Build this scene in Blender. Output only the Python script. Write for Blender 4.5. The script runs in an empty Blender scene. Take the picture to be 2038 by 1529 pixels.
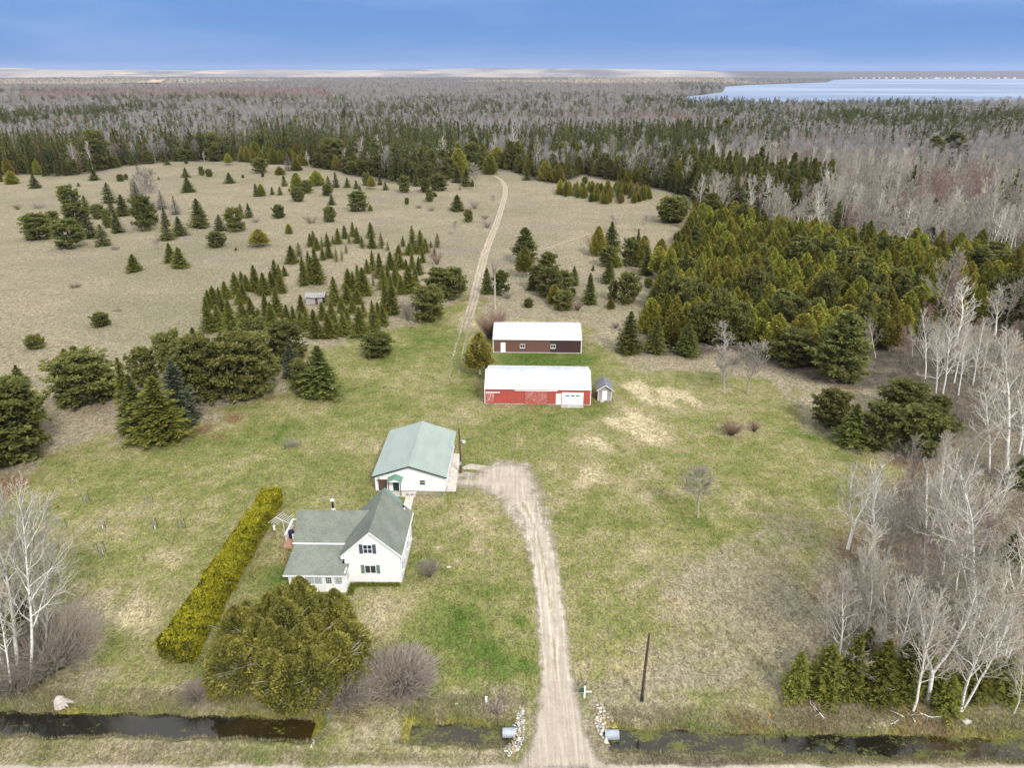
import bpy, math, random
import numpy as np
from mathutils import Vector, Matrix

# ------------------------------------------------------------------ camera, sky, sun, exposure
S = bpy.context.scene
COL = S.collection
F, PITCH, HC, CX, CY = 1415.0, math.radians(23.7), 52.0, 1019.0, 764.5
cam_data = bpy.data.cameras.new("camera")
cam = bpy.data.objects.new("camera", cam_data)
COL.objects.link(cam)
cam.location = (0, 0, HC)
cam.rotation_euler = (math.pi / 2 - PITCH, 0, 0)
cam_data.sensor_width = 36.0
cam_data.lens = 36.0 * F / 2038.0
cam_data.clip_start = 0.5
cam_data.clip_end = 60000
S.camera = cam
S.render.resolution_x, S.render.resolution_y = 1024, 769

SUN_EL, SUN_AZ = math.radians(41), math.radians(152)      # azimuth clockwise from +Y
W = bpy.data.worlds.new("World")
S.world = W
W.use_nodes = True
wn, wl = W.node_tree.nodes, W.node_tree.links
wn.clear()
w_out = wn.new("ShaderNodeOutputWorld")
w_bg = wn.new("ShaderNodeBackground")
w_sky = wn.new("ShaderNodeTexSky")
w_sky.sky_type = 'NISHITA'
w_sky.sun_disc = False
w_sky.sun_elevation = SUN_EL
w_sky.sun_rotation = SUN_AZ
w_sky.altitude = 300
w_sky.air_density = 1.0
w_sky.dust_density = 0.3
w_sky.ozone_density = 3.0
# thin high cloud: hardly any at the horizon, a veil overhead (soft shadows in the photograph)
w_tc = wn.new("ShaderNodeTexCoord")
w_sep = wn.new("ShaderNodeSeparateXYZ")
w_map = wn.new("ShaderNodeMapping")
w_map.inputs['Scale'].default_value = (1.2, 2.2, 13.0)
w_map.inputs['Rotation'].default_value = (0.0, 0.10, 0.4)
w_noise = wn.new("ShaderNodeTexNoise")
w_noise.inputs['Scale'].default_value = 1.6
w_noise.inputs['Detail'].default_value = 5
w_noise.inputs['Distortion'].default_value = 0.6
w_ramp = wn.new("ShaderNodeMapRange")
w_ramp.inputs['From Min'].default_value = 0.42
w_ramp.inputs['From Max'].default_value = 0.78
w_ramp.inputs['To Max'].default_value = 0.06
w_el = wn.new("ShaderNodeMapRange")
w_el.interpolation_type = 'SMOOTHSTEP'
w_el.inputs['From Min'].default_value = 0.14
w_el.inputs['From Max'].default_value = 0.6
w_el.inputs['To Max'].default_value = 0.75
w_add = wn.new("ShaderNodeMath"); w_add.operation = 'MAXIMUM'
w_tint = wn.new("ShaderNodeMix"); w_tint.data_type = 'RGBA'; w_tint.blend_type = 'MULTIPLY'
w_tint.inputs['Factor'].default_value = 1.0
w_tint.inputs['B'].default_value = (0.95, 0.98, 1.0, 1)
w_cl = wn.new("ShaderNodeMix"); w_cl.data_type = 'RGBA'
w_cl.inputs['B'].default_value = (8.2, 8.1, 8.0, 1)
wl.new(w_tc.outputs['Generated'], w_sep.inputs[0])
wl.new(w_tc.outputs['Generated'], w_map.inputs[0])
wl.new(w_map.outputs[0], w_noise.inputs['Vector'])
wl.new(w_noise.outputs[0], w_ramp.inputs['Value'])
wl.new(w_sep.outputs['Z'], w_el.inputs['Value'])
wl.new(w_ramp.outputs[0], w_add.inputs[0])
wl.new(w_el.outputs[0], w_add.inputs[1])
# the photograph's sky stays saturated down to the horizon
w_blue = wn.new("ShaderNodeMix"); w_blue.data_type = 'RGBA'
w_blue.inputs['Factor'].default_value = 0.975
w_blue.inputs['B'].default_value = (.52, 1.16, 2.60, 1)
wl.new(w_sky.outputs[0], w_blue.inputs['A'])
wl.new(w_blue.outputs['Result'], w_tint.inputs['A'])
wl.new(w_tint.outputs['Result'], w_cl.inputs['A'])
wl.new(w_add.outputs[0], w_cl.inputs['Factor'])
wl.new(w_cl.outputs['Result'], w_bg.inputs['Color'])
wl.new(w_bg.outputs[0], w_out.inputs['Surface'])
w_bg.inputs['Strength'].default_value = 0.14

sun_data = bpy.data.lights.new("sun", 'SUN')
sun_data.energy = 2.1
sun_data.angle = math.radians(12)
sun_data.color = (1.0, 0.95, 0.87)
sun = bpy.data.objects.new("sun", sun_data)
COL.objects.link(sun)
sd = Vector((math.sin(SUN_AZ) * math.cos(SUN_EL), math.cos(SUN_AZ) * math.cos(SUN_EL), math.sin(SUN_EL)))
sun.rotation_euler = sd.to_track_quat('Z', 'Y').to_euler()
S.view_settings.view_transform = 'Standard'
S.view_settings.look = 'None'
S.view_settings.gamma = 1.0
S.view_settings.use_curve_mapping = False
S.view_settings.exposure = 0.90
S.cycles.use_denoising = True
S.cycles.max_bounces = 6
S.cycles.diffuse_bounces = 3
S.cycles.glossy_bounces = 2
S.cycles.transparent_max_bounces = 12
S.cycles.volume_bounces = 1

rng = random.Random(7)
nr = np.random.RandomState(11)

# ------------------------------------------------------------------ where things stand on the ground
cP, sP = math.cos(PITCH), math.sin(PITCH)

def at(px, py, z=0.0):
    """the point of the ground (or of the level z) that the survey position (px, py) shows"""
    u, v = (px - CX) / F, (CY - py) / F
    dy, dz = cP + v * sP, -sP + v * cP
    t = (z - HC) / dz
    return u * t, dy * t

def depth(x, y, z=0.0):
    return y * cP - (z - HC) * sP

def height_at(y, ptop):
    v = (CY - ptop) / F
    return HC + (v * y * cP - y * sP) / (cP + v * sP)

def pts(lst, z=0.0):
    return [at(a, b, z) for a, b in lst]

def in_poly(P, X, Y):
    P = np.asarray(P, float)
    inside = np.zeros(X.shape, bool)
    n = len(P)
    for i in range(n):
        x1, y1 = P[i]; x2, y2 = P[(i + 1) % n]
        c = (y1 > Y) != (y2 > Y)
        if y1 != y2:
            inside ^= c & (X < (x2 - x1) * (Y - y1) / (y2 - y1) + x1)
    return inside

def poly_dist(P, X, Y, closed=True):
    P = np.asarray(P, float)
    d = np.full(X.shape, 1e9)
    n = len(P)
    for i in range(n if closed else n - 1):
        x1, y1 = P[i]; x2, y2 = P[(i + 1) % n]
        ex, ey = x2 - x1, y2 - y1
        L = ex * ex + ey * ey + 1e-9
        t = np.clip(((X - x1) * ex + (Y - y1) * ey) / L, 0, 1)
        d = np.minimum(d, np.hypot(X - x1 - t * ex, Y - y1 - t * ey))
    return d

def signed(P, X, Y):
    d = poly_dist(P, X, Y)
    return np.where(in_poly(P, X, Y), d, -d)

def sstep(a, b, x):
    t = np.clip((x - a) / (b - a), 0, 1)
    return t * t * (3 - 2 * t)

def vnoise(X, Y, s, seed=0):
    """smooth value noise in 0..1"""
    x, y = X / s, Y / s
    xi, yi = np.floor(x).astype(np.int64), np.floor(y).astype(np.int64)
    fx, fy = x - xi, y - yi
    fx, fy = fx * fx * (3 - 2 * fx), fy * fy * (3 - 2 * fy)
    def h(a, b):
        n = (a * 374761393 + b * 668265263 + seed * 982451653) & 0x7fffffff
        n = ((n ^ (n >> 13)) * 1274126177) & 0x7fffffff
        return ((n ^ (n >> 16)) & 0xffff) / 65535.0
    return (h(xi, yi) * (1 - fx) + h(xi + 1, yi) * fx) * (1 - fy) + (h(xi, yi + 1) * (1 - fx) + h(xi + 1, yi + 1) * fx) * fy

# ------------------------------------------------------------------ materials
class NT:
    """small wrapper for node building"""
    def __init__(s, name):
        s.m = bpy.data.materials.new(name)
        s.m.use_nodes = True
        s.n, s.l = s.m.node_tree.nodes, s.m.node_tree.links
        s.n.clear()
        s.out = s.n.new("ShaderNodeOutputMaterial")
        s._pos = None
    def link(s, a, b): s.l.new(a, b)
    def _set(s, sock, v):
        if hasattr(v, 'is_output') or isinstance(v, bpy.types.NodeSocket): s.l.new(v, sock)
        elif isinstance(v, (tuple, list)) and len(v) == 3 and sock.type == 'RGBA': sock.default_value = (*v, 1)
        else: sock.default_value = v
    def pos(s):
        if s._pos is None:
            s._pos = s.n.new("ShaderNodeNewGeometry").outputs['Position']
        return s._pos
    def obj(s):
        return s.n.new("ShaderNodeTexCoord").outputs['Object']
    def noise(s, scale, detail=3, vec=None, rough=0.55, stretch=None, dist=0.0):
        t = s.n.new("ShaderNodeTexNoise")
        t.inputs['Scale'].default_value = scale
        t.inputs['Detail'].default_value = detail
        t.inputs['Roughness'].default_value = rough
        t.inputs['Distortion'].default_value = dist
        v = vec if vec is not None else s.pos()
        if stretch:
            mp = s.n.new("ShaderNodeMapping"); mp.inputs['Scale'].default_value = stretch
            s.l.new(v, mp.inputs[0]); v = mp.outputs[0]
        s.l.new(v, t.inputs['Vector'])
        return t.outputs[0]
    def rng(s, v, a, b, c=0.0, d=1.0, smooth=True):
        t = s.n.new("ShaderNodeMapRange")
        if smooth: t.interpolation_type = 'SMOOTHSTEP'
        for k, x in zip(('From Min', 'From Max', 'To Min', 'To Max'), (a, b, c, d)): t.inputs[k].default_value = x
        s._set(t.inputs['Value'], v)
        return t.outputs[0]
    def mix(s, f, a, b, mode='MIX'):
        t = s.n.new("ShaderNodeMix"); t.data_type = 'RGBA'; t.blend_type = mode
        s._set(t.inputs['Factor'], f); s._set(t.inputs['A'], a); s._set(t.inputs['B'], b)
        return t.outputs['Result']
    def math(s, op, a, b=0.0):
        t = s.n.new("ShaderNodeMath"); t.operation = op
        s._set(t.inputs[0], a); s._set(t.inputs[1], b)
        return t.outputs[0]
    def attr(s, name, kind='GEOMETRY'):
        t = s.n.new("ShaderNodeAttribute"); t.attribute_name = name; t.attribute_type = kind
        return t.outputs['Fac']
    def rand(s):
        return s.n.new("ShaderNodeObjectInfo").outputs['Random']
    def bump(s, h, strength, distance=0.05):
        t = s.n.new("ShaderNodeBump"); t.inputs['Strength'].default_value = strength; t.inputs['Distance'].default_value = distance
        s.l.new(h, t.inputs['Height'])
        return t.outputs[0]
    def bsdf(s, col, rough=0.8, spec=0.25, normal=None, metal=0.0, trans=0.0):
        b = s.n.new("ShaderNodeBsdfPrincipled")
        s._set(b.inputs['Base Color'], col); s._set(b.inputs['Roughness'], rough)
        b.inputs['Specular IOR Level'].default_value = spec
        b.inputs['Metallic'].default_value = metal
        if normal is not None: s.l.new(normal, b.inputs['Normal'])
        o = b.outputs[0]
        if trans > 0:
            t = s.n.new("ShaderNodeBsdfTranslucent"); s._set(t.inputs['Color'], col)
            mx = s.n.new("ShaderNodeMixShader"); mx.inputs[0].default_value = trans
            s.l.new(o, mx.inputs[1]); s.l.new(t.outputs[0], mx.inputs[2]); o = mx.outputs[0]
        s.l.new(o, s.out.inputs['Surface'])
        return b
    def alpha(s, fac):
        """let what lies under a soft edge show through"""
        src = s.out.inputs['Surface'].links[0].from_socket
        t = s.n.new("ShaderNodeBsdfTransparent"); mx = s.n.new("ShaderNodeMixShader")
        s._set(mx.inputs[0], fac)
        s.l.new(t.outputs[0], mx.inputs[1]); s.l.new(src, mx.inputs[2]); s.l.new(mx.outputs[0], s.out.inputs['Surface'])

def plain(name, col, rough=0.7, spec=0.3, var=0.15, scale=3.0, bump=0.0, metal=0.0):
    t = NT(name)
    n = t.noise(scale, 4)
    c2 = tuple(c * (1 - 2 * var) for c in col)
    nm = t.bump(t.noise(scale * 12, 3), bump) if bump else None
    t.bsdf(t.mix(t.rng(n, 0.3, 0.7), c2, col), rough, spec, nm, metal)
    return t.m

def foliage(name, dark, mid, tip, trans=0.22, var=0.5):
    """needles and leaves: per-leaf tone, and a hue of its own for each tree"""
    t = NT(name)
    tone = t.attr('tone')
    r = t.rand()
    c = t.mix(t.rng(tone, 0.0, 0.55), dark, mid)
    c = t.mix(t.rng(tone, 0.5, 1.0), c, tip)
    hs = t.n.new("ShaderNodeHueSaturation")
    t.link(t.rng(r, 0, 1, 0.5 - 0.030 * var, 0.5 + 0.024 * var, False), hs.inputs['Hue'])
    r2 = t.math('FRACT', t.math('MULTIPLY', r, 7.31))
    t.link(t.rng(r2, 0, 1, 1 - 0.45 * var, 1 + 0.5 * var, False), hs.inputs['Value'])
    hs.inputs['Saturation'].default_value = 1.0
    t.link(c, hs.inputs['Color'])
    t.bsdf(hs.outputs[0], 0.65, 0.2, None, 0, trans)
    return t.m

def bark(name, trunk, twig, mark=None, var=0.5):
    t = NT(name)
    tone = t.attr('tone')
    r = t.rand()
    base = trunk
    if mark:
        n = t.noise(1.6, 4, t.obj(), stretch=(1.5, 1.5, 5.0))
        base = t.mix(t.rng(n, 0.56, 0.66), trunk, mark)
    c = t.mix(t.rng(tone, 0.15, 0.9), base, twig)
    hs = t.n.new("ShaderNodeHueSaturation")
    t.link(t.rng(r, 0, 1, 1 - 0.4 * var, 1 + 0.35 * var, False), hs.inputs['Value'])
    t.link(c, hs.inputs['Color'])
    t.bsdf(hs.outputs[0], 0.8, 0.15)
    return t.m

M = {}
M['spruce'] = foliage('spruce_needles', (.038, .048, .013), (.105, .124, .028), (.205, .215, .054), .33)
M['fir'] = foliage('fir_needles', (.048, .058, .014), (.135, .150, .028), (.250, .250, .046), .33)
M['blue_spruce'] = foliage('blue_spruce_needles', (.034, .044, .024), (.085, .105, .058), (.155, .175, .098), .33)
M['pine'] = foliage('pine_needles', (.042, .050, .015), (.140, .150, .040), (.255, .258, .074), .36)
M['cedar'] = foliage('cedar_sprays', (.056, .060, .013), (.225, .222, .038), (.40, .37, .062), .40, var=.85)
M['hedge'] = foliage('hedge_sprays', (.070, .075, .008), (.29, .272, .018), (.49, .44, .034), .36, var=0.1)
M['old_cedar'] = foliage('old_cedar_sprays', (.046, .050, .012), (.195, .188, .040), (.37, .33, .072), .38, var=0.1)
M['tamarack'] = foliage('tamarack_twigs', (.11, .072, .035), (.20, .13, .065), (.29, .19, .10))
M['grey_needles'] = foliage('dead_needles', (.12, .115, .10), (.20, .19, .17), (.28, .27, .24))
M['leaf_litter_green'] = foliage('foundation_leaves', (.06, .08, .010), (.13, .15, .020), (.22, .23, .03), var=0.1)
M['birch'] = bark('birch_bark', (.82, .79, .72), (.46, .415, .335), (.16, .14, .12))
M['aspen'] = bark('aspen_bark', (.64, .61, .53), (.42, .375, .295), (.24, .22, .19))
M['bare'] = bark('grey_bark', (.37, .335, .28), (.33, .295, .245))
M['red_maple'] = bark('red_bud_twigs', (.30, .27, .24), (.29, .19, .16))
M['twig'] = bark('shrub_twigs', (.22, .185, .145), (.33, .285, .23), var=0.25)
M['red_twig'] = bark('reddish_shrub_twigs', (.18, .12, .09), (.27, .18, .14), var=0.25)
M['dark_bark'] = bark('conifer_bark', (.09, .07, .055), (.09, .07, .055))
M['old_bark'] = bark('weathered_bark', (.38, .345, .30), (.34, .31, .27))

# ------------------------------------------------------------------ mesh helpers
def mesh_from(name, V, faces_idx, loop_tot, mats, tone=None, mat_idx=None, smooth=False):
    """V (n,3); faces_idx flat vertex indices; loop_tot per-face corner counts"""
    me = bpy.data.meshes.new(name)
    V = np.asarray(V, np.float32); fi = np.asarray(faces_idx, np.int32).ravel(); lt = np.asarray(loop_tot, np.int32)
    me.vertices.add(len(V)); me.vertices.foreach_set('co', V.ravel())
    me.loops.add(len(fi)); me.loops.foreach_set('vertex_index', fi)
    me.polygons.add(len(lt))
    me.polygons.foreach_set('loop_start', np.concatenate([[0], np.cumsum(lt)[:-1]]).astype(np.int32))
    me.polygons.foreach_set('loop_total', lt)
    for m in mats: me.materials.append(m)
    if mat_idx is not None: me.polygons.foreach_set('material_index', np.asarray(mat_idx, np.int32))
    if smooth: me.polygons.foreach_set('use_smooth', np.ones(len(lt), bool))
    if tone is not None:
        a = me.attributes.new('tone', 'FLOAT', 'FACE'); a.data.foreach_set('value', np.asarray(tone, np.float32))
    me.update(calc_edges=True)
    return me

def norm(v):
    return v / (np.linalg.norm(v, axis=-1, keepdims=True) + 1e-9)

def leaves_mesh(name, C, D, L, Wd, tone, mat, R=nr, flat=None):
    """one small rhombic spray per row: centre C, long axis D, length L, width Wd"""
    n = len(C)
    D = norm(np.asarray(D, float))
    r = R.normal(size=(n, 3))
    if flat is not None: r = r * (1 - flat) + np.array([0, 0, 1.0]) * flat * 2
    Sx = norm(np.cross(D, r))
    L = np.asarray(L).reshape(-1, 1); Wd = np.asarray(Wd).reshape(-1, 1)
    V = np.empty((n, 4, 3))
    V[:, 0] = C - D * L * .5
    V[:, 1] = C + Sx * Wd * .5 + D * L * .08
    V[:, 2] = C + D * L * .5
    V[:, 3] = C - Sx * Wd * .5 + D * L * .08
    return mesh_from(name, V.reshape(-1, 3), np.arange(4 * n), np.full(n, 4), [mat], np.clip(tone, 0, 1))

class MB:
    """collects boxes, bars, tubes and faces for one mesh"""
    def __init__(s):
        s.v, s.f = [], []
    def face(s, *p):
        k = len(s.v); s.v += [tuple(q) for q in p]; s.f.append(tuple(range(k, k + len(p))))
    def box(s, x0, x1, y0, y1, z0, z1):
        k = len(s.v)
        s.v += [(x0, y0, z0), (x1, y0, z0), (x1, y1, z0), (x0, y1, z0), (x0, y0, z1), (x1, y0, z1), (x1, y1, z1), (x0, y1, z1)]
        s.f += [tuple(k + i for i in q) for q in ((0, 3, 2, 1), (4, 5, 6, 7), (0, 1, 5, 4), (1, 2, 6, 5), (2, 3, 7, 6), (3, 0, 4, 7))]
        return s
    def prism(s, poly, d):
        """poly: 3-D outline, d: extrusion vector"""
        k = len(s.v); n = len(poly)
        s.v += [tuple(p) for p in poly] + [tuple(p[i] + d[i] for i in range(3)) for p in poly]
        s.f.append(tuple(range(k + n - 1, k - 1, -1))); s.f.append(tuple(range(k + n, k + 2 * n)))
        for i in range(n):
            j = (i + 1) % n
            s.f.append((k + i, k + j, k + n + j, k + n + i))
        return s
    def tube(s, p0, p1, r0, r1=None, n=6):
        r1 = r0 if r1 is None else r1
        a, b = Vector(p0), Vector(p1)
        d = (b - a).normalized()
        u = d.orthogonal().normalized(); w = d.cross(u)
        k = len(s.v)
        for c, r in ((a, r0), (b, r1)):
            for i in range(n):
                t = 2 * math.pi * i / n
                s.v.append(tuple(c + u * math.cos(t) * r + w * math.sin(t) * r))
        for i in range(n):
            j = (i + 1) % n
            s.f.append((k + i, k + j, k + n + j, k + n + i))
        s.f.append(tuple(range(k + n - 1, k - 1, -1))); s.f.append(tuple(range(k + n, k + 2 * n)))
        return s
    def path(s, ps, rs, n=6):
        for i in range(len(ps) - 1):
            s.tube(ps[i], ps[i + 1], rs[i], rs[i + 1], n)
        return s
    def mesh(s, name, mat):
        me = bpy.data.meshes.new(name)
        me.from_pydata(s.v, [], s.f)
        me.materials.append(mat)
        return me
    def build(s, name, mat, parent=None):
        return link(name, s.mesh(name, mat), parent)

def link(name, data, parent=None, loc=None):
    o = bpy.data.objects.new(name, data)
    COL.objects.link(o)
    if parent is not None: o.parent = parent
    if loc is not None: o.location = loc
    return o

def tag(o, label=None, cat=None, group=None, kind=None):
    if label: o['label'] = label
    if cat: o['category'] = cat
    if group: o['group'] = group
    if kind: o['kind'] = kind
    return o

def thing(name, label, cat, x, y, z=0.0, rz=0.0, group=None):
    o = bpy.data.objects.new(name, None)
    COL.objects.link(o)
    o.location = (x, y, z); o.rotation_euler = (0, 0, rz)
    o.empty_display_size = 0.3
    return tag(o, label, cat, group)

# ------------------------------------------------------------------ tree meshes (built once, shared by their copies)
def trunk_mesh(name, h, r0, r1, mat, lean=0.0, n=7, seg=4):
    mb = MB()
    ps = [(lean * (i / seg) ** 2, 0.04 * h * 0.1 * math.sin(i * 2.1), h * i / seg) for i in range(seg + 1)]
    rs = [r0 + (r1 - r0) * (i / seg) ** 0.8 for i in range(seg + 1)]
    mb.path(ps, rs, n)
    return mb.mesh(name, mat)

def conifer_crown(name, mat, seed, H=8.0, R=1.9, whorls=26, per=11, base=0.02, droop=-0.15, power=0.85, leaf=(0.50, 0.16), sparse=0.0, gap=0.0):
    r = np.random.RandomState(seed)
    C, D, L, Wd, T = [], [], [], [], []
    for k in range(whorls):
        f = k / (whorls - 1)
        f = f ** 0.92
        z0 = H * (base + (1 - base) * f) + .12 * r.randn() * (1 - f)
        rad = R * (1 - f) ** power * (0.92 + 0.25 * r.rand()) + 0.07
        if f < 0.16: rad *= 0.70 + f * 1.9
        m = max(4, int(per * (0.45 + 0.55 * (1 - f)) + r.randint(0, 3)))
        a0 = r.rand() * 6.28
        for j in range(m):
            if r.rand() < sparse: continue
            a = a0 + 6.2832 * (j + 0.35 * r.randn()) / m
            ln = rad * (0.55 + 0.62 * r.rand()) * (1 + .16 * math.sin(2 * a + seed) + .10 * math.sin(3 * a + 2 * seed))
            slope = droop + 0.75 * f + 0.10 * r.randn()
            d = np.array([math.cos(a), math.sin(a), slope]); d /= np.linalg.norm(d)
            side = np.array([-math.sin(a), math.cos(a), 0])
            nk = max(3, int(3 + 5.5 * ln / R))
            for q in range(nk):
                t = 0.22 + 0.8 * (q + r.rand()) / nk
                if t < gap: continue
                p = np.array([0, 0, z0]) + d * ln * t + np.array([0, 0, -0.10 * ln * t * t])
                wid = (1 - t * 0.75) * 0.42 * ln * 0.55
                for sgn in (-1, 1, 0):
                    if sgn == 0 and r.rand() < 0.4: continue
                    dd = d * 1.0 + side * sgn * (0.75 + 0.3 * r.rand()) + r.normal(size=3) * 0.16
                    s = 0.75 + 0.5 * r.rand()
                    C.append(p + side * sgn * wid * (0.4 + 0.8 * r.rand()) + r.normal(size=3) * 0.04)
                    D.append(dd); L.append(leaf[0] * s * (0.6 + 0.4 * (1 - f))); Wd.append(leaf[1] * s)
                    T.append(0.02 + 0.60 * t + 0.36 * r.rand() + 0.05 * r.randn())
    # leader
    for q in range(14):
        C.append(np.array([0, 0, H * (0.965 + 0.045 * r.rand())]) + r.normal(size=3) * 0.03); D.append(np.array([0.35 * r.randn(), 0.35 * r.randn(), 1])); L.append(0.42); Wd.append(0.10); T.append(0.7)
    return leaves_mesh(name, np.array(C), np.array(D), L, Wd, np.array(T), mat, r, flat=0.25)

def pine_crown(name, mat, seed, H=9.0, R=3.4, limbs=62, tufts=13, leaf=(0.54, 0.19), base=0.05, shape='round'):
    r = np.random.RandomState(seed)
    C, D, L, Wd, T = [], [], [], [], []
    for k in range(limbs):
        f = (k + 0.5) / limbs
        z0 = H * (base + (0.97 - base) * f)
        if shape == 'round':
            prof = math.sqrt(max(0.02, 1 - (2 * (f - 0.36) / 1.30) ** 2)) if f > 0.36 else 0.80 + 0.2 * f / 0.36
        else:
            prof = (1 - f) ** 0.62 * (0.75 + min(1, f / 0.22) * 0.25)
        a = k * 2.399 + 0.5 * r.randn()
        ln = R * prof * (0.70 + 0.42 * r.rand())
        up = 0.10 + 0.55 * f + 0.12 * r.randn()
        d = np.array([math.cos(a), math.sin(a), up]); d /= np.linalg.norm(d)
        side = np.array([-math.sin(a), math.cos(a), 0])
        nt = max(4, int(tufts * (0.45 + 0.75 * ln / R)))
        for q in range(nt):
            t = 1.02 - 0.72 * (q / nt) ** 0.9
            off = side * r.randn() * 0.30 * ln * (1.1 - 0.6 * t) + np.array([0, 0, 1]) * r.randn() * 0.12
            p = np.array([0, 0, z0]) + d * ln * t + off + np.array([0, 0, 0.16 * ln * t * t])
            ax = norm(d + 0.5 * off + np.array([0, 0, 0.45]))
            n = 12
            v = norm(r.normal(size=(n, 3)) + ax * 0.95)
            s = 0.8 + 0.5 * r.rand()
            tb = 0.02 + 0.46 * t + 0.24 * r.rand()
            for i in range(n):
                C.append(p + v[i] * leaf[0] * s * 0.45); D.append(v[i]); L.append(leaf[0] * s * (0.8 + 0.4 * r.rand())); Wd.append(leaf[1] * s); T.append(tb + 0.14 * r.rand())
    return leaves_mesh(name, np.array(C), np.array(D), L, Wd, np.array(T), mat, r, flat=0.15)

def cedar_crown(name, mat, seed, H=8.0, R=1.7, n=4600, base=0.05, lobes=7, leaf=(0.36, 0.16), sharp=0.72):
    """a flame of upright flattened sprays, gathered into several rising lobes"""
    r = np.random.RandomState(seed)
    cs = [(0.0, 0.0, 1.0, 1.0)]
    for i in range(lobes):
        a = 6.283 * i / lobes + 0.5 * r.randn()
        q = R * (0.32 + 0.22 * r.rand())
        cs.append((math.cos(a) * q, math.sin(a) * q, 0.52 + 0.34 * r.rand(), 0.62 + 0.16 * r.rand()))
    C, D, L, Wd, T = [], [], [], [], []
    per = [n // 3] + [int(n * 2 / 3 / lobes)] * lobes
    for (cx, cy, hh, rr), m in zip(cs, per):
        f = r.rand(m) ** 0.9
        z = H * (base + (hh - base) * f)
        prof = np.minimum(1.0, (f + 0.12) / 0.26) ** 0.6 * (1 - f ** 2.0) ** sharp
        rad = R * rr * prof * np.where(r.rand(m) < 0.72, 0.84 + 0.24 * r.rand(m), 0.3 + 0.55 * r.rand(m))
        a = r.rand(m) * 6.2832
        ridge = 1 + 0.15 * np.sin(a * 4 + z * 2.1 + seed) + 0.10 * np.sin(a * 9 - z * 3.7)
        rad = rad * ridge
        ox, oy = np.cos(a), np.sin(a)
        C.append(np.stack([cx * (1 - f * 0.3) + ox * rad, cy * (1 - f * 0.3) + oy * rad, z + 0.08 * r.randn(m)], 1))
        D.append(np.stack([ox * 0.85, oy * 0.85, np.full(m, 0.8)], 1) + r.normal(size=(m, 3)) * 0.42)
        s = 0.7 + 0.6 * r.rand(m)
        L.append(leaf[0] * s); Wd.append(leaf[1] * s)
        T.append(-0.05 + 0.55 * (ridge - 0.75) / 0.5 + 0.15 * f + 0.42 * r.rand(m))
    return leaves_mesh(name, np.concatenate(C), np.concatenate(D), np.concatenate(L), np.concatenate(Wd), np.concatenate(T), mat, r)

def tubes_mesh(name, segs, mat, split=None):
    """segs: rows (p0 3, p1 3, r0, r1, tone); three-sided twigs, five-sided limbs"""
    A = np.array(segs, float)
    Vs, Fs, Ts, off = [], [], [], 0
    for n, sel in ((5, A[:, 6] > 0.045), (3, A[:, 6] <= 0.045)):
        B = A[sel]
        if not len(B): continue
        d = norm(B[:, 3:6] - B[:, 0:3])
        ref = np.where(np.abs(d[:, 2:3]) > 0.8, np.array([[1.0, 0, 0]]), np.array([[0, 0, 1.0]]))
        u = norm(np.cross(d, ref)); w = np.cross(d, u)
        m = len(B)
        V = np.empty((m, 2 * n, 3))
        for i in range(n):
            t = 2 * math.pi * i / n
            o = u * math.cos(t) + w * math.sin(t)
            V[:, i] = B[:, 0:3] + o * B[:, 6:7]
            V[:, n + i] = B[:, 3:6] + o * B[:, 7:8]
        base = (np.arange(m) * 2 * n)[:, None] + off
        Fm = np.empty((m, n, 4), np.int64)
        for i in range(n):
            j = (i + 1) % n
            Fm[:, i] = base + np.array([[i, j, n + j, n + i]])
        Vs.append(V.reshape(-1, 3)); Fs.append(Fm.reshape(-1)); Ts.append(np.repeat(B[:, 8], n)); off += m * 2 * n
    Ff = np.concatenate(Fs)
    return mesh_from(name, np.concatenate(Vs), Ff, np.full(len(Ff) // 4, 4), [mat], np.concatenate(Ts), smooth=True)

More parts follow.
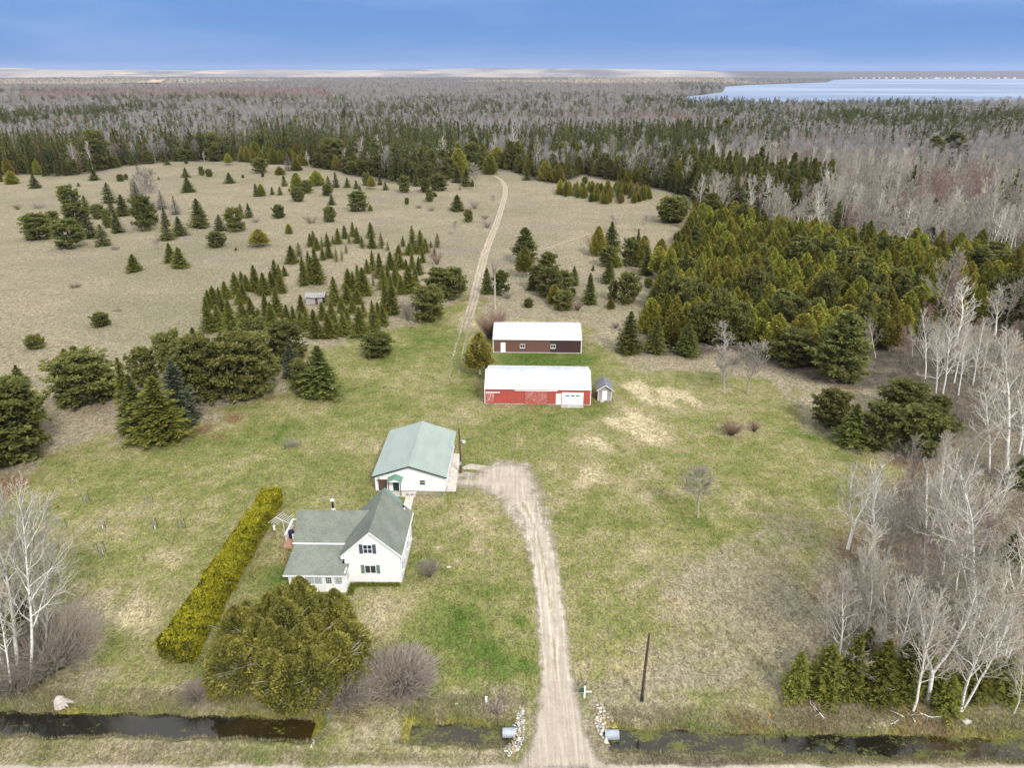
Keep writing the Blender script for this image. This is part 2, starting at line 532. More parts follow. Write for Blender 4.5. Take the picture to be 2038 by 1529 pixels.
def bare_segs(seed, H=14.0, r0=0.17, first=0.32, spread=0.55, crown=0.30, levels=3, n1=20, kids=(7, 6), rmin=0.013, fork=False, wob=0.05, upb=0.25):
    """a leafless tree as trunk, limbs and twigs: (trunk rows, crown rows)"""
    r = random.Random(seed)
    trunk, twigs = [], []
    def rv(s): return Vector((r.gauss(0, s), r.gauss(0, s), r.gauss(0, s)))
    def limb(p, d, ln, rad, lev):
        n = 5 if lev == 1 else (4 if lev == 2 else 3)
        pts_, q, dd = [p.copy()], p.copy(), d.normalized()
        for i in range(n):
            dd = (dd + rv(0.13) + Vector((0, 0, upb * (0.5 if lev > 1 else 0.8) / n * 2))).normalized()
            q = q + dd * (ln / n)
            pts_.append(q.copy())
        tone = (0.35, 0.65, 1.0)[min(lev, 3) - 1]
        for i in range(n):
            ra, rb = max(rmin, rad * (1 - 0.75 * i / n)), max(rmin * 0.8, rad * (1 - 0.75 * (i + 1) / n))
            twigs.append((*pts_[i], *pts_[i + 1], ra, rb, tone))
        if lev < levels:
            m = kids[lev - 1]
            for k in range(m):
                t = 0.22 + 0.78 * (k + r.random()) / m
                i = min(n - 1, int(t * n)); fr = t * n - i
                b = pts_[i].lerp(pts_[i + 1], min(1, fr))
                ax = (pts_[i + 1] - pts_[i]).normalized()
                o = ax.orthogonal().normalized(); o.rotate(Matrix.Rotation(r.random() * 6.283, 3, ax))
                cd = ax * 0.8 + o * (0.55 + 0.35 * r.random()) + Vector((0, 0, 0.15))
                limb(b, cd, ln * (0.28 + 0.28 * r.random()) * (1.15 - 0.5 * t), rad * 0.42, lev + 1)
    def stem(p, d, ln, rad, nlim, fr0):
        n = 9
        P_, q, dd = [p.copy()], p.copy(), d.normalized()
        for i in range(n):
            dd = (dd + rv(wob) + Vector((0, 0, 0.05))).normalized()
            q = q + dd * (ln / n); P_.append(q.copy())
        for i in range(n):
            trunk.append((*P_[i], *P_[i + 1], max(0.02, rad * (1 - 0.88 * i / n)), max(0.018, rad * (1 - 0.88 * (i + 1) / n)), 0.0 + 0.25 * i / n))
        for k in range(nlim):
            t = fr0 + (1 - fr0) * (k + r.random() * 0.8) / nlim
            i = min(n - 1, int(t * n)); b = P_[i].lerp(P_[i + 1], min(1, t * n - i))
            a = k * 2.4 + r.gauss(0, 0.5)
            out = Vector((math.cos(a), math.sin(a), 0))
            e = spread * (1.0 - 0.45 * (t - fr0) / (1 - fr0)) * (0.8 + 0.4 * r.random())
            cd = out * e + Vector((0, 0, 1 - e * 0.75))
            L = H * crown * (1.12 - 0.72 * (t - fr0) / (1 - fr0)) * (0.7 + 0.5 * r.random())
            limb(b, cd, L, max(0.02, rad * 0.36 * (1.1 - t * 0.6)), 1)
    if fork:
        fz = H * (0.18 + 0.2 * r.random())
        a = r.random() * 6.28
        trunk.append((0, 0, 0, 0, 0, fz, r0, r0 * 0.85, 0.0))
        for s in (-1, 1):
            o = Vector((math.cos(a), math.sin(a), 0)) * s
            stem(Vector((0, 0, fz)), o * (0.22 + 0.15 * r.random()) + Vector((0, 0, 1)), H - fz, r0 * 0.7, n1 * 2 // 3, 0.22)
    else:
        stem(Vector((0, 0, 0)), Vector((r.gauss(0, 0.03), r.gauss(0, 0.03), 1)), H, r0, n1, first)
    return trunk, twigs

def shrub_segs(seed, R=1.0, H=1.0, stems=60, rad=0.02, kids=5, rmin=0.01, arch=0.5):
    r = random.Random(seed)
    out = []
    for k in range(stems):
        a = r.random() * 6.283
        t = math.sqrt(r.random())
        p = Vector((math.cos(a) * R * 0.28 * t, math.sin(a) * R * 0.28 * t, 0))
        d = Vector((math.cos(a) * t * 1.1 * R / H, math.sin(a) * t * 1.1 * R / H, 1)).normalized()
        ln = H * (0.75 + 0.35 * r.random()) * (1 + 0.25 * t)
        n = 5
        P_ = [p]
        for i in range(n):
            d = (d + Vector((math.cos(a) * 0.05, math.sin(a) * 0.05, -arch * 0.12 * t)) + Vector((r.gauss(0, .08), r.gauss(0, .08), r.gauss(0, .05)))).normalized()
            P_.append(P_[-1] + d * ln / n)
        for i in range(n):
            out.append((*P_[i], *P_[i + 1], max(rmin, rad * (1 - .7 * i / n)), max(rmin * .8, rad * (1 - .7 * (i + 1) / n)), 0.1 + 0.5 * i / n))
        for q in range(kids):
            t2 = 0.3 + 0.7 * r.random()
            i = min(n - 1, int(t2 * n)); b = P_[i].lerp(P_[i + 1], t2 * n - i)
            dd = ((P_[i + 1] - P_[i]).normalized() + Vector((r.gauss(0, .5), r.gauss(0, .5), r.gauss(0.15, .35)))).normalized()
            l2 = ln * (0.18 + 0.2 * r.random())
            m_ = b + dd * l2 * .5
            e = m_ + (dd + Vector((r.gauss(0, .25), r.gauss(0, .25), .1))).normalized() * l2 * .5
            out.append((*b, *m_, rmin * 1.2, rmin, 0.8)); out.append((*m_, *e, rmin, rmin * .7, 1.0))
    return out

KIND = {}
def reg(kind, H, R, crowns, trunk):
    KIND[kind] = dict(H=H, R=R, crowns=crowns, trunk=trunk)

def trunk_for(kind, h, r, mat): return trunk_mesh(kind + '_trunk', h, r, r * 0.25, M[mat])
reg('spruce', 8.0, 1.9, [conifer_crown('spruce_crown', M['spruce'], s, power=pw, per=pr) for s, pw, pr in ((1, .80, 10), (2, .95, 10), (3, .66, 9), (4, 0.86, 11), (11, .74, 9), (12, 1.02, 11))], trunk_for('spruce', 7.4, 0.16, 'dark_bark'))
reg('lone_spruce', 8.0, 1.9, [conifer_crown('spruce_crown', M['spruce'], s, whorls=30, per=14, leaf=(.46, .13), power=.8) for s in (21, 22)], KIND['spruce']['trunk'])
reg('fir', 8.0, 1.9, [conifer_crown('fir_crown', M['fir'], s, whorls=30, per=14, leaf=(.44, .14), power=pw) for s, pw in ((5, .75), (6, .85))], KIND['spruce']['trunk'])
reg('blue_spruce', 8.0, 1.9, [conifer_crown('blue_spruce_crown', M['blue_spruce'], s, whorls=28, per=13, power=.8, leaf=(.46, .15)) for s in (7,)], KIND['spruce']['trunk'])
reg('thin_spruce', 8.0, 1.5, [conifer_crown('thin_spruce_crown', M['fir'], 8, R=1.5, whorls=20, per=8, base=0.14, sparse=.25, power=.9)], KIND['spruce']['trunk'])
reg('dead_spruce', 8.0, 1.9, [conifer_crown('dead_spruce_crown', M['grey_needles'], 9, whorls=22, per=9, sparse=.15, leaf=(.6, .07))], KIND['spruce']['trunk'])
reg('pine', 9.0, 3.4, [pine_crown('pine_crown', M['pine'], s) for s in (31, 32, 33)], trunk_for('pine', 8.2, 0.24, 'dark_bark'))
reg('white_pine', 12.0, 3.6, [pine_crown('white_pine_crown', M['pine'], s, H=12, R=3.6, limbs=84, tufts=13, shape='cone', leaf=(.52, .17)) for s in (34, 35)], trunk_for('white_pine', 11.4, 0.28, 'dark_bark'))
reg('bushy_pine', 5.0, 2.7, [pine_crown('bushy_pine_crown', M['pine'], s, H=5, R=2.7, limbs=52, tufts=11, base=0.03) for s in (36, 37)], trunk_for('bushy_pine', 4.4, 0.15, 'dark_bark'))
reg('cedar', 8.0, 1.7, [cedar_crown('cedar_crown', M['cedar'], s, n=7000, lobes=lb, sharp=sp) for s, lb, sp in ((41, 7, .72), (42, 5, .85), (43, 9, .62), (44, 6, .75), (46, 4, .95), (47, 10, .55))], trunk_for('cedar', 5.0, 0.17, 'old_bark'))
reg('stem_cedar', 8.0, 2.0, [cedar_crown('cedar_crown', M['cedar'], 45, R=2.0, n=6400, base=0.20, lobes=8, leaf=(.38, .17))], trunk_for('stem_cedar', 6.0, 0.20, 'old_bark'))
reg('tamarack', 9.0, 1.6, [conifer_crown('tamarack_crown', M['tamarack'], s, H=9, R=1.6, whorls=22, per=8, leaf=(.55, .06), droop=0.05) for s in (51, 52)], trunk_for('tamarack', 8.6, 0.12, 'dark_bark'))

def reg_bare(kind, mat, H, seeds, **kw):
    L = []
    for s in seeds:
        a, b = bare_segs(s, H=H, **kw)
        L.append((tubes_mesh(kind + '_trunk', a, M[mat]), tubes_mesh(kind + '_crown', b, M[mat])))
    KIND[kind] = dict(H=H, R=H * 0.3, pairs=L)
reg_bare('birch', 'birch', 14, (61, 62, 63, 64), r0=.17, first=.30, n1=22, kids=(7, 5), crown=.30, spread=.62, rmin=.016)
reg_bare('fork_birch', 'birch', 14, (65, 66), r0=.22, n1=26, kids=(7, 5), crown=.26, spread=.6, fork=True, rmin=.016)
reg_bare('aspen', 'aspen', 14, (71, 72, 73), r0=.19, first=.26, n1=26, kids=(8, 6), crown=.34, spread=.66, rmin=.017)
reg_bare('hardwood', 'bare', 13, (81, 82, 83), r0=.20, first=.2, n1=24, kids=(8, 6), crown=.40, spread=.7, rmin=.018)
reg_bare('maple', 'red_maple', 12, (85, 86), r0=.17, first=.2, n1=22, kids=(8, 6), crown=.38, spread=.62, rmin=.018)
reg_bare('young_tree', 'bare', 6, (91, 92), r0=.10, first=.28, n1=24, kids=(8, 6), crown=.42, spread=.62, rmin=.017)
reg_bare('dead_tree', 'old_bark', 6, (95,), r0=.12, first=.12, n1=22, kids=(6, 4), crown=.42, spread=.9, rmin=.016, upb=0.0)
SHRUB = {}
def reg_shrub(kind, mat, **kw): SHRUB[kind] = [tubes_mesh(kind, shrub_segs(s, **kw), M[mat]) for s in kw.pop('seeds', (1, 2))]
SHRUB['twiggy'] = [tubes_mesh('shrub', shrub_segs(s, 1, 1, 46, .013, 6, .008), M['twig']) for s in (101, 102)]
SHRUB['reddish'] = [tubes_mesh('shrub', shrub_segs(s, 1, 1, 46, .013, 6, .008), M['red_twig']) for s in (103,)]

# ------------------------------------------------------------------ putting trees down
SPECIES = dict(spruce=('spruce_tree', 'spruce'), lone_spruce=('spruce_tree', 'spruce'), fir=('spruce_tree', 'fir'), blue_spruce=('spruce_tree', 'spruce'),
               thin_spruce=('spruce_tree', 'spruce'), dead_spruce=('spruce_tree', 'dead spruce'), pine=('pine_tree', 'pine'), white_pine=('pine_tree', 'pine'),
               bushy_pine=('pine_tree', 'pine'), cedar=('cedar_tree', 'cedar'), stem_cedar=('cedar_tree', 'cedar'), tamarack=('tamarack_tree', 'tamarack'),
               birch=('birch_tree', 'birch'), fork_birch=('birch_tree', 'birch'), aspen=('aspen_tree', 'aspen'), hardwood=('bare_tree', 'bare tree'),
               maple=('maple_tree', 'budding maple'), young_tree=('bare_tree', 'bare tree'), dead_tree=('bare_tree', 'dead tree'))
LOOKS = dict(spruce='dark green spruce', lone_spruce='dense dark spruce', fir='yellow-green fir', blue_spruce='blue-grey spruce', thin_spruce='thin young spruce',
             dead_spruce='grey dead-needled spruce', pine='spreading dark pine', white_pine='layered white pine', bushy_pine='round bushy pine', cedar='olive cedar',
             stem_cedar='olive cedar on a bare stem', tamarack='rusty leafless tamarack', birch='white-stemmed bare birch', fork_birch='forked white birch',
             aspen='pale bare aspen', hardwood='grey leafless hardwood', maple='reddish budding maple', young_tree='slender leafless young tree', dead_tree='grey dead tree with tangled branches')
count = {}
ONES = 'zero one two three four five six seven eight nine ten eleven twelve thirteen fourteen fifteen sixteen seventeen eighteen nineteen'.split()
TENS = ' ten twenty thirty forty fifty sixty seventy eighty ninety'.split(' ')
def spell(n):
    if n < 20: return ONES[n]
    if n < 100: return TENS[n // 10] + ('-' + ONES[n % 10] if n % 10 else '')
    return ONES[n // 100] + '-hundred' + ('-' + spell(n % 100) if n % 100 else '')
used_labels = set()
LM = []   # landmarks: (x, y, words)

def where(x, y, head):
    """words that single a tree out by the landmark next to it"""
    best = sorted(LM, key=lambda q: math.hypot(q[0] - x, q[1] - y))
    for lx, ly, w in best[:22]:
        dx, dy = x - lx, y - ly
        d = math.hypot(dx, dy)
        side = 'right' if dx > 0 else 'left'
        fb = 'behind' if dy > 0 else 'in front'
        if abs(dx) > 2.2 * abs(dy): pos = side + ' of'
        elif abs(dy) > 2.2 * abs(dx): pos = 'behind' if dy > 0 else 'in front of'
        else: pos = f'{fb} and {side} of'
        n = max(1, round(d))
        for k in (0, 1, -1):
            s = f'{head}, {spell(n + k)} metres {pos} {w}' if n + k > 0 else None
            if s and s not in used_labels and len(s.split()) <= 16:
                used_labels.add(s)
                return s
        s = f'{head}, {spell(n)} and a half metres {pos} {w}'
        if s not in used_labels and len(s.split()) <= 16:
            used_labels.add(s)
            return s
    return head

def size_word(h):
    return 'tiny' if h < 1.6 else 'small' if h < 3.6 else 'medium' if h < 6.5 else 'tall' if h < 11 else 'towering'

def tree(kind, x, y, h, r, label=None, group=None, lean=(0, 0), z=0.0, flat=False):
    K = KIND[kind]
    name, _ = SPECIES[kind]
    rz = rng.random() * 6.283
    lab = where(x, y, label[1:]) if label and label[0] == '@' else label or where(x, y, f'{size_word(h)} {LOOKS[kind]}')
    o = thing(name, lab, 'tree', x, y, z, 0, group)
    k = count[kind] = count.get(kind, -1) + 1
    o.rotation_euler = (lean[1], lean[0], 0)
    if 'pairs' in K:
        tm, cm = K['pairs'][k % len(K['pairs'])]
        sc = (h / K['H'] * (r if r else 1), h / K['H'] * (r if r else 1), h / K['H'])
    else:
        tm, cm = K['trunk'], K['crowns'][rng.randrange(len(K['crowns']))]
        sc = (r / K['R'], r / K['R'], h / K['H'])
    for nm, me in (('trunk', tm), ('crown', cm)):
        c = link(nm, me, o)
        c.scale = sc; c.rotation_euler = (0, 0, rz)
    return o

def placed(bx, by, top, w, skirt=0.75):
    """ground point, height and radius of a tree seen from (bx, by) up to row TOP, W wide"""
    x, y = at(bx, by)
    r = 0.5 * w * depth(x, y) / F
    y += skirt * r
    zc = depth(x, y)
    x = (bx - CX) / F * zc
    r = 0.5 * w * zc / F
    return x, y, max(0.4, height_at(y, top)), r

# ------------------------------------------------------------------ outlines of the land
LAWN = pts([(0, 975), (60, 930), (120, 885), (220, 868), (300, 880), (400, 850), (500, 800), (560, 775), (600, 700), (660, 683), (740, 662), (830, 645), (890, 612), (930, 585), (965, 600), (985, 640), (1060, 636),
            (1165, 650), (1185, 690), (1240, 712), (1300, 735), (1430, 742), (1540, 765), (1625, 830), (1700, 890), (1850, 935), (1790, 985), (1690, 1060), (1660, 1150), (1630, 1260), (1570, 1390), (1400, 1425), (1000, 1400), (640, 1400), (300, 1390), (180, 1340), (120, 1230), (60, 1330), (0, 1330)])
FIELD = pts([(0, 352), (60, 347), (110, 352), (180, 345), (240, 332), (330, 323), (450, 321), (600, 330), (660, 340), (700, 350), (780, 365), (850, 372), (930, 352), (960, 342), (1010, 340), (1060, 358), (1110, 368), (1160, 350), (1270, 372), (1330, 382), (1385, 398), (1385, 415),
             (1370, 440), (1345, 480), (1330, 530), (1310, 570), (1290, 600), (1280, 640), (1240, 700), (1300, 705), (1390, 715), (1440, 700), (1530, 735), (1610, 765), (1730, 775), (1760, 800), (1870, 900), (1880, 930), (1700, 1060), (1650, 1250), (1570, 1400), (1560, 1440), (2038, 1440), (2300, 1529), (-300, 1529), (0, 1440), (-60, 1350), (-60, 1100), (-500, 900), (-900, 600), (-500, 380)])
LAKE = pts([(1364, 192), (1400, 188.5), (1438, 183), (1444, 172), (1500, 168.3), (1590, 165.5), (1645, 163.3), (1660, 158.6), (1700, 157.2), (1850, 156.2), (2200, 156)])
near_shore = [at(px, py, 12) for px, py in ((2300, 190), (1990, 193), (1900, 196), (1700, 197), (1500, 197), (1420, 195.5), (1370, 195))]
LAKE = LAKE + [(x * 1.03, y * 1.03) for x, y in near_shore]
PENINSULA = pts([(1355, 186.5), (1395, 184.5), (1425, 182), (1440, 179), (1436, 174), (1400, 172), (1350, 171)])

DRIVE_L = [(1529, 1028), (1507, 1052), (1472, 1062), (1428, 1067), (1404, 1076), (1335, 1077), (1232, 1072), (1129, 1060), (1080, 1049), (1050, 1040), (1025, 1022), (1000, 1006)]
DRIVE_R = [(1529, 1206), (1507, 1184), (1472, 1167), (1428, 1156), (1404, 1150), (1373, 1146), (1335, 1134), (1232, 1125), (1129, 1110), (1080, 1098), (1050, 1090), (1025, 1082), (1000, 1074)]
PARKING = [(1074, 1000), (1070, 980), (1066, 962), (1052, 940), (1044, 926), (1010, 921), (985, 924), (962, 938), (948, 948), (915, 955), (902, 958), (901, 967), (930, 968), (960, 973), (985, 984), (1006, 1000)]
TRACK = [(905, 800), (902, 770), (905, 730), (915, 690), (925, 655), (936, 620), (945, 590), (950, 565), (957, 535), (965, 505), (976, 475), (988, 445), (998, 415), (1005, 390), (1006, 372), (998, 358), (985, 350)]
SPUR = [(1075, 497), (1110, 487), (1145, 475), (1180, 463)]

# ditch: centre line, half width, and where water stands
DC = [at(*p, z=-0.6) for p in ((-400, 1442), (0, 1443), (320, 1446), (560, 1452), (640, 1454), (805, 1459), (1010, 1468), (1220, 1472), (1500, 1481), (2038, 1492), (2500, 1500))]
def ditch_y(x):
    return np.interp(x, [p[0] for p in DC], [p[1] for p in DC])
X_LB0, X_LB1 = at(645, 1455)[0], at(802, 1460)[0]
X_DR0, X_DR1 = at(1016, 1465)[0], at(1212, 1472)[0]
ROAD_Y = at(1000, 1522)[1]

def ditch_z(X, Y):
    dist = np.abs(Y - ditch_y(X) + 0.12 * np.sin(X * 1.7) + 0.10 * np.sin(X * 0.63 + 1))
    half = 1.02 + 0.22 * (vnoise(X, X * 0, 3.0, 5) - 0.5) + np.where(X < X_LB0, 0.08 + 0.10 * sstep(-24, -40, X), -0.02)
    prof = 1 - sstep(half - 0.45, half + 0.85, dist)
    open_ = 1 - sstep(X_LB0 - 2.2, X_LB0 + 0.3, X) * (1 - sstep(X_LB1 - 0.3, X_LB1 + 1.2, X))
    open_ *= 1 - sstep(X_DR0 - 0.5, X_DR0 + 0.7, X) * (1 - sstep(X_DR1 - 0.7, X_DR1 + 0.5, X))
    return -1.05 * prof * open_

GRAVEL = [at(x, y) for y, x in DRIVE_L] + pts(PARKING[::-1]) + [at(x, y) for y, x in DRIVE_R[::-1]]

def axis(*parts):
    out = []
    for a, b, s in parts: out += list(np.arange(a, b, s))
    return np.array(out)

def grow(a, b, f):
    out = [a]
    st = f
    while out[-1] < b:
        out.append(out[-1] + st); st *= 1.28
    return out[1:]

gy = np.concatenate([[-300, -150, -60, -10, 15, 28], axis((36, 40.6, .8), (40.6, 49, .22), (49, 160, .65), (160, 300, 1.4), (300, 470, 2.2)), [470], grow(470, 14500, 4)])
gxp = np.concatenate([axis((0, 62, .62), (62, 120, 1.3), (120, 330, 3.2)), [330], grow(330, 13500, 5)])
gx = np.concatenate([-gxp[::-1][:-1], gxp])
GX, GY = np.meshgrid(gx, gy)
GZ = ditch_z(GX, GY)
GZ += 0.05 * (vnoise(GX, GY, 2.3, 1) - 0.5) * (GY < 400) * (GY > 38)

def blob(lst):
    """sum of soft discs: (px, py, rx in px, strength); radius taken as metres on the ground"""
    out = np.zeros(GX.shape)
    for px, py, rp, s in lst:
        x, y = at(px, py)
        R = 1.35 * rp * depth(x, y) / F
        d = np.hypot(GX - x, (GY - y))
        out += s * np.clip(1 - d / R, 0, 1) ** 1.2
    return out

wob = (vnoise(GX, GY, 9.0, 4) - 0.5) * 5 + (vnoise(GX, GY, 3.0, 2) - 0.5) * 3 + (vnoise(GX, GY, 1.3, 3) - 0.5) * 1.2
s_lawn = signed(LAWN, GX, GY)
A_lawn = sstep(-4.5, 5.0, s_lawn + wob)
DRY = [(1560, 1170, 170, .8), (1430, 1120, 120, .55), (1350, 1180, 90, .4), (1480, 1260, 190, .75), (1330, 1340, 150, .7), (1560, 1050, 120, .7), (1640, 940, 110, .5), (760, 1215, 70, .7), (250, 1200, 110, .55), (1280, 1130, 90, .45), (1000, 1390, 80, .6), (1180, 1390, 70, .6), (840, 1000, 60, .4), (980, 1010, 50, .6), (1590, 850, 60, .5), (1480, 890, 70, .4), (690, 960, 60, .3), (380, 1120, 60, .35), (1560, 1240, 80, .5)]
A_lawn = np.clip(A_lawn - .8 * blob(DRY), 0, 1)
s_field = signed(FIELD, GX, GY)
A_woods = sstep(1.5, -2.5, s_field + wob * 0.8)
A_woods = A_woods * np.where((GY < 100) & (GX > 20) & (GX < 80), .25 + .5 * vnoise(GX, GY, 5, 19), 1)
GREEN_AND_SHADE = [(545, 1150, 40, 1.0), (560, 1190, 40, .8), (900, 1215, 75, .75), (960, 1290, 95, .9), (860, 1260, 70, .6), (1040, 1240, 22, .6), (1050, 1330, 25, .5), (780, 1130, 40, .2), (870, 1120, 40, .3),  # lusher grass; spots left of house, barn and lone tree paint shade
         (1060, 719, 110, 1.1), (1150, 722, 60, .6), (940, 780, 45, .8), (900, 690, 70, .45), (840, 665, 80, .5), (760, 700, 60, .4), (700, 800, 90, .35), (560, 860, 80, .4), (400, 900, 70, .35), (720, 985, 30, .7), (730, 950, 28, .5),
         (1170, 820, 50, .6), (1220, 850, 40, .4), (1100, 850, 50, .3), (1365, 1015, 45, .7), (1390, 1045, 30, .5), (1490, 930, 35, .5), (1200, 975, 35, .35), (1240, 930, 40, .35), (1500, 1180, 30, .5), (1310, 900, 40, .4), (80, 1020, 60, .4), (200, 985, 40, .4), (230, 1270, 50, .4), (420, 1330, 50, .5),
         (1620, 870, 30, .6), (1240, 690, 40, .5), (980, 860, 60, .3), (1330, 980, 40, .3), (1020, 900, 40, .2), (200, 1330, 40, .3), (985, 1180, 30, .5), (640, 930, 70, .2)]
STRAW = [(1285, 780, 60, 1.4), (1250, 835, 60, 1.3), (1370, 800, 55, 1.1), (1300, 870, 40, .9), (1200, 880, 60, .9), (1150, 940, 70, 1.0), (1120, 1000, 40, .5), (1260, 980, 40, .5), (1280, 1100, 60, .35), (1180, 1060, 50, .3), (1330, 1200, 80, .45), (1420, 1260, 90, .5), (1300, 1330, 80, .5), (1480, 860, 60, .35), (1500, 1000, 80, .35),
         (990, 1000, 40, .5), (950, 1020, 50, .5), (790, 1250, 60, .5), (760, 1210, 50, .5), (700, 1190, 40, .3), (230, 1180, 70, .6), (270, 1230, 60, .6), (330, 1110, 50, .35), (560, 940, 40, .25), (850, 990, 40, .35), (890, 1240, 18, .6), (885, 1260, 14, .5), (1000, 640, 80, .3), (1120, 640, 70, .4), (1210, 670, 50, .4), (1090, 690, 20, -.4), (940, 640, 60, .4), (1480, 1130, 60, .2), (870, 1090, 16, .5), (895, 1127, 12, .4),
         (980, 1400, 50, .4), (760, 1490, 80, .3), (1500, 1500, 120, .2), (200, 1500, 140, .3), (470, 1490, 60, -.2)]
MOSS = [(160, 1270, 28, .9), (170, 1300, 30, .7), (215, 1325, 24, .6), (230, 1335, 26, .5), (290, 1040, 30, .1), (1090, 930, 40, .25), (1120, 960, 40, .3), (920, 1390, 30, .4), (1360, 1060, 26, .3)]
BROWN = [(1560, 1120, 150, .34), (1500, 1300, 170, .30), (1330, 1250, 90, .25), (440, 870, 26, .7), (400, 855, 34, .9), (350, 875, 25, .5), (470, 830, 40, .8), (530, 795, 30, .7), (20, 960, 50, 1.0), (80, 905, 30, .8), (-20, 990, 60, 1.0), (940, 598, 26, .8), (925, 575, 20, .7), (820, 650, 30, .4), (610, 705, 18, .7), (590, 790, 20, .5), (200, 815, 40, .5),
         (1790, 920, 34, 1.0), (1850, 930, 30, .9), (1690, 770, 40, .8), (1620, 745, 30, .7), (1770, 810, 40, .7), (1350, 720, 50, .35), (1470, 710, 40, .5), (540, 1060, 24, .4), (480, 1210, 22, .5), (510, 1130, 20, .5), (560, 1010, 12, .4), (440, 1290, 22, .5), (410, 1320, 24, .4), (540, 1440, 40, .3), (600, 1410, 40, .4), (500, 1390, 40, .5),
         (1340, 1195, 20, .6), (1225, 1090, 12, .4), (1240, 1175, 16, .7), (1220, 1150, 14, .5), (1285, 1300, 14, .4), (1240, 1240, 10, .6), (1100, 590, 30, .6), (1190, 450, 20, .3), (750, 1430, 70, .3), (680, 1430, 50, .3), (870, 1435, 20, .5), (1000, 1425, 24, .5), (1480, 1440, 80, .5), (1640, 1430, 90, .6), (1850, 1440, 120, .7), (100, 1410, 60, .4), (300, 1380, 60, .4), (270, 1330, 30, .5), (1320, 1400, 60, .3), (1600, 1485, 40, .2),
         (870, 1085, 14, .4), (600, 895, 16, .3), (1700, 1200, 80, .7), (1800, 1100, 120, .6), (1850, 1250, 100, .6), (1700, 1090, 60, .5), (1900, 1000, 100, .6), (60, 1340, 60, .8), (100, 1290, 40, .6)]
A_green_and_shade, A_straw, A_moss, A_litter = blob(GREEN_AND_SHADE), blob(STRAW), blob(MOSS), blob(BROWN)
A_straw *= .25 + 1.35 * sstep(.25, .75, vnoise(GX + GY * .35, GY * .55 - GX * .12, 2.6, 61)); A_green_and_shade *= .55 + .8 * vnoise(GX, GY, 3.2, 62)
# the shoulder of the ditch keeps longer, browner grass
dd_ = np.abs(GY - ditch_y(GX))
A_bank = sstep(3.2, 0.9, dd_) * (GY < 50) * (np.abs(GX) < 90)
A_litter = np.clip(A_litter + A_bank * 0.12 * vnoise(GX, GY, 1.7, 9), 0, 1)
verge = sstep(8, 4, dd_) * (GY < 52) * (np.abs(GX) < 90)
A_lawn = np.maximum(A_lawn, verge * (.35 + .35 * vnoise(GX, GY, 4, 12)))
edge_ = sstep(2.1, 1.3, dd_) * (GY < 50) * (np.abs(GX) < 90) * (GZ < -.06)
A_moss = A_moss + edge_ * (.35 + .6 * vnoise(GX, GY, 2.5, 13)); A_green_and_shade = A_green_and_shade + edge_ * .8

def grid_mesh(name, X, Y, Z, mats, attrs=()):
    ny, nx = X.shape
    V = np.stack([X, Y, Z], -1).reshape(-1, 3)
    i = (np.arange(ny - 1)[:, None] * nx + np.arange(nx - 1)[None, :]).ravel()
    q = np.stack([i, i + 1, i + nx + 1, i + nx], 1)
    me = mesh_from(name, V, q.ravel(), np.full(len(q), 4), mats, smooth=True)
    for k, a in attrs:
        at_ = me.attributes.new(k, 'FLOAT', 'POINT'); at_.data.foreach_set('value', np.clip(a, -1, 2).astype(np.float32).ravel())
    return me

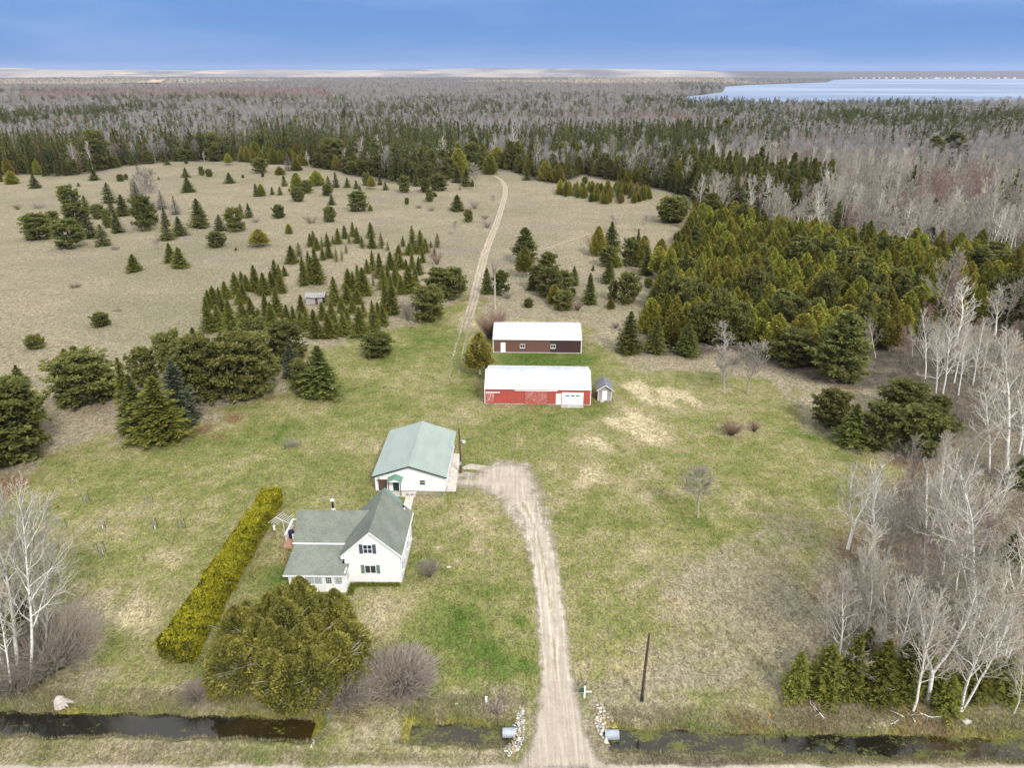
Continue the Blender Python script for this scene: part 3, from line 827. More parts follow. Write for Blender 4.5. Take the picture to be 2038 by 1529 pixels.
def ground_material():
    t = NT('ground_grass')
    lawn, woods, green, straw, moss, litter = (t.attr(k) for k in ('lawn', 'woods', 'green', 'straw', 'moss', 'litter'))
    n_fine = t.noise(4.2, 4, rough=.85)
    n_tuft = t.noise(1.15, 5, rough=.72, dist=.8, stretch=(1.25, .8, 1))
    n_mid = t.noise(.42, 4, rough=.6)
    n_big = t.noise(.075, 4, rough=.6)
    n_huge = t.noise(.016, 4, rough=.55)
    # lawn: straw thatch with green coming through, deeper where shade is painted
    g = t.math('ADD', t.math('MULTIPLY', n_mid, .55), t.math('MULTIPLY', n_big, .60))
    g = t.math('ADD', g, t.math('MULTIPLY', t.math('SUBTRACT', n_tuft, .5), .55))
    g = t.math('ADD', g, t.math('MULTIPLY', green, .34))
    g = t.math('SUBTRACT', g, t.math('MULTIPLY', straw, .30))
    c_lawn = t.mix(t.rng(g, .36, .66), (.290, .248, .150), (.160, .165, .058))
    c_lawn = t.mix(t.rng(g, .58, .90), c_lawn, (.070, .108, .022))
    # old field: bleached hay, grey-brown forbs, a hint of new green
    f = t.math('ADD', t.math('MULTIPLY', n_mid, .5), t.math('MULTIPLY', n_big, .5))
    c_field = t.mix(t.rng(f, .34, .64), (.276, .236, .166), (.212, .186, .130))
    c_field = t.mix(t.rng(t.math('ADD', n_huge, t.math('MULTIPLY', n_tuft, .25)), .58, .80, 0, .7), c_field, (.168, .165, .102))
    c_field = t.mix(t.rng(n_tuft, .56, .76, 0, .50), c_field, (.175, .140, .105))
    c_field = t.mix(t.rng(t.noise(.03, 4, rough=.65), .50, .68, 0, .55), c_field, (.205, .175, .150))
    edge = t.math('ADD', lawn, t.math('MULTIPLY', t.math('SUBTRACT', n_mid, .5), .7))
    c = t.mix(t.rng(edge, .25, .75), c_field, c_lawn)
    c = t.mix(t.rng(t.math('ADD', straw, t.math('MULTIPLY', t.math('SUBTRACT', n_tuft, .5), 1.3)), .25, 1.3, 0, .8), c, (.43, .375, .24))
    c = t.mix(t.rng(t.math('ADD', moss, t.math('MULTIPLY', t.math('SUBTRACT', n_mid, .5), 1.0)), .30, .9, 0, .8), c, (.21, .185, .035))
    lt = t.math('ADD', litter, t.math('MULTIPLY', t.math('SUBTRACT', n_mid, .5), .8))
    c = t.mix(t.rng(lt, .18, .75, 0, .92), c, t.mix(n_tuft, (.120, .078, .046), (.220, .140, .078)))
    floor_ = t.mix(t.rng(n_mid, .35, .65), (.085, .072, .058), (.145, .122, .098))
    floor_ = t.mix(t.rng(n_tuft, .58, .8, 0, .6), floor_, (.085, .085, .040))
    c = t.mix(woods, c, floor_)
    # matted clumps, then the grain of single tussocks and blades
    clump = t.noise(2.1, 2, rough=.6, dist=1.2, stretch=(1.3, .85, 1)); clump2 = t.noise(5.0, 2, rough=.7, dist=.6, stretch=(1.25, .85, 1))
    cl = t.math('ADD', t.math('MULTIPLY', clump, .6), t.math('MULTIPLY', clump2, .4))
    c = t.mix(t.rng(cl, .40, .52, .95, 0, False), c, (.60, .60, .52), 'MULTIPLY')
    c = t.mix(t.rng(cl, .52, .63, 0, .95, False), c, (1.42, 1.38, 1.32), 'MULTIPLY')
    grain = t.math('ADD', t.math('MULTIPLY', n_fine, .6), t.math('MULTIPLY', n_tuft, .6))
    c = t.mix(t.rng(grain, .48, .60, .7, 0, False), c, (.34, .33, .28), 'MULTIPLY')
    c = t.mix(t.rng(grain, .60, .74, 0, .75, False), c, (1.55, 1.52, 1.45), 'MULTIPLY')
    h = t.math('ADD', t.math('MULTIPLY', n_fine, .45), t.math('ADD', n_tuft, t.math('MULTIPLY', n_mid, .8)))
    t.bsdf(c, .95, .05, t.bump(h, .55, .16))
    return t.m

ground = link('ground', grid_mesh('ground', GX, GY, GZ, [ground_material()], (('lawn', A_lawn), ('woods', A_woods), ('green', A_green_and_shade), ('straw', A_straw), ('moss', A_moss), ('litter', A_litter))))
tag(ground, 'mown lawn and bleached old field round the farmstead', kind='structure')

# ---- water in the ditch
def ditch_water_material():
    t = NT('ditch_water')
    n = t.noise(.55, 5, rough=.65, dist=.5, stretch=(.6, 1.2, 1)); n2 = t.noise(3.2, 4, rough=.7); n3 = t.noise(.09, 2)
    c = t.mix(t.rng(n3, .4, .62), (.010, .010, .007), (.030, .020, .006))
    xs = t.n.new("ShaderNodeSeparateXYZ"); t.link(t.pos(), xs.inputs[0])
    a = t.math('ADD', n, t.math('MULTIPLY', t.math('SUBTRACT', n2, .5), .55))
    a = t.math('ADD', a, t.rng(xs.outputs['X'], -22, -6, -.12, .025))
    a = t.math('ADD', a, t.rng(t.attr('shore'), .75, 1.25, 0, .15))
    a = t.math('ADD', a, t.math('MULTIPLY', t.math('SUBTRACT', t.noise(9, 3, rough=.8), .5), .35))
    k = t.rng(a, .50, .68)
    c = t.mix(k, c, t.mix(n2, (.045, .052, .009), (.140, .145, .022)))
    b = t.bsdf(c, .1, .5, t.bump(n2, .10, .02))
    t.link(t.rng(k, 0, 1, .06, .75, False), b.inputs['Roughness'])
    return t.m
wx = np.arange(-80, 80.1, 2.0)
WX, WV = np.meshgrid(wx, np.linspace(-2.2, 2.2, 23)); WY = WV + ditch_y(WX)
tag(link('ditch_water', grid_mesh('ditch_water', WX, WY, np.full(WX.shape, -.62), [ditch_water_material()], (('shore', np.abs(WV)),))), 'still dark water with floating algae along the roadside ditch', kind='structure')

# ---- gravel
def gravel_material(name, pale, dark, ruts=True):
    t = NT(name)
    e = t.attr('edge'); u = t.attr('across')
    n1 = t.noise(.9, 4, rough=.65); n2 = t.noise(9, 3, rough=.75); n3 = t.noise(1.1, 5, stretch=(3.0, .16, 1), dist=.5, rough=.65)
    c = t.mix(t.rng(t.math('ADD', t.math('MULTIPLY', n1, .4), t.math('MULTIPLY', n3, .65)), .38, .66), dark, pale)
    c = t.mix(t.rng(n3, .55, .66, 0, .6), c, (.60, .545, .45))
    if ruts:   # packed wheel tracks either side of a looser crown
        w = t.math('ABSOLUTE', t.math('SUBTRACT', t.math('ABSOLUTE', u), .5))
        c = t.mix(t.rng(w, .05, .26, .55, 0), c, (.335, .285, .23))
        crown = t.rng(t.math('ADD', t.math('ABSOLUTE', u), t.math('MULTIPLY', t.math('SUBTRACT', n1, .5), .5)), .02, .20, .9, 0)
        c = t.mix(t.math('MULTIPLY', crown, t.rng(t.math('ADD', t.math('MULTIPLY', n1, .5), t.math('MULTIPLY', t.noise(.22, 3), .5)), .44, .56)), c, (.25, .215, .13))
    c = t.mix(t.rng(n2, .30, .50, .6, 0, False), c, (.62, .60, .58), 'MULTIPLY')
    t.bsdf(c, .95, .08, t.bump(t.math('ADD', n2, t.math('MULTIPLY', n3, 1.5)), .5, .06))
    k = t.math('ADD', e, t.math('MULTIPLY', t.math('SUBTRACT', t.noise(.7, 5, rough=.7), .5), 1.5))
    k = t.math('ADD', k, t.math('MULTIPLY', t.math('SUBTRACT', n2, .5), .5))
    t.alpha(t.rng(k, .10, .85))
    return t.m
M['gravel'] = gravel_material('gravel', (.51, .46, .37), (.31, .262, .20))
M['track'] = gravel_material('worn_track', (.38, .32, .235), (.31, .262, .195), ruts=False)

def masked_sheet(name, poly, z, mat, step, pad=1.5, across=None, soft=0.6, fray=None):
    P = np.array(poly)
    x = np.arange(P[:, 0].min() - pad, P[:, 0].max() + pad, step); y = np.arange(P[:, 1].min() - pad, P[:, 1].max() + pad, step)
    X, Y = np.meshgrid(x, y)
    s = signed(P, X, Y)
    U = across(X, Y) if across else np.zeros(X.shape)
    me = grid_mesh(name, X, Y, np.full(X.shape, z), [mat], (('edge', s / (soft if fray is None else soft + fray(X, Y)) + .5), ('across', U)))
    keep = s > -(soft if fray is None else 3.4) * 1.2
    import bmesh
    bm = bmesh.new(); bm.from_mesh(me)
    kill = [f for f in bm.faces if not any(keep.ravel()[v.index] for v in f.verts)]
    bmesh.ops.delete(bm, geom=kill, context='FACES'); bm.to_mesh(me); bm.free()
    return link(name, me)

dl = np.array([at(x, y) for y, x in DRIVE_L]); dr = np.array([at(x, y) for y, x in DRIVE_R])
def drive_u(X, Y):
    a = np.interp(Y, dl[:, 1], dl[:, 0]); b = np.interp(Y, dr[:, 1], dr[:, 0])
    u = (X - a) / np.maximum(b - a, .5) * 2 - 1
    return np.where(Y > dl[-1, 1], 0.5, np.where(Y < 49.5, .5, u))
tag(masked_sheet('driveway', GRAVEL, .035, M['gravel'], .16, across=drive_u, soft=1.1, fray=lambda X, Y: 2.6 * sstep(66, 78, Y), pad=3.5), 'pale gravel driveway from the road to the green-roofed garage', kind='structure')
for i, (poly, lb) in enumerate((([(920, 929), (935, 924), (960, 926), (985, 930), (965, 938), (940, 936), (922, 935)], 'gravel patch beside the yard pole'), ([(908, 944), (930, 940), (950, 943), (935, 950), (908, 950)], 'gravel patch in front of the yard pole'))):
    tag(masked_sheet('gravel_patch', pts(poly), .031, M['gravel'], .3, across=lambda X, Y: X * 0 + .5, soft=.5), lb, kind='structure')
def ribbon(line, wpx):
    L = np.array(line, float); n = len(L); out_l, out_r = [], []
    for i, (px, py) in enumerate(L):
        x, y = at(px, py); hw = wpx[i] * .5 * depth(x, y) / F
        out_l.append((x - hw, y)); out_r.append((x + hw, y))
    return out_l + out_r[::-1]
def track_u(X, Y): return X * 0
tw = np.interp(np.arange(len(TRACK)), [0, 6, 12, 16], [26, 24, 12, 8])
for off, lab in ((-.85, 'left'), (.85, 'right')):
    L = []
    for (px, py), w in list(zip(TRACK, tw))[1:]:
        x, y = at(px, py); L.append((x + off, y))
    wd = [.04, .08, .12, .18, .28] + [.42] * (len(L) - 7) + [.3, .15]
    poly = [(x - q, y) for (x, y), q in zip(L, wd)] + [(x + q, y) for (x, y), q in zip(L[::-1], wd[::-1])]
    tag(masked_sheet('track', poly, .028, M['track'], .45, soft=.6), f'{lab} wheel rut of the two-rut track across the old field', kind='structure')
tag(masked_sheet('track', ribbon(TRACK[4:], np.concatenate([[3, 9, 17], tw[7:] * .85])), .022, M['track'], .6, soft=2.2), 'worn grass strip of the track across the old field', kind='structure')
sp = [(x, y - .7) for x, y in pts(SPUR)] + [(x, y + .7) for x, y in pts(SPUR)[::-1]]
tag(masked_sheet('path', sp, .022, M['track'], .5, soft=1.1), 'faint path branching off the field track', kind='structure')
rd = [(-120, 22), (120, 22), (120, ROAD_Y - .25)] + [(x, ROAD_Y - .15 + .25 * math.sin(x * .9) * math.sin(x * .31)) for x in np.arange(118, -119, -2.0)] + [(-120, ROAD_Y - .2)]
tag(masked_sheet('road', rd, .030, M['gravel'], .8, across=lambda X, Y: X * 0 + .5, soft=.5), 'gravel road along the ditch', kind='structure')

# ---- lake
def lake_material():
    t = NT('lake_water')
    n = t.noise(.035, 4, stretch=(.35, 1.0, 1), rough=.65); n2 = t.noise(.0022, 3, stretch=(.4, 1, 1))
    c = t.mix(t.rng(n2, .4, .62), (.16, .20, .27), (.30, .34, .42))
    b = t.bsdf(c, .32, .5, t.bump(n, .8, 3.0))
    return t.m
mb = MB(); mb.face(*[(x, y, .25) for x, y in LAKE])
tag(link('lake', mb.mesh('lake', lake_material())), 'wide blue lake on the horizon', kind='structure')

# ---- far hills
def hill_material():
    t = NT('hill_woods')
    n = t.noise(.0011, 5, stretch=(.7, .35, 1), rough=.6); n2 = t.noise(.012, 4, rough=.7); n3 = t.noise(.0035, 3, stretch=(.5, .5, 1))
    c = t.mix(t.rng(n, .38, .62), (.14, .135, .145), (.34, .31, .265))
    c = t.mix(t.rng(n3, .56, .68, 0, .8), c, (.52, .44, .31))
    c = t.mix(t.rng(n2, .60, .75, 0, .6), c, (.07, .09, .06))
    c = t.mix(t.attr('wooded'), c, t.mix(n2, (.06, .055, .05), (.16, .135, .12)))
    t.bsdf(c, .95, .05, t.bump(n2, .8, 20))
    return t.m
HPX = [-300, 0, 60, 120, 200, 330, 480, 560, 620, 700, 760, 860, 960, 1060, 1140, 1240, 1300, 1380, 1440, 1500, 1600, 1750, 1900, 2038, 2400]
HPY = [134, 134, 135.5, 137, 138, 138.5, 138, 136.5, 138, 139.5, 138.5, 136.5, 134.5, 135.5, 135.2, 136.5, 137.5, 139.5, 141.3, 141.2, 141.5, 141.3, 140.6, 140.2, 140]
hd = 11500.0
hx = np.linspace(-11500, 11500, 420)
hpx = CX + F * hx / (hd * cP + HC * sP)
top = np.interp(hpx, HPX, HPY)
crest = HC + (hd * (CY - top) / F * cP - hd * sP) / (cP + (CY - top) / F * sP)
crest = np.maximum(4, crest + 7 * (vnoise(hx, hx * 0, 420, 3) - .5) + 4 * (vnoise(hx, hx * 0, 90, 4) - .5))
hv = np.linspace(-1, 1, 26)
HX, HV = np.meshgrid(hx, hv)
prof = np.cos(HV * math.pi / 2) ** 1.1
HZ = crest[None, :] * prof * (1 - .18 * (1 - prof) * vnoise(HX, HV * 4000, 700, 8)) - .5
tag(link('hills', grid_mesh('hills', HX, hd + 2600 * HV + 0 * HX, HZ, [hill_material()], (('wooded', sstep(1380, 1420, np.broadcast_to(hpx, HX.shape))),))), 'low wooded hills far beyond the forest', kind='structure')

# ------------------------------------------------------------------ buildings
def siding_material(name, col, pitch=0.13, dirt=.06):
    """lap siding: the laps are far too fine to pick apart from the air, so they are relief"""
    t = NT(name)
    sx = t.n.new("ShaderNodeSeparateXYZ"); t.link(t.obj(), sx.inputs[0])
    w = t.math('FRACT', t.math('DIVIDE', sx.outputs['Z'], pitch))
    n = t.noise(1.1, 4, t.obj())
    c = t.mix(t.rng(n, .35, .75, 0, dirt * 3), col, (.58, .57, .54))
    t.bsdf(c, .5, .35, t.bump(w, .5, .02))
    return t.m

def shingle_material(name, a, b, c_, course=.14):
    t = NT(name)
    ob = t.obj()
    n = t.noise(.55, 4, ob, rough=.6); n2 = t.noise(7, 3, ob, rough=.7, stretch=(.6, 1, 1)); n3 = t.noise(2.2, 3, ob, stretch=(1, .25, 1))
    c = t.mix(t.rng(n, .35, .65), a, b)
    c = t.mix(t.rng(n2, .45, .68, 0, .8), c, c_)
    c = t.mix(t.rng(n3, .55, .75, 0, .25), c, (.19, .20, .18))
    sx = t.n.new("ShaderNodeSeparateXYZ"); t.link(ob, sx.inputs[0])
    w = t.math('FRACT', t.math('DIVIDE', sx.outputs['Z'], course * .55))
    t.bsdf(c, .92, .12, t.bump(t.math('ADD', w, t.math('MULTIPLY', n2, .8)), .45, .025))
    return t.m

def metal_roof_material(name, col, rough=.45, streak=.12):
    t = NT(name)
    ob = t.obj()
    n = t.noise(.8, 4, stretch=(1, .3, 1)); n2 = t.noise(3.0, 3)
    r = t.rand()
    c2 = tuple(x * (1 - streak) for x in col)
    c = t.mix(t.rng(n, .35, .7), col, c2)
    c = t.mix(t.rng(r, 0, 1, 0, .12, False), c, c2)
    t.bsdf(c, rough, .4, t.bump(n2, .06, .02))
    return t.m

def worn_paint(name, paint, under, amount, rough=.7, scale=5.0):
    t = NT(name)
    n = t.noise(scale, 5, t.obj(), rough=.7, stretch=(1.6, 1.6, .55)); n2 = t.noise(.7, 3, t.obj())
    r = t.rand()
    k = t.math('ADD', n, t.math('MULTIPLY', t.math('SUBTRACT', n2, .5), .35))
    c = t.mix(t.rng(k, .62 - amount, .74 - amount), paint, under)
    c = t.mix(t.rng(r, 0, 1, 0, .18, False), c, tuple(x * .7 for x in paint))
    t.bsdf(c, rough, .25, t.bump(n, .15, .01))
    return t.m

M['white_siding'] = siding_material('white_lap_siding', (.80, .80, .79))
M['white_trim'] = plain('white_trim_paint', (.80, .80, .80), .45, .4, .03)
M['green_shingle'] = shingle_material('grey_green_shingles', (.205, .222, .182), (.160, .176, .146), (.126, .138, .118))
M['slate_shingle'] = shingle_material('slate_grey_shingles', (.17, .185, .20), (.125, .138, .15), (.21, .225, .24))
M['green_metal'] = metal_roof_material('pale_green_metal', (.275, .325, .295), .6)
M['mid_green_metal'] = metal_roof_material('mid_green_metal', (.13, .24, .20), .4)
M['dark_green'] = plain('dark_green_paint', (.012, .040, .034), .4, .4)
M['porch_green'] = metal_roof_material('porch_green_metal', (.12, .26, .19), .4)
M['galvanised'] = metal_roof_material('white_metal_roofing', (.56, .565, .585), .45, .20)
M['barn_red'] = worn_paint('barn_red_metal', (.40, .082, .062), (.52, .34, .30), .0)
M['door_red'] = worn_paint('peeling_red_boards', (.40, .10, .08), (.62, .48, .44), .10, scale=7)
M['brown_metal'] = worn_paint('brown_wall_metal', (.155, .085, .064), (.24, .15, .12), -.12, .5)
M['dark_brown_metal'] = worn_paint('dark_brown_wall_metal', (.062, .036, .034), (.10, .06, .05), -.14, .5)
M['glass'] = plain('window_glass', (.035, .045, .055), .06, .6, .25, .7)
M['curtain'] = plain('pale_curtain', (.46, .52, .52), .25, .5, .2, 4)
M['blue_shutter'] = plain('slate_blue_shutter', (.085, .10, .15), .5, .3)
M['green_shutter'] = plain('grey_green_shutter', (.15, .24, .21), .5, .3)
M['concrete'] = plain('concrete', (.42, .39, .35), .9, .1, .16, 1.4, .15)
M['pale_concrete'] = plain('pale_concrete', (.55, .51, .45), .9, .1, .12, 1.4, .15)
M['block'] = plain('grey_block', (.25, .245, .25), .9, .1, .15, 5, .2)
M['black_metal'] = plain('black_metal', (.025, .025, .03), .4, .5)
M['grey_metal'] = plain('grey_galvanised_metal', (.36, .40, .44), .35, .5, .12, 2, .05)
M['alu'] = plain('pale_aluminium', (.70, .70, .72), .35, .5, .05)
M['pole_wood'] = plain('weathered_pole_wood', (.105, .075, .062), .9, .1, .2, 3, .2)
M['deck_wood'] = worn_paint('deck_boards', (.33, .185, .115), (.24, .16, .12), 0.0)
M['new_wood'] = plain('yellow_pine_lumber', (.42, .28, .12), .8, .2, .12)
M['shed_shingle'] = shingle_material('weathered_grey_shingle_walls', (.36, .34, .33), (.25, .235, .225), (.44, .42, .40), .2)
M['old_boards'] = worn_paint('weathered_boards', (.34, .32, .31), (.62, .61, .60), .06)
M['old_roof'] = shingle_material('rotten_grey_roof', (.26, .25, .245), (.18, .175, .17), (.33, .34, .31), .2)
M['dark_gap'] = plain('dark_interior', (.015, .013, .012), .9, .05)  # near-black colour standing for the shade inside openings
M['navy'] = plain('dark_blue_cover', (.012, .014, .045), .6, .3)
M['rust'] = plain('rusty_brown', (.13, .07, .05), .8, .2)

def slab(poly, n, th):
    """sheet of thickness th below the outline"""
    mb = MB(); mb.prism([tuple(Vector(p) - Vector(n) * th) for p in poly], tuple(Vector(n) * th)); return mb

def roof_slope(root, name, mat, a, b, eave_z, ridge_z, y0, y1, th=.12):
    """slope running from eave at x=a to ridge at x=b, along y"""
    n = Vector((-(ridge_z - eave_z), 0, (b - a))) if b > a else Vector((ridge_z - eave_z, 0, a - b))
    n.normalize()
    return slab([(a, y0, eave_z), (b, y0, ridge_z), (b, y1, ridge_z), (a, y1, eave_z)], n, th).build(name, mat, root)

def panels(root, name, mat, o, u, w, n, pw, ribs=(0.0, .33, .66), rib=.022, label=None):
    """n ribbed sheets side by side: origin o, across unit vector u, along vector w (the sheet's length)"""
    o, u, w = Vector(o), Vector(u).normalized(), Vector(w)
    nn = u.cross(w).normalized()
    mb = MB()
    def P(s, l, h): return tuple(u * s + w * l + nn * h)
    mb.prism([P(0.002, 0, 0), P(pw - .002, 0, 0), P(pw - .002, 1, 0), P(0.002, 1, 0)], tuple(nn * .02))
    for r in ribs:
        x = r * pw + .02
        mb.prism([P(x, 0, .02), P(x + .05, 0, .02), P(x + .035, 0, .02 + rib), P(x + .015, 0, .02 + rib)], tuple(w))
    me = mb.mesh(name, mat)
    out = []
    for i in range(n):
        c = link(name, me, root, tuple(o + u * pw * i))
        if label: c['label'] = label
        out.append(c)
    return out

def window(root, x0, x1, z0, z1, y, glass='glass', cols=2, rows=1, name='window', face='y', fr=.07, sh=None, shw=.38, label=None):
    """framed window in a wall; face 'y' looks to -y, 'x' looks to +x"""
    def bx(mb, a, b, c, d, e, f):
        if face == 'y': mb.box(a, b, y + c, y + d, e, f)
        else: mb.box(y - d, y - c, a, b, e, f)
        return mb
    wnd = MB()
    for a, b, e, f in ((x0, x0 + fr, z0, z1), (x1 - fr, x1, z0, z1), (x0 + fr, x1 - fr, z0, z0 + fr), (x0 + fr, x1 - fr, z1 - fr, z1)):
        bx(wnd, a, b, -.06, .02, e, f)
    for c in range(1, cols):
        x = x0 + (x1 - x0) * c / cols; bx(wnd, x - .03, x + .03, -.05, .02, z0 + fr, z1 - fr)
    for c in range(1, rows):
        z = z0 + (z1 - z0) * c / rows; bx(wnd, x0 + fr, x1 - fr, -.052, .018, z - .025, z + .025)
    w_ = wnd.build(name, M['white_trim'], root)
    if label: w_['label'] = label
    for c in range(cols):
        a = x0 + (x1 - x0) * c / cols + (.03 if c else fr); b = x0 + (x1 - x0) * (c + 1) / cols - (.03 if c < cols - 1 else fr)
        for q in range(rows):
            e = z0 + (z1 - z0) * q / rows + (.025 if q else fr); f = z0 + (z1 - z0) * (q + 1) / rows - (.025 if q < rows - 1 else fr)
            bx(MB(), a, b, -.025, .005, e, f).build('pane', M[glass], w_)
    s = bx(MB(), x0 - .04, x1 + .04, -.09, -.062, z0 - .05, z0 - .002); s.build('sill', M['white_trim'], w_)
    if sh:
        for a, b in ((x0 - shw - .02, x0 - .02), (x1 + .02, x1 + .02 + shw)):
            mb = MB()
            for e in (0, 1): bx(mb, a + e * (b - a - .05), a + .05 + e * (b - a - .05), -.05, -.003, z0, z1)
            for k in range(9):
                zz = z0 + (z1 - z0) * k / 9; bx(mb, a + .05, b - .05, -.035, -.003, zz + .01, zz + (z1 - z0) / 9 - .01)
            mb.build('shutter', M[sh], root)

def gable_wall(root, name, mat, x0, x1, y0, y1, eave, ridge, xr=None):
    xr = (x0 + x1) / 2 if xr is None else xr
    mb = MB(); mb.prism([(x0, y0, 0), (x1, y0, 0), (x1, y0, eave), (xr, y0, ridge), (x0, y0, eave)], (0, y1 - y0, 0))
    return mb.build(name, mat, root)

def bar(root, name, mat, x0, x1, y0, y1, z0, z1):
    return MB().box(x0, x1, y0, y1, z0, z1).build(name, mat, root)

# ---- farmhouse
hs = thing('farmhouse', 'white gabled farmhouse with grey-green shingle roofs and an enclosed front porch', 'house', -15.27, 63.37, 0, math.radians(-.9))
gable_wall(hs, 'wall', M['white_siding'], -3.05, 3.05, 0, .16, 3.98, 6.86)['label'] = 'white front gable wall'
gable_wall(hs, 'wall', M['white_siding'], -3.05, 3.05, 7.85, 8.0, 3.98, 6.86)
bar(hs, 'wall', M['white_siding'], 2.90, 3.05, .16, 7.85, 0, 3.98)
bar(hs, 'wall', M['white_siding'], -3.05, -2.90, .16, 7.85, 0, 3.98)
bar(hs, 'foundation', M['concrete'], -3.09, 3.09, -.04, 8.05, -.2, .22)
k_ = (6.86 - 3.98) / 3.05
r1 = roof_slope(hs, 'roof', M['green_shingle'], 3.33, .0, 3.98 - .28 * k_ + .12, 6.98, -.22, 8.3); r1['label'] = 'right slope of the main roof'
r2 = roof_slope(hs, 'roof', M['green_shingle'], -3.33, .0, 3.98 - .28 * k_ + .12, 6.98, -.22, 8.3); r2['label'] = 'left slope of the main roof'
MB().prism([(-.13, -.23, 6.90), (.13, -.23, 6.90), (0, -.23, 7.02)], (0, 8.54, 0)).build('ridge_cap', M['green_shingle'], hs)
for s in (-1, 1):   # rakes along the front gable, eave trim
    MB().prism([(s * 3.36, -.25, 3.62), (s * 3.36, -.25, 3.82), (0, -.25, 6.96), (0, -.25, 6.74)], (0, .028, 0)).build('rake_board', M['white_trim'], hs)
bar(hs, 'gutter', M['white_trim'], 3.30, 3.40, -.2, 8.28, 3.66, 3.80)
bar(hs, 'eave_return', M['white_trim'], -3.36, -2.62, -.24, .0, 3.42, 3.62)
for x in (-3.055, 2.985):
    bar(hs, 'corner_board', M['white_trim'], x, x + .07, -.012, .10, .2, 3.75)
window(hs, -.90, .12, 4.02, 5.22, -.0, 'glass', 2, 2, sh='blue_shutter', label='upper gable window between slate-blue shutters')
window(hs, -.92, .36, 1.36, 2.50, -.0, 'glass', 2, 1, sh='green_shutter', label='lower front window between grey-green shutters')
bar(hs, 'gable_vent', M['white_trim'], -.45, -.15, -.03, 0, .75, 1.0)
for y0, y1, z0, z1 in ((.55, 1.5, 1.1, 2.35), (2.5, 3.0, 1.5, 2.3), (4.2, 5.2, 1.2, 2.35), (6.2, 7.0, 1.2, 2.3)):
    window(hs, y0, y1, z0, z1, 3.05, 'glass', 1, 2, face='x')
# wing with its own roof, chimney pipe
WX0, WX1 = -9.15, -3.05
WY, WZ = 5.62, 5.85
gw = MB(); gw.prism([(WX0, 2.95, 0), (WX0, 8.3, 0), (WX0, 8.3, 3.4), (WX0, WY, WZ - .2), (WX0, 2.95, 3.3)], (.16, 0, 0)); gw.build('wall', M['white_siding'], hs)
bar(hs, 'wall', M['white_siding'], WX0 + .16, WX1 - .02, 8.14, 8.3, 0, 3.3)
bar(hs, 'wall', M['white_siding'], WX0 + .16, WX1 - .02, 2.95, 3.1, 0, 3.3)
n1 = Vector((0, 3.36 - WZ, WY - 2.72)).normalized()
slab([(-9.5, 2.72, 3.36), (-1.0, 2.72, 3.36), (-1.0, WY, WZ), (-9.5, WY, WZ)], n1, .12).build('roof', M['green_shingle'], hs)['label'] = 'front slope of the wing roof'
n2 = Vector((0, WZ - 3.36, WY - 2.72)).normalized()
slab([(-9.5, WY, WZ), (-1.0, WY, WZ), (-1.0, 2 * WY - 2.72, 3.36), (-9.5, 2 * WY - 2.72, 3.36)], n2, .12).build('roof', M['green_shingle'], hs)['label'] = 'rear slope of the wing roof'
bar(hs, 'fascia', M['white_trim'], -9.52, -3.2, 2.655, 2.70, 3.17, 3.37)
pipe = MB().tube((-5.45, 5.85, 5.3), (-5.45, 5.85, 6.95), .13, .13, 10).build('chimney_pipe', M['black_metal'], hs)
MB().tube((-5.45, 5.85, 6.96), (-5.45, 5.85, 7.08), .26, .20, 10).build('rain_cap', M['alu'], pipe)
MB().tube((-5.45, 5.85, 5.6), (-5.45, 5.85, 5.95), .30, .16, 10).build('flashing', M['alu'], pipe)
vp = MB().tube((2.35, 7.7, 4.6), (2.35, 7.7, 5.15), .09, .09, 8).build('vent_pipe', M['black_metal'], hs)
MB().tube((2.35, 7.7, 4.55), (2.35, 7.7, 4.86), .2, .12, 8).build('flashing', M['alu'], vp)
# enclosed porch
PW0, PW1, PY = -8.88, -2.66, -1.6
npz = Vector((0, -(3.14 - 2.42), 4.55)).normalized()
pr = slab([(-9.35, -1.82, 2.42), (-3.34, -1.82, 2.42), (-3.34, 2.70, 3.14), (-9.35, 2.70, 3.14)], npz, .11); pr.build('roof', M['green_shingle'], hs)['label'] = 'low front slope over the porch'
pr2 = slab([(-3.34, -1.82, 2.42), (-2.55, -1.82, 2.42), (-2.55, -.05, 2.70), (-3.34, -.05, 2.70)], npz, .11); pr2.build('roof', M['green_shingle'], hs)['label'] = 'corner of the porch roof in front of the gable wall'
bar(hs, 'fascia', M['white_trim'], -9.36, -2.53, -1.86, -1.83, 2.26, 2.43)
porch_low = 1.02
bar(hs, 'wall', M['white_siding'], PW0, -5.02, PY, PY + .12, 0, porch_low)
bar(hs, 'wall', M['white_siding'], -4.03, PW1, PY, PY + .12, 0, porch_low)
bar(hs, 'wall', M['white_siding'], PW0, PW1, PY + .002, PY + .118, 2.16, 2.40)
for a, b in ((PW0, -8.60), (-7.22, -6.98), (-5.18, -5.02), (-4.03, -3.93), (-3.02, PW1)):
    bar(hs, 'porch_post', M['white_trim'], a, b, PY, PY + .12, porch_low + .002, 2.158)
window(hs, -8.60, -7.22, porch_low + .01, 2.15, PY + .04, 'curtain', 2, 1, label='left porch window with pale curtains')
window(hs, -6.98, -5.18, porch_low + .01, 2.15, PY + .04, 'curtain', 2, 1, label='wide middle porch window with pale curtains')
window(hs, -3.93, -3.02, porch_low + .01, 2.15, PY + .04, 'curtain', 1, 1, label='right porch window beside the door')
dr_ = bar(hs, 'door', M['white_trim'], -5.0, -4.05, PY + .03, PY + .10, .06, 2.13); dr_['label'] = 'white porch door with small panes'
for c in range(3):
    for q in range(3):
        bar(dr_, 'pane', M['glass'], -4.83 + c * .21, -4.66 + c * .21, PY + .018, PY + .029, 1.22 + q * .26, 1.44 + q * .26)
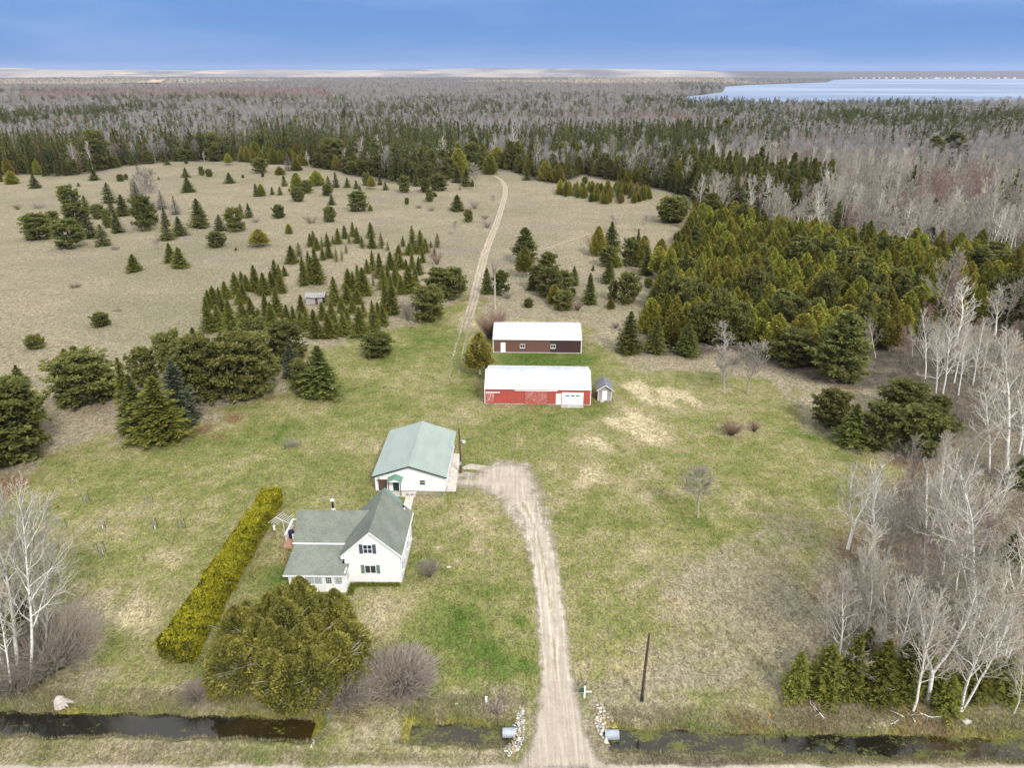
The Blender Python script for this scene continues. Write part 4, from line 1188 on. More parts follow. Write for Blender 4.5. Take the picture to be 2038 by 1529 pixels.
bar(dr_, 'handle', M['black_metal'], -4.17, -4.10, PY - .02, PY + .028, 1.0, 1.08)
bar(hs, 'wall', M['white_siding'], PW1 - .12, PW1, PY + .121, -.042, 0, 2.62)
bar(hs, 'wall', M['white_siding'], PW0, PW0 + .12, PY + .121, 2.94, 0, 2.42)
window(hs, -1.35, -.25, 1.05, 2.15, PW1, 'curtain', 1, 1, face='x', label='side window of the porch')
bar(hs, 'step', M['concrete'], -5.2, -3.6, PY - .95, PY - .005, 0, .16)
# rear link with a green metal roof
bar(hs, 'wall', M['white_siding'], -2.4, 1.0, 8.06, 11.9, 0, 2.95)
for a, lb in ((1.3, 'right'), (-2.75, 'left')):
    roof_slope(hs, 'roof', M['mid_green_metal'], a, -.72, 2.85, 4.75, 8.02, 12.3, .08)['label'] = f'{lb} slope of the green metal roof behind the house'

# ---- plants against the front wall
def leaf_bed(name, x0, x1, y0, y1, h, n, mat, label, cat, L=.18):
    C = np.stack([nr.uniform(x0, x1, n), nr.uniform(y0, y1, n), nr.uniform(.02, h, n) * np.abs(np.sin(np.arange(n) * 1.7)) ** .5], 1)
    o = link(name, leaves_mesh(name, C, nr.normal(size=(n, 3)) + [0, 0, .8], nr.uniform(.6, 1.3, n) * L, nr.uniform(.6, 1.2, n) * L * .5, nr.rand(n), mat))
    return tag(o, label, cat)
leaf_bed('flower_bed', -17.5, -12.35, 62.75, 63.25, .32, 1500, M['leaf_litter_green'], 'low green plants along the foot of the front gable wall', 'plants')
leaf_bed('flower_bed', -18.0, -17.2, 61.3, 63.1, .4, 500, M['leaf_litter_green'], 'low green plants in the corner beside the porch', 'plants')

# ---- garage
ga = thing('garage', 'wide white garage with a pale green ribbed metal roof', 'garage', -13.72, 82.25, 0, math.radians(-1.4))
gable_wall(ga, 'wall', M['white_siding'], -4.72, 4.72, 0, .15, 2.45, 4.05)['label'] = 'white gable wall facing the house'
gable_wall(ga, 'wall', M['white_siding'], -4.72, 4.72, 12.4, 12.55, 2.45, 4.05)
bar(ga, 'wall', M['white_siding'], 4.57, 4.72, .15, 12.4, 0, 2.45)
bar(ga, 'wall', M['white_siding'], -4.72, -4.57, .15, 12.4, 0, 2.45)
sl = (4.18 - 2.52) / 5.02
npan = 14; pwid = (12.55 + .75) / npan
panels(ga, 'roof_panel', M['green_metal'], (-5.02, 12.9, 2.48), (0, -1, 0), (5.02, 0, 1.66), npan, pwid)
panels(ga, 'roof_panel', M['green_metal'], (5.02, -.4, 2.48), (0, 1, 0), (-5.02, 0, 1.66), npan, pwid)
MB().prism([(-.24, -.41, 4.12), (.24, -.41, 4.12), (0, -.41, 4.22)], (0, 13.32, 0)).build('ridge_cap', M['green_metal'], ga)
for s in (-1, 1):
    MB().prism([(s * 5.04, -.425, 2.30), (s * 5.04, -.425, 2.47), (0, -.425, 4.13), (0, -.425, 3.96)], (0, .02, 0)).build('rake_board', M['dark_green'], ga)
    bar(ga, 'soffit', M['white_trim'], s * 4.98 - .03, s * 4.98 + .03, -.38, 12.88, 2.34, 2.46)
window(ga, 1.25, 2.1, 1.02, 1.85, 0, 'glass', 1, 2, label='small dark window in the garage front')
dg = bar(ga, 'door', M['dark_green'], -2.32, -1.5, -.03, -.002, .12, 2.0); dg['label'] = 'dark green door under the little porch roof'
bar(dg, 'door_window', M['curtain'], -2.10, -1.72, -.042, -.032, 1.72, 1.88)
for a in (-2.46, -1.49): bar(ga, 'door_frame', M['white_trim'], a, a + .13, -.05, -.002, .1, 2.1)
for a, lb in ((-2.85, 'left'), (-.85, 'right')):
    roof_slope(ga, 'porch_roof', M['porch_green'], a, -1.85, 2.26, 2.72, -1.35, -.005, .06)['label'] = f'{lb} slope of the little green roof over the side door'
MB().prism([(-2.7, -1.28, 2.18), (-1.0, -1.28, 2.18), (-1.85, -1.28, 2.60)], (0, .05, 0)).build('porch_gable', M['white_trim'], ga)
for x in (-2.66, -1.08): bar(ga, 'porch_post', M['dark_green'], x - .05, x + .05, -1.26, -1.16, .1, 2.19)
wl_ = bar(ga, 'wall_lamp', M['grey_metal'], -4.25, -4.08, -.12, -.002, 2.0, 2.2)
bk = bar(ga, 'side_door', M['rust'], -4.3, -3.15, -.035, -.002, .1, 1.75); bk['label'] = 'brown panelled door behind the house corner'
bar(ga, 'door_hood', M['rust'], -4.4, -3.05, -.25, -.004, 1.76, 1.84)
bar(ga, 'foundation', M['concrete'], -4.76, 4.76, -.04, 12.6, -.1, .14)
bar(ga, 'garage_door', M['white_trim'], 4.722, 4.76, 1.5, 4.4, .1, 2.2)
bar(ga, 'garage_door', M['white_trim'], 4.722, 4.76, 6.0, 8.9, .1, 2.2)
tag(MB().box(-8.90, -7.62, 82.2, 92.6, -.05, .05).build('pavement', M['pale_concrete']), 'concrete strip along the right side of the garage', kind='structure')
tag(MB().box(-14.2, -13.1, 74.6, 80.9, -.05, .05).build('sidewalk', M['pale_concrete']), 'concrete walk between house and garage', kind='structure')
tag(MB().box(-17.0, -12.9, 80.9, 82.1, -.05, .06).build('doorstep', M['pale_concrete']), 'concrete pad at the garage door', kind='structure')
blk = MB().box(-.2, .2, -.13, .13, -.03, .16).mesh('concrete_block', M['block'])
for i in range(9):
    px = 811 + i * 9.2
    x, y = at(px, 986 - .05 * i)
    o = link('concrete_block', blk, None, (x, y, 0)); o.rotation_euler = (0, 0, rng.gauss(0, .1))
    tag(o, f'{("first", "second", "third", "fourth", "fifth", "sixth", "seventh", "eighth", "ninth")[i]} grey edging block from the left before the garage wall', 'block', 'edging blocks in front of the garage')

# ---- red barn
rb = thing('red_barn', 'long weathered red barn with a white metal roof', 'barn', 4.35, 109.72, 0, math.radians(-1.9))
L0, L1, BD = -8.93, 8.93, 8.4
npn = 20; pw = (L1 - L0) / npn
def barn_wall(root, mats, z0, z1, y, name='wall_panel', n=20, w=.893, x0=-8.93, ribs=(.0, .25, .5, .75)):
    grp = {}
    for i in range(n): grp.setdefault(mats[i], []).append(i)
    for m, idx in grp.items():
        base = panels(root, name, M[m], (x0, y, z0), (1, 0, 0), (0, 0, z1 - z0), 1, w, ribs, .018)[0]
        me = base.data
        for j, i in enumerate(idx):
            if j == 0: base.location = (x0 + w * i, y, z0)
            else: link(name, me, root, (x0 + w * i, y, z0))
barn_wall(rb, ['barn_red'] * 20, .12, 2.92, 0.03)
bar(rb, 'wall', M['barn_red'], L0, L1, .03, .12, .0, 2.9)['label'] = 'front wall frame behind the red sheets'
bar(rb, 'foundation', M['concrete'], L0 - .03, L1 + .03, -.06, .1, -.1, .13)
for x in (L0, L1 - .12):
    mb = MB(); mb.prism([(x, .12, 0), (x, BD, 0), (x, BD, 3.55), (x, 3.3, 4.95), (x, .12, 2.9)], (.12, 0, 0)); mb.build('wall', M['barn_red'], rb)
bar(rb, 'wall', M['barn_red'], L0 + .12, L1 - .12, BD - .12, BD, 0, 3.55)
panels(rb, 'roof_panel', M['galvanised'], (L0 - .12, -.12, 2.90), (1, 0, 0), (0, 3.42, 2.12), npn, (L1 - L0 + .24) / npn)
panels(rb, 'roof_panel', M['galvanised'], (L1 + .08, 8.6, 3.62), (-1, 0, 0), (-0.0, -5.3, 1.40), npn, (L1 - L0 + .02) / npn)
bar(rb, 'ridge_cap', M['galvanised'], L0 - .13, L1 + .13, 3.20, 3.42, 5.03, 5.09)
for x in (L0 - .10, L1 - .02): bar(rb, 'corner_board', M['white_trim'], x, x + .12, -.06, -.0, .05, 2.86)
bar(rb, 'fascia', M['white_trim'], L0 - .12, L1 + .12, -.17, -.125, 2.84, 2.93)
sd1 = bar(rb, 'sliding_door', M['door_red'], -2.15, 1.62, -.10, -.02, .06, 2.56); sd1['label'] = 'wide peeling red sliding door'
sd2 = bar(rb, 'sliding_door', M['door_red'], -8.78, -7.42, -.10, -.02, .1, 2.12); sd2['label'] = 'small peeling red sliding door at the left end'
for i in range(12): bar(sd1, 'board', M['door_red'], -2.15 + i * .314 + .01, -2.15 + (i + 1) * .314 - .01, -.118, -.101, .07, 2.55)
for i in range(5): bar(sd2, 'board', M['door_red'], -8.78 + i * .272 + .01, -8.78 + (i + 1) * .272 - .01, -.118, -.101, .11, 2.11)
bar(rb, 'door_track', M['white_trim'], -3.9, 3.35, -.16, -.03, 2.57, 2.72)['label'] = 'long white track over the wide sliding door'
bar(rb, 'door_track', M['white_trim'], -8.8, -6.4, -.16, -.03, 2.13, 2.26)['label'] = 'short white track over the small sliding door'
ed = bar(rb, 'door', M['white_trim'], 3.10, 4.02, -.07, -.02, .08, 2.12); ed['label'] = 'white entrance door'
bar(ed, 'handle', M['black_metal'], 3.90, 3.97, -.12, -.07, 1.02, 1.12)
gd = bar(rb, 'garage_door', M['white_trim'], 4.12, 7.76, -.04, -.02, .08, 2.36); gd['label'] = 'white overhead door with three small windows'
for i in range(4): bar(gd, 'door_panel', M['white_trim'], 4.14, 7.74, -.065, -.042, .10 + i * .565, .10 + (i + 1) * .565 - .02)
for i in range(3): bar(gd, 'door_window', M['glass'], 4.78 + i * .86, 5.36 + i * .86, -.078, -.066, 1.66, 1.86)
tag(MB().box(8.35, 12.1, 108.35, 109.45, -.05, .06).build('concrete_apron', M['concrete']), 'concrete apron in front of the barn overhead door', kind='structure').rotation_euler = (0, 0, 0)

# ---- brown barn
bb = thing('brown_barn', 'long brown metal barn with white roof standing behind the red barn', 'barn', 5.06, 134.15, 0, math.radians(-1.7))
BL0, BL1 = -8.82, 8.82
barn_wall(bb, ['brown_metal'] * 13 + ['dark_brown_metal'] * 7, .10, 2.95, .03, x0=BL0, w=.882)
bar(bb, 'wall', M['brown_metal'], BL0, BL1, .032, .12, 0, 2.93)['label'] = 'front wall frame behind the brown sheets'
for x in (BL0, BL1 - .12):
    mb = MB(); mb.prism([(x, .12, 0), (x, 10.6, 0), (x, 10.6, 2.93), (x, 5.3, 4.40), (x, .12, 2.93)], (.12, 0, 0)); mb.build('wall', M['brown_metal'], bb)
bar(bb, 'wall', M['brown_metal'], BL0 + .12, BL1 - .12, 10.48, 10.6, 0, 2.93)
panels(bb, 'roof_panel', M['galvanised'], (BL0 - .15, -.2, 2.92), (1, 0, 0), (0, 5.5, 1.56), 20, .897)
panels(bb, 'roof_panel', M['galvanised'], (BL1 + .15, 10.8, 2.92), (-1, 0, 0), (0, -5.5, 1.56), 20, .897)
bar(bb, 'ridge_cap', M['galvanised'], BL0 - .16, BL1 + .16, 5.16, 5.44, 4.49, 4.53)
bar(bb, 'fascia', M['white_trim'], BL0 - .15, BL1 + .15, -.24, -.205, 2.80, 2.93)
for x in (BL0 - .10, BL1 - .02): bar(bb, 'corner_board', M['white_trim'], x, x + .14, -.04, .0, .03, 2.79)
bar(bb, 'door', M['white_trim'], -7.35, -6.38, -.05, -.02, .05, 2.15)['label'] = 'white door at the left end'
window(bb, -3.45, -2.48, 1.02, 1.86, -.02, 'glass', 2, 1); window(bb, 2.72, 3.70, 1.02, 1.86, -.02, 'glass', 2, 1)
bar(bb, 'foundation', M['pale_concrete'], BL0 - .03, BL1 + .03, -.12, .1, -.1, .11)

# ---- little shed
sh = thing('garden_shed', 'tiny grey-shingled shed with a white door beside the red barn', 'shed', 15.92, 111.1, 0, math.radians(-1.0))
gable_wall(sh, 'wall', M['shed_shingle'], -1.15, 1.15, 0, .1, 2.25, 3.02)
gable_wall(sh, 'wall', M['shed_shingle'], -1.15, 1.15, 3.3, 3.4, 2.25, 3.02)
for x in (-1.15, 1.05): bar(sh, 'wall', M['shed_shingle'], x, x + .1, .1, 3.3, 0, 2.25)
for a in (-1.5, 1.5):
    roof_slope(sh, 'roof', M['slate_shingle'], a, 0, 2.14, 3.12, -.38, 3.7, .09)
    MB().prism([(a * 1.01, -.41, 2.02), (a * 1.01, -.41, 2.13), (0, -.41, 3.12), (0, -.41, 3.0)], (0, .028, 0)).build('rake_board', M['white_trim'], sh)
MB().prism([(-.08, -.4, 3.1), (.08, -.4, 3.1), (0, -.4, 3.15)], (0, 4.1, 0)).build('ridge_cap', M['slate_shingle'], sh)
bar(sh, 'door', M['white_trim'], -.42, .40, -.05, -.002, .18, 1.92)
bar(sh, 'step', M['pale_concrete'], -.75, -.1, -.55, -.06, 0, .14)
for x in (-1.17, 1.10): bar(sh, 'corner_board', M['white_trim'], x, x + .07, -.02, .0, .1, 2.2)

# ---- collapsing shack among the plantation
sx_, sy_ = at(628, 607)
sk = thing('old_shack', 'collapsing grey shack with sagging roof among the spruces', 'shack', sx_, sy_ + .1, 0, math.radians(2))
bar(sk, 'wall', M['old_boards'], -2.1, -1.35, 0, .1, 0, 2.0); bar(sk, 'wall', M['old_boards'], .95, 1.75, 0, .1, 0, 1.95)
for a, b, z in ((-1.3, .0, 1.7), (.62, .9, 1.7)):
    for i in range(max(1, int((b - a) / .26))): bar(sk, 'board', M['old_boards'], a + i * .26, a + i * .26 + .23, -.02, .06, .15, z)
bar(sk, 'doorway', M['rust'], .05, .6, .08, .14, 0, 1.8)
bar(sk, 'wall', M['dark_gap'], -2.1, 2.2, 2.9, 3.0, 0, 2.0)['label'] = 'rear wall coloured as shaded interior'
bar(sk, 'wall', M['old_boards'], -2.2, -2.1, 0, 3.0, 0, 2.05)
for i in range(6): bar(sk, 'board', M['old_boards'] if i % 2 else M['dark_gap'], 2.12, 2.2, .1 + i * .5, .5 + i * .5, .2, 1.5 + .25 * (i % 3))  # every other piece is a gap, its shade painted near-black
mb = MB()
nx_, ny_ = 8, 5
for j in range(2):
    for i in range(nx_):
        def q(ii, jj):
            u = ii / nx_; sag = .22 * math.sin(u * math.pi) + .08 * math.sin(ii * 2.3)
            y = -.35 + jj * 1.9; z = (1.92, 2.75, 1.95)[jj] - sag * (.5 + .5 * (jj == 1))
            return (-2.45 + 4.9 * u + .12 * math.sin(jj * 3), y, z)
        a, b, c, d = q(i, j), q(i + 1, j), q(i + 1, j + 1), q(i, j + 1)
        mb.prism([a, b, c, d], (0, 0, .1))
mb.build('roof', M['old_roof'], sk)

# ---- houses along the far shore of the lake
wallm = MB(); wallm.prism([(-6, -4, 0), (6, -4, 0), (6, -4, 5), (0, -4, 9), (-6, -4, 5)], (0, 8, 0)); wall_me = wallm.mesh('wall', M['white_trim'])
roofm = MB()
for s in (-1, 1): roofm.prism([(s * 6.6, -4.6, 4.7), (0, -4.6, 9.2), (0, -4.6, 9.7), (s * 6.6, -4.6, 5.2)], (0, 9.2, 0))
roof_me = roofm.mesh('roof', M['slate_shingle'])
ORD = ('first second third fourth fifth sixth seventh eighth ninth tenth eleventh twelfth thirteenth fourteenth fifteenth sixteenth seventeenth eighteenth nineteenth twentieth '
       'twenty-first twenty-second twenty-third twenty-fourth twenty-fifth twenty-sixth twenty-seventh').split()
SHORE = [1702, 1716, 1726, 1741, 1752, 1766, 1781, 1790, 1803, 1822, 1835, 1847, 1860, 1866, 1872, 1884, 1893, 1901, 1917, 1930, 1942, 1955, 1962, 1975, 1990, 2004, 2022]
for i, px in enumerate(SHORE):
    x, y = at(px, 156.0 - .3 * (px - 1700) / 340)
    s = rng.uniform(.8, 1.7)
    o = thing('lakeside_house', f'small white house, {ORD[i]} from the left along the far lake shore', 'house', x, y + 25, 0, rng.uniform(-.5, .5), 'houses along the far shore')
    for nm, me in (('wall', wall_me), ('roof', roof_me)):
        c = link(nm, me, o); c.scale = (s * 1.3, s, s)

LM += [(-15.3, 63.4, 'the farmhouse'), (-13.7, 88, 'the green-roofed garage'), (4.3, 112, 'the red barn'), (5, 138, 'the brown barn'), (16, 111.5, 'the little grey shed'), (sx_, sy_, 'the collapsing shack'),
       (*at(917, 942), 'the yard pole'), (*at(1277, 1395), 'the bare utility pole'), (*at(985, 615), 'the dead snag'), (*at(1163, 1390), 'the mailbox'), (*at(1000, 360), 'the far bend of the track'),
       (*at(965, 505), 'the middle of the track'), (*at(440, 1170), 'the golden hedge'), (*at(1180, 463), 'the end of the faint path'), (*at(1200, 395), 'the young cedar thicket'), (*at(175, 475), 'the pine cluster in the left field'), (*at(752, 720), 'the round pine on the lawn'),
       (*at(175, 815), 'the wide spreading pine in the field'), (*at(1020, 1480), 'the left culvert'), (*at(1215, 1462), 'the right culvert'), (*at(100, 1400), 'the pale stump')]

# ------------------------------------------------------------------ hedge, old cedar, shrubs
def hedge():
    n = 34000
    r = np.random.RandomState(5)
    t = r.rand(n)
    cx = -32.05 + t * 0.85; cy = 51.9 + t * 27.2
    hw = 1.75 - .62 * t; hh = 2.45 + .12 * np.sin(t * 21) + .08 * np.sin(t * 57)
    hw = hw + .10 * np.sin(t * 33 + 1) + .07 * np.sin(t * 71)
    face = r.rand(n)
    u = r.uniform(-1, 1, n); v = r.rand(n) ** .8
    top = face < .46; lft = (face >= .46) & (face < .72); end = face >= .97
    x = np.where(top, u * hw, np.where(lft, -hw, hw)); z = np.where(top, hh * (1 - .06 * np.abs(u) ** 4), .12 + v * (hh - .15))
    y = cy.copy()
    x = np.where(end, u * hw, x); y = np.where(end, np.where(r.rand(n) < .75, 51.6, 79.3), y); z = np.where(end, .1 + v * (hh - .15), z)
    lump = .6 * vnoise(x * 1.0 + cx, y + z * .7, .75, 3) + .4 * vnoise(x + cx, y + z, .33, 6)
    x = x * (1 + .08 * (lump - .5)) * np.where(top | end, 1, np.where(z < .5, .86, 1)); z = z + np.where(top, .5 * (lump - .5), 0)
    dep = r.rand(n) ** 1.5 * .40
    C = np.stack([cx + x * (1 - dep * .3), y, z - np.where(top, dep, 0)], 1)
    N = np.stack([np.where(top, .25 * u, np.sign(x)) * ~end, np.where(end, np.sign(y - 60) * 1.0, 0), np.where(top, 1.2, .7)], 1)
    D = N + r.normal(size=(n, 3)) * .7
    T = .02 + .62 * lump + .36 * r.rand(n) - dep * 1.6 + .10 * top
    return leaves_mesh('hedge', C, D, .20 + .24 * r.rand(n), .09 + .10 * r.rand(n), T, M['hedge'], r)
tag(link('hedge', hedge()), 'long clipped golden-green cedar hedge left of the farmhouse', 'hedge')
ht = MB()
for i in range(34):
    f = i / 33; x, y = -32.05 + f * .85, 52.0 + f * 27
    for s in (-.6, .5): ht.tube((x + s + rng.gauss(0, .1), y, -.05), (x + s * .8, y + rng.gauss(0, .2), 1.2), .06, .03, 5)
hst = ht.build('stem', M['old_bark'], bpy.data.objects['hedge']); hst['kind'] = 'stuff'

def old_cedar():
    r = np.random.RandomState(8)
    lob = [(0, 0, 8.9, 2.4), (1.2, 2.2, 9.2, 1.5)]
    for i in range(9):
        a = 6.283 * i / 9 + .3 * r.randn(); q_ = .8 + .5 * r.rand(); lob.append((math.cos(a) * 3.0 * q_, math.sin(a) * 2.7 * q_, 6.6 + 1.7 * r.rand(), 1.7 + .8 * r.rand()))
    for i in range(15):
        a = 6.283 * i / 15 + .3 * r.randn(); q_ = .86 + .26 * r.rand(); lob.append((math.cos(a) * 5.6 * q_, math.sin(a) * 4.9 * q_, 5.6 + 1.7 * r.rand(), 1.6 + .8 * r.rand()))
    C, D, L, W_, T, limbs = [], [], [], [], [], []
    for (cx, cy, h, R) in lob:
        m = int(6000 * (R / 2.4) ** 1.6)
        f = r.rand(m) ** .75
        z = h * (.06 + .94 * f)
        prof = np.minimum(1, (f + .25) / .5) ** .8 * (1 - f ** 1.7) ** .62
        a = r.rand(m) * 6.2832
        clump = .55 * vnoise(a * 1.7 + cx * 3, z * 1.15 + cy, 1.0, 4) + .45 * vnoise(a * 3.4 + cx, z * 2.2 + cy, 1.0, 14)
        rad = R * prof * (.52 + .86 * clump) * np.where(r.rand(m) < .80, .84 + .28 * r.rand(m), .4 + .5 * r.rand(m))
        C.append(np.stack([cx * (1 - .12 * f) + np.cos(a) * rad, cy * (1 - .12 * f) + np.sin(a) * rad, z], 1))
        D.append(np.stack([np.cos(a) * .8, np.sin(a) * .8, np.full(m, .7 * (r.rand() > -1))], 1) + r.normal(size=(m, 3)) * .5)
        s = .6 + .8 * r.rand(m); L.append(.34 * s); W_.append(.14 * s); T.append(-.18 + .95 * clump + .42 * r.rand(m))
        for q in range(13):
            aa = r.rand() * 6.28; fz = .25 + .6 * r.rand(); rr = R * .92
            p0 = (cx * .6, cy * .6, h * fz * .55); p1 = (cx + math.cos(aa) * rr * .5, cy + math.sin(aa) * rr * .5, h * fz * .85); p2 = (cx + math.cos(aa) * rr * 1.06, cy + math.sin(aa) * rr * 1.06, h * fz)
            limbs += [(*p0, *p1, .07, .045, .2), (*p1, *p2, .045, .015, .5)]
        limbs.append((cx * .25, cy * .25, 0, cx * .8, cy * .8, h * .55, .16, .09, 0.0)); limbs.append((cx * .8, cy * .8, h * .55, cx, cy, h * .9, .09, .03, .2))
    cr = leaves_mesh('old_cedar_crown', np.concatenate(C), np.concatenate(D), np.concatenate(L), np.concatenate(W_), np.concatenate(T), M['old_cedar'], r)
    return cr, tubes_mesh('old_cedar_trunk', limbs, M['old_bark'])
oc = thing('cedar_tree', 'huge wide old cedar in front of the farmhouse porch', 'tree', -21.0, 51.3)
a_, b_ = old_cedar()
for nm_, me_ in (('crown', a_), ('trunk', b_)): link(nm_, me_, oc).scale = (1.02, 1, .93)

def shrub(label, x, y, R, H, stems, mat='twig', seed=1, rmin=.010, kids=6, group=None, arch=.5):
    o = link('shrub', tubes_mesh('shrub', shrub_segs(seed, R, H, stems, .016 + .004 * H, kids, rmin, arch), M[mat]), None, (x, y, -.03))
    return tag(o, label, 'shrub', group)
def shrub_px(label, bx, by, top, w, stems, mat='twig', seed=1, **kw):
    x, y, h, r = placed(bx, by, top, w, .8)
    return shrub(label, x, y, r * .86, h * .95, stems, mat, seed, **kw)
shrub_px('big round leafless brown shrub by the ditch, right of the old cedar', 800, 1415, 1318, 185, 620, seed=11, rmin=.013, kids=9)
shrub_px('leafless brown shrub between the old cedar and the big round shrub', 690, 1430, 1352, 135, 380, seed=12, rmin=.012, kids=8)
shrub_px('tangled grey-brown thicket at the left edge beside the pale stump', 112, 1372, 1255, 150, 420, seed=13, rmin=.012, kids=8)
shrub_px('low twiggy thicket below the left birches', 30, 1400, 1330, 110, 260, seed=14, rmin=.012, kids=8)
shrub_px('small round twiggy shrub on the lawn right of the farmhouse', 855, 1156, 1122, 32, 120, seed=15)
shrub_px('dark reddish shrub on the right lawn, the bigger of the two', 1455, 872, 842, 36, 130, 'red_twig', 16)
shrub_px('dark reddish shrub on the right lawn, the smaller of the two', 1501, 862, 842, 18, 70, 'red_twig', 17)
shrub_px('reddish brush at the left end of the brown barn', 975, 678, 630, 34, 160, 'red_twig', 18)
shrub_px('reddish brush behind the left corner of the brown barn', 992, 655, 622, 26, 120, 'red_twig', 19)
shrub_px('arching dry grass clump left of the old cedar', 392, 1408, 1362, 62, 300, 'twig', 20, kids=1, arch=2.2)
shrub_px('dry reed clump above the left culvert', 1000, 1418, 1392, 70, 360, 'twig', 21, kids=1, arch=1.6)
for i, (bx, by, top, w, lb) in enumerate(((36, 418, 406, 15, 'small brown shrub alone at the left edge of the field'), (75, 417, 402, 36, 'wide grey shrub near the left edge of the field'), (510, 444, 430, 26, 'grey shrub right of a spruce pair in the field'), (620, 446, 428, 30, 'grey twiggy shrub left of a round pine in the field'),
    (945, 417, 397, 26, 'grey brush close to the left of the track'), (970, 455, 437, 20, 'brown brush at the left track edge'), (965, 437, 428, 16, 'low brush at the left track edge'), (858, 421, 408, 18, 'brown shrub in the mid field left of the track'), (833, 415, 407, 14, 'low brown shrub in the mid field'), (870, 528, 505, 18, 'grey twiggy shrub right of the spruce plantation'),
    (812, 640, 600, 16, 'tall thin brush at the left side of the lawn pines'), (1010, 596, 580, 20, 'brown brush beside the dead snag'), (1150, 620, 602, 16, 'brown weeds right of the barn pines'), (1300, 700, 680, 24, 'low red brush between the barn spruces'), (1460, 730, 706, 22, 'low red brush beside the grey dead tree'),
    (1180, 505, 470, 22, 'grey brush left of the cedar pair above the barns'), (1225, 655, 642, 14, 'dark brush heap right of the brown barn'), (230, 498, 488, 20, 'low weeds in the left field'), (150, 575, 562, 28, 'low grey weeds in the left field'), (235, 622, 612, 30, 'low weeds behind a bushy field pine'), (985, 1428, 1405, 30, 'dry reeds left of the left culvert'))):
    shrub_px(lb, bx, by, top, w, 60, 'twig' if i % 3 else 'red_twig', 40 + i, rmin=.014)

# ------------------------------------------------------------------ yard furniture
x, y = at(917, 942)
yp = thing('yard_light_pole', 'dark wooden yard pole with a lamp arm beside the garage', 'pole', x, y)
MB().path([(0, 0, -.1), (.02, 0, 3.5), (-.06, .02, 7.15)], [.14, .12, .09], 8).build('pole', M['pole_wood'], yp)
arm = MB().path([(.05, 0, 5.15), (.35, -.05, 5.3), (.55, -.08, 5.22)], [.035, .03, .03], 6).build('lamp_arm', M['alu'], yp)
lh = MB().tube((.58, -.08, 5.24), (.58, -.08, 5.0), .16, .24, 10).build('lamp_head', M['alu'], yp)
MB().tube((.58, -.08, 4.98), (.58, -.08, 4.86), .17, .10, 10).build('lens', M['curtain'], lh)
MB().box(-.14, .14, -.2, -.12, 1.4, 1.9).build('meter_box', M['grey_metal'], yp)

x, y = at(1277, 1395)
up = thing('utility_pole', 'bare weathered wooden pole standing alone beside the driveway entrance', 'pole', x, y)
MB().path([(0, 0, -.1), (.03, .02, 4), (.10, .05, 7.8)], [.15, .13, .09], 8).build('pole', M['pole_wood'], up)
MB().box(-.13, .14, -.17, .14, .02, .6).build('dark_base', M['black_metal'], up)

x, y = at(1163, 1390)
mbx = thing('mailbox', 'dark green mailbox on a white cross-shaped wooden post', 'mailbox', x, y)
MB().box(-.07, .07, -.07, .07, -.05, 1.55).build('post', M['white_trim'], mbx)
MB().box(-.45, .62, -.12, -.075, .80, .92).build('crossarm', M['white_trim'], mbx)
mb = MB()
arc = [(-.14, .94), (.14, .94)] + [(.14 * math.cos(t), 1.08 + .14 * math.sin(t)) for t in np.linspace(0, math.pi, 8)]
mb.prism([(-.50, -.09 + a, b) for a, b in arc], (.42, 0, 0))
bx_ = mb.build('box', M['dark_green'], mbx)
MB().prism([(-.515, -.09 + a * .96, .945 + (b - .945) * .96) for a, b in arc], (.013, 0, 0)).build('lid', M['black_metal'], bx_)
MB().box(-.06, .06, -.06, .06, 1.56, 1.62).build('post_cap', M['navy'], mbx)

x, y = at(968, 1404)
mk = thing('marker_post', 'white utility marker post with a thin dark rod near the ditch', 'post', x, y)
MB().box(-.09, .09, -.06, .06, -.05, 1.0).build('post', M['white_trim'], mk); MB().tube((0, .02, 1.0), (0, .03, 1.55), .02, .015, 5).build('rod', M['black_metal'], mk)
x, y = at(1527, 1441)
mk = thing('marker_stake', 'thin stake with an orange cap on the right ditch bank', 'stake', x, y)
M['orange'] = plain('orange_cap', (.70, .24, .04), .5, .3)
MB().path([(0, 0, -.1), (.06, 0, .9)], [.05, .04], 6).build('stake', M['old_boards'], mk); MB().tube((.06, 0, .9), (.07, 0, 1.08), .09, .08, 8).build('cap', M['orange'], mk)

# deck with railing, grill and chair on the left side of the farmhouse
dk = thing('deck', 'raised wooden deck with white railing at the left end of the farmhouse', 'deck', -26.2, 67.3)
for i in range(26): bar(dk, 'board', M['deck_wood'], 0, 1.75, i * .155, i * .155 + .14, 2.05, 2.10)
bar(dk, 'rim_joist', M['new_wood'], -.04, 1.75, -.06, -.012, 1.80, 2.10); bar(dk, 'rim_joist', M['new_wood'], -.06, -.012, 0, 4.0, 1.80, 2.10)
for px_, py_ in ((.02, .02), (.02, 3.9), (1.6, .02)): bar(dk, 'post', M['new_wood'], px_ - .06, px_ + .06, py_ - .05, py_ + .07, -.1, 2.04)
bar(dk, 'top_rail', M['white_trim'], -.08, .10, .9, 4.05, 2.98, 3.06); bar(dk, 'top_rail', M['white_trim'], .11, 1.75, 3.9, 4.05, 2.98, 3.06)
for i in range(9): bar(dk, 'baluster', M['white_trim'], -.02, .03, 1.0 + i * .36, 1.05 + i * .36, 2.11, 2.97)
bar(dk, 'stair_rail', M['new_wood'], .02, .10, -1.6, -.07, 1.0, 1.08).rotation_euler = (0, 0, 0)
gr = thing('grill', 'covered dark blue grill on the deck', 'grill', -25.75, 69.0, 2.11)
MB().path([(0, 0, .0), (0, 0, .55), (0, 0, .85), (0, 0, 1.02)], [.34, .37, .33, .14], 10).build('cover', M['navy'], gr)
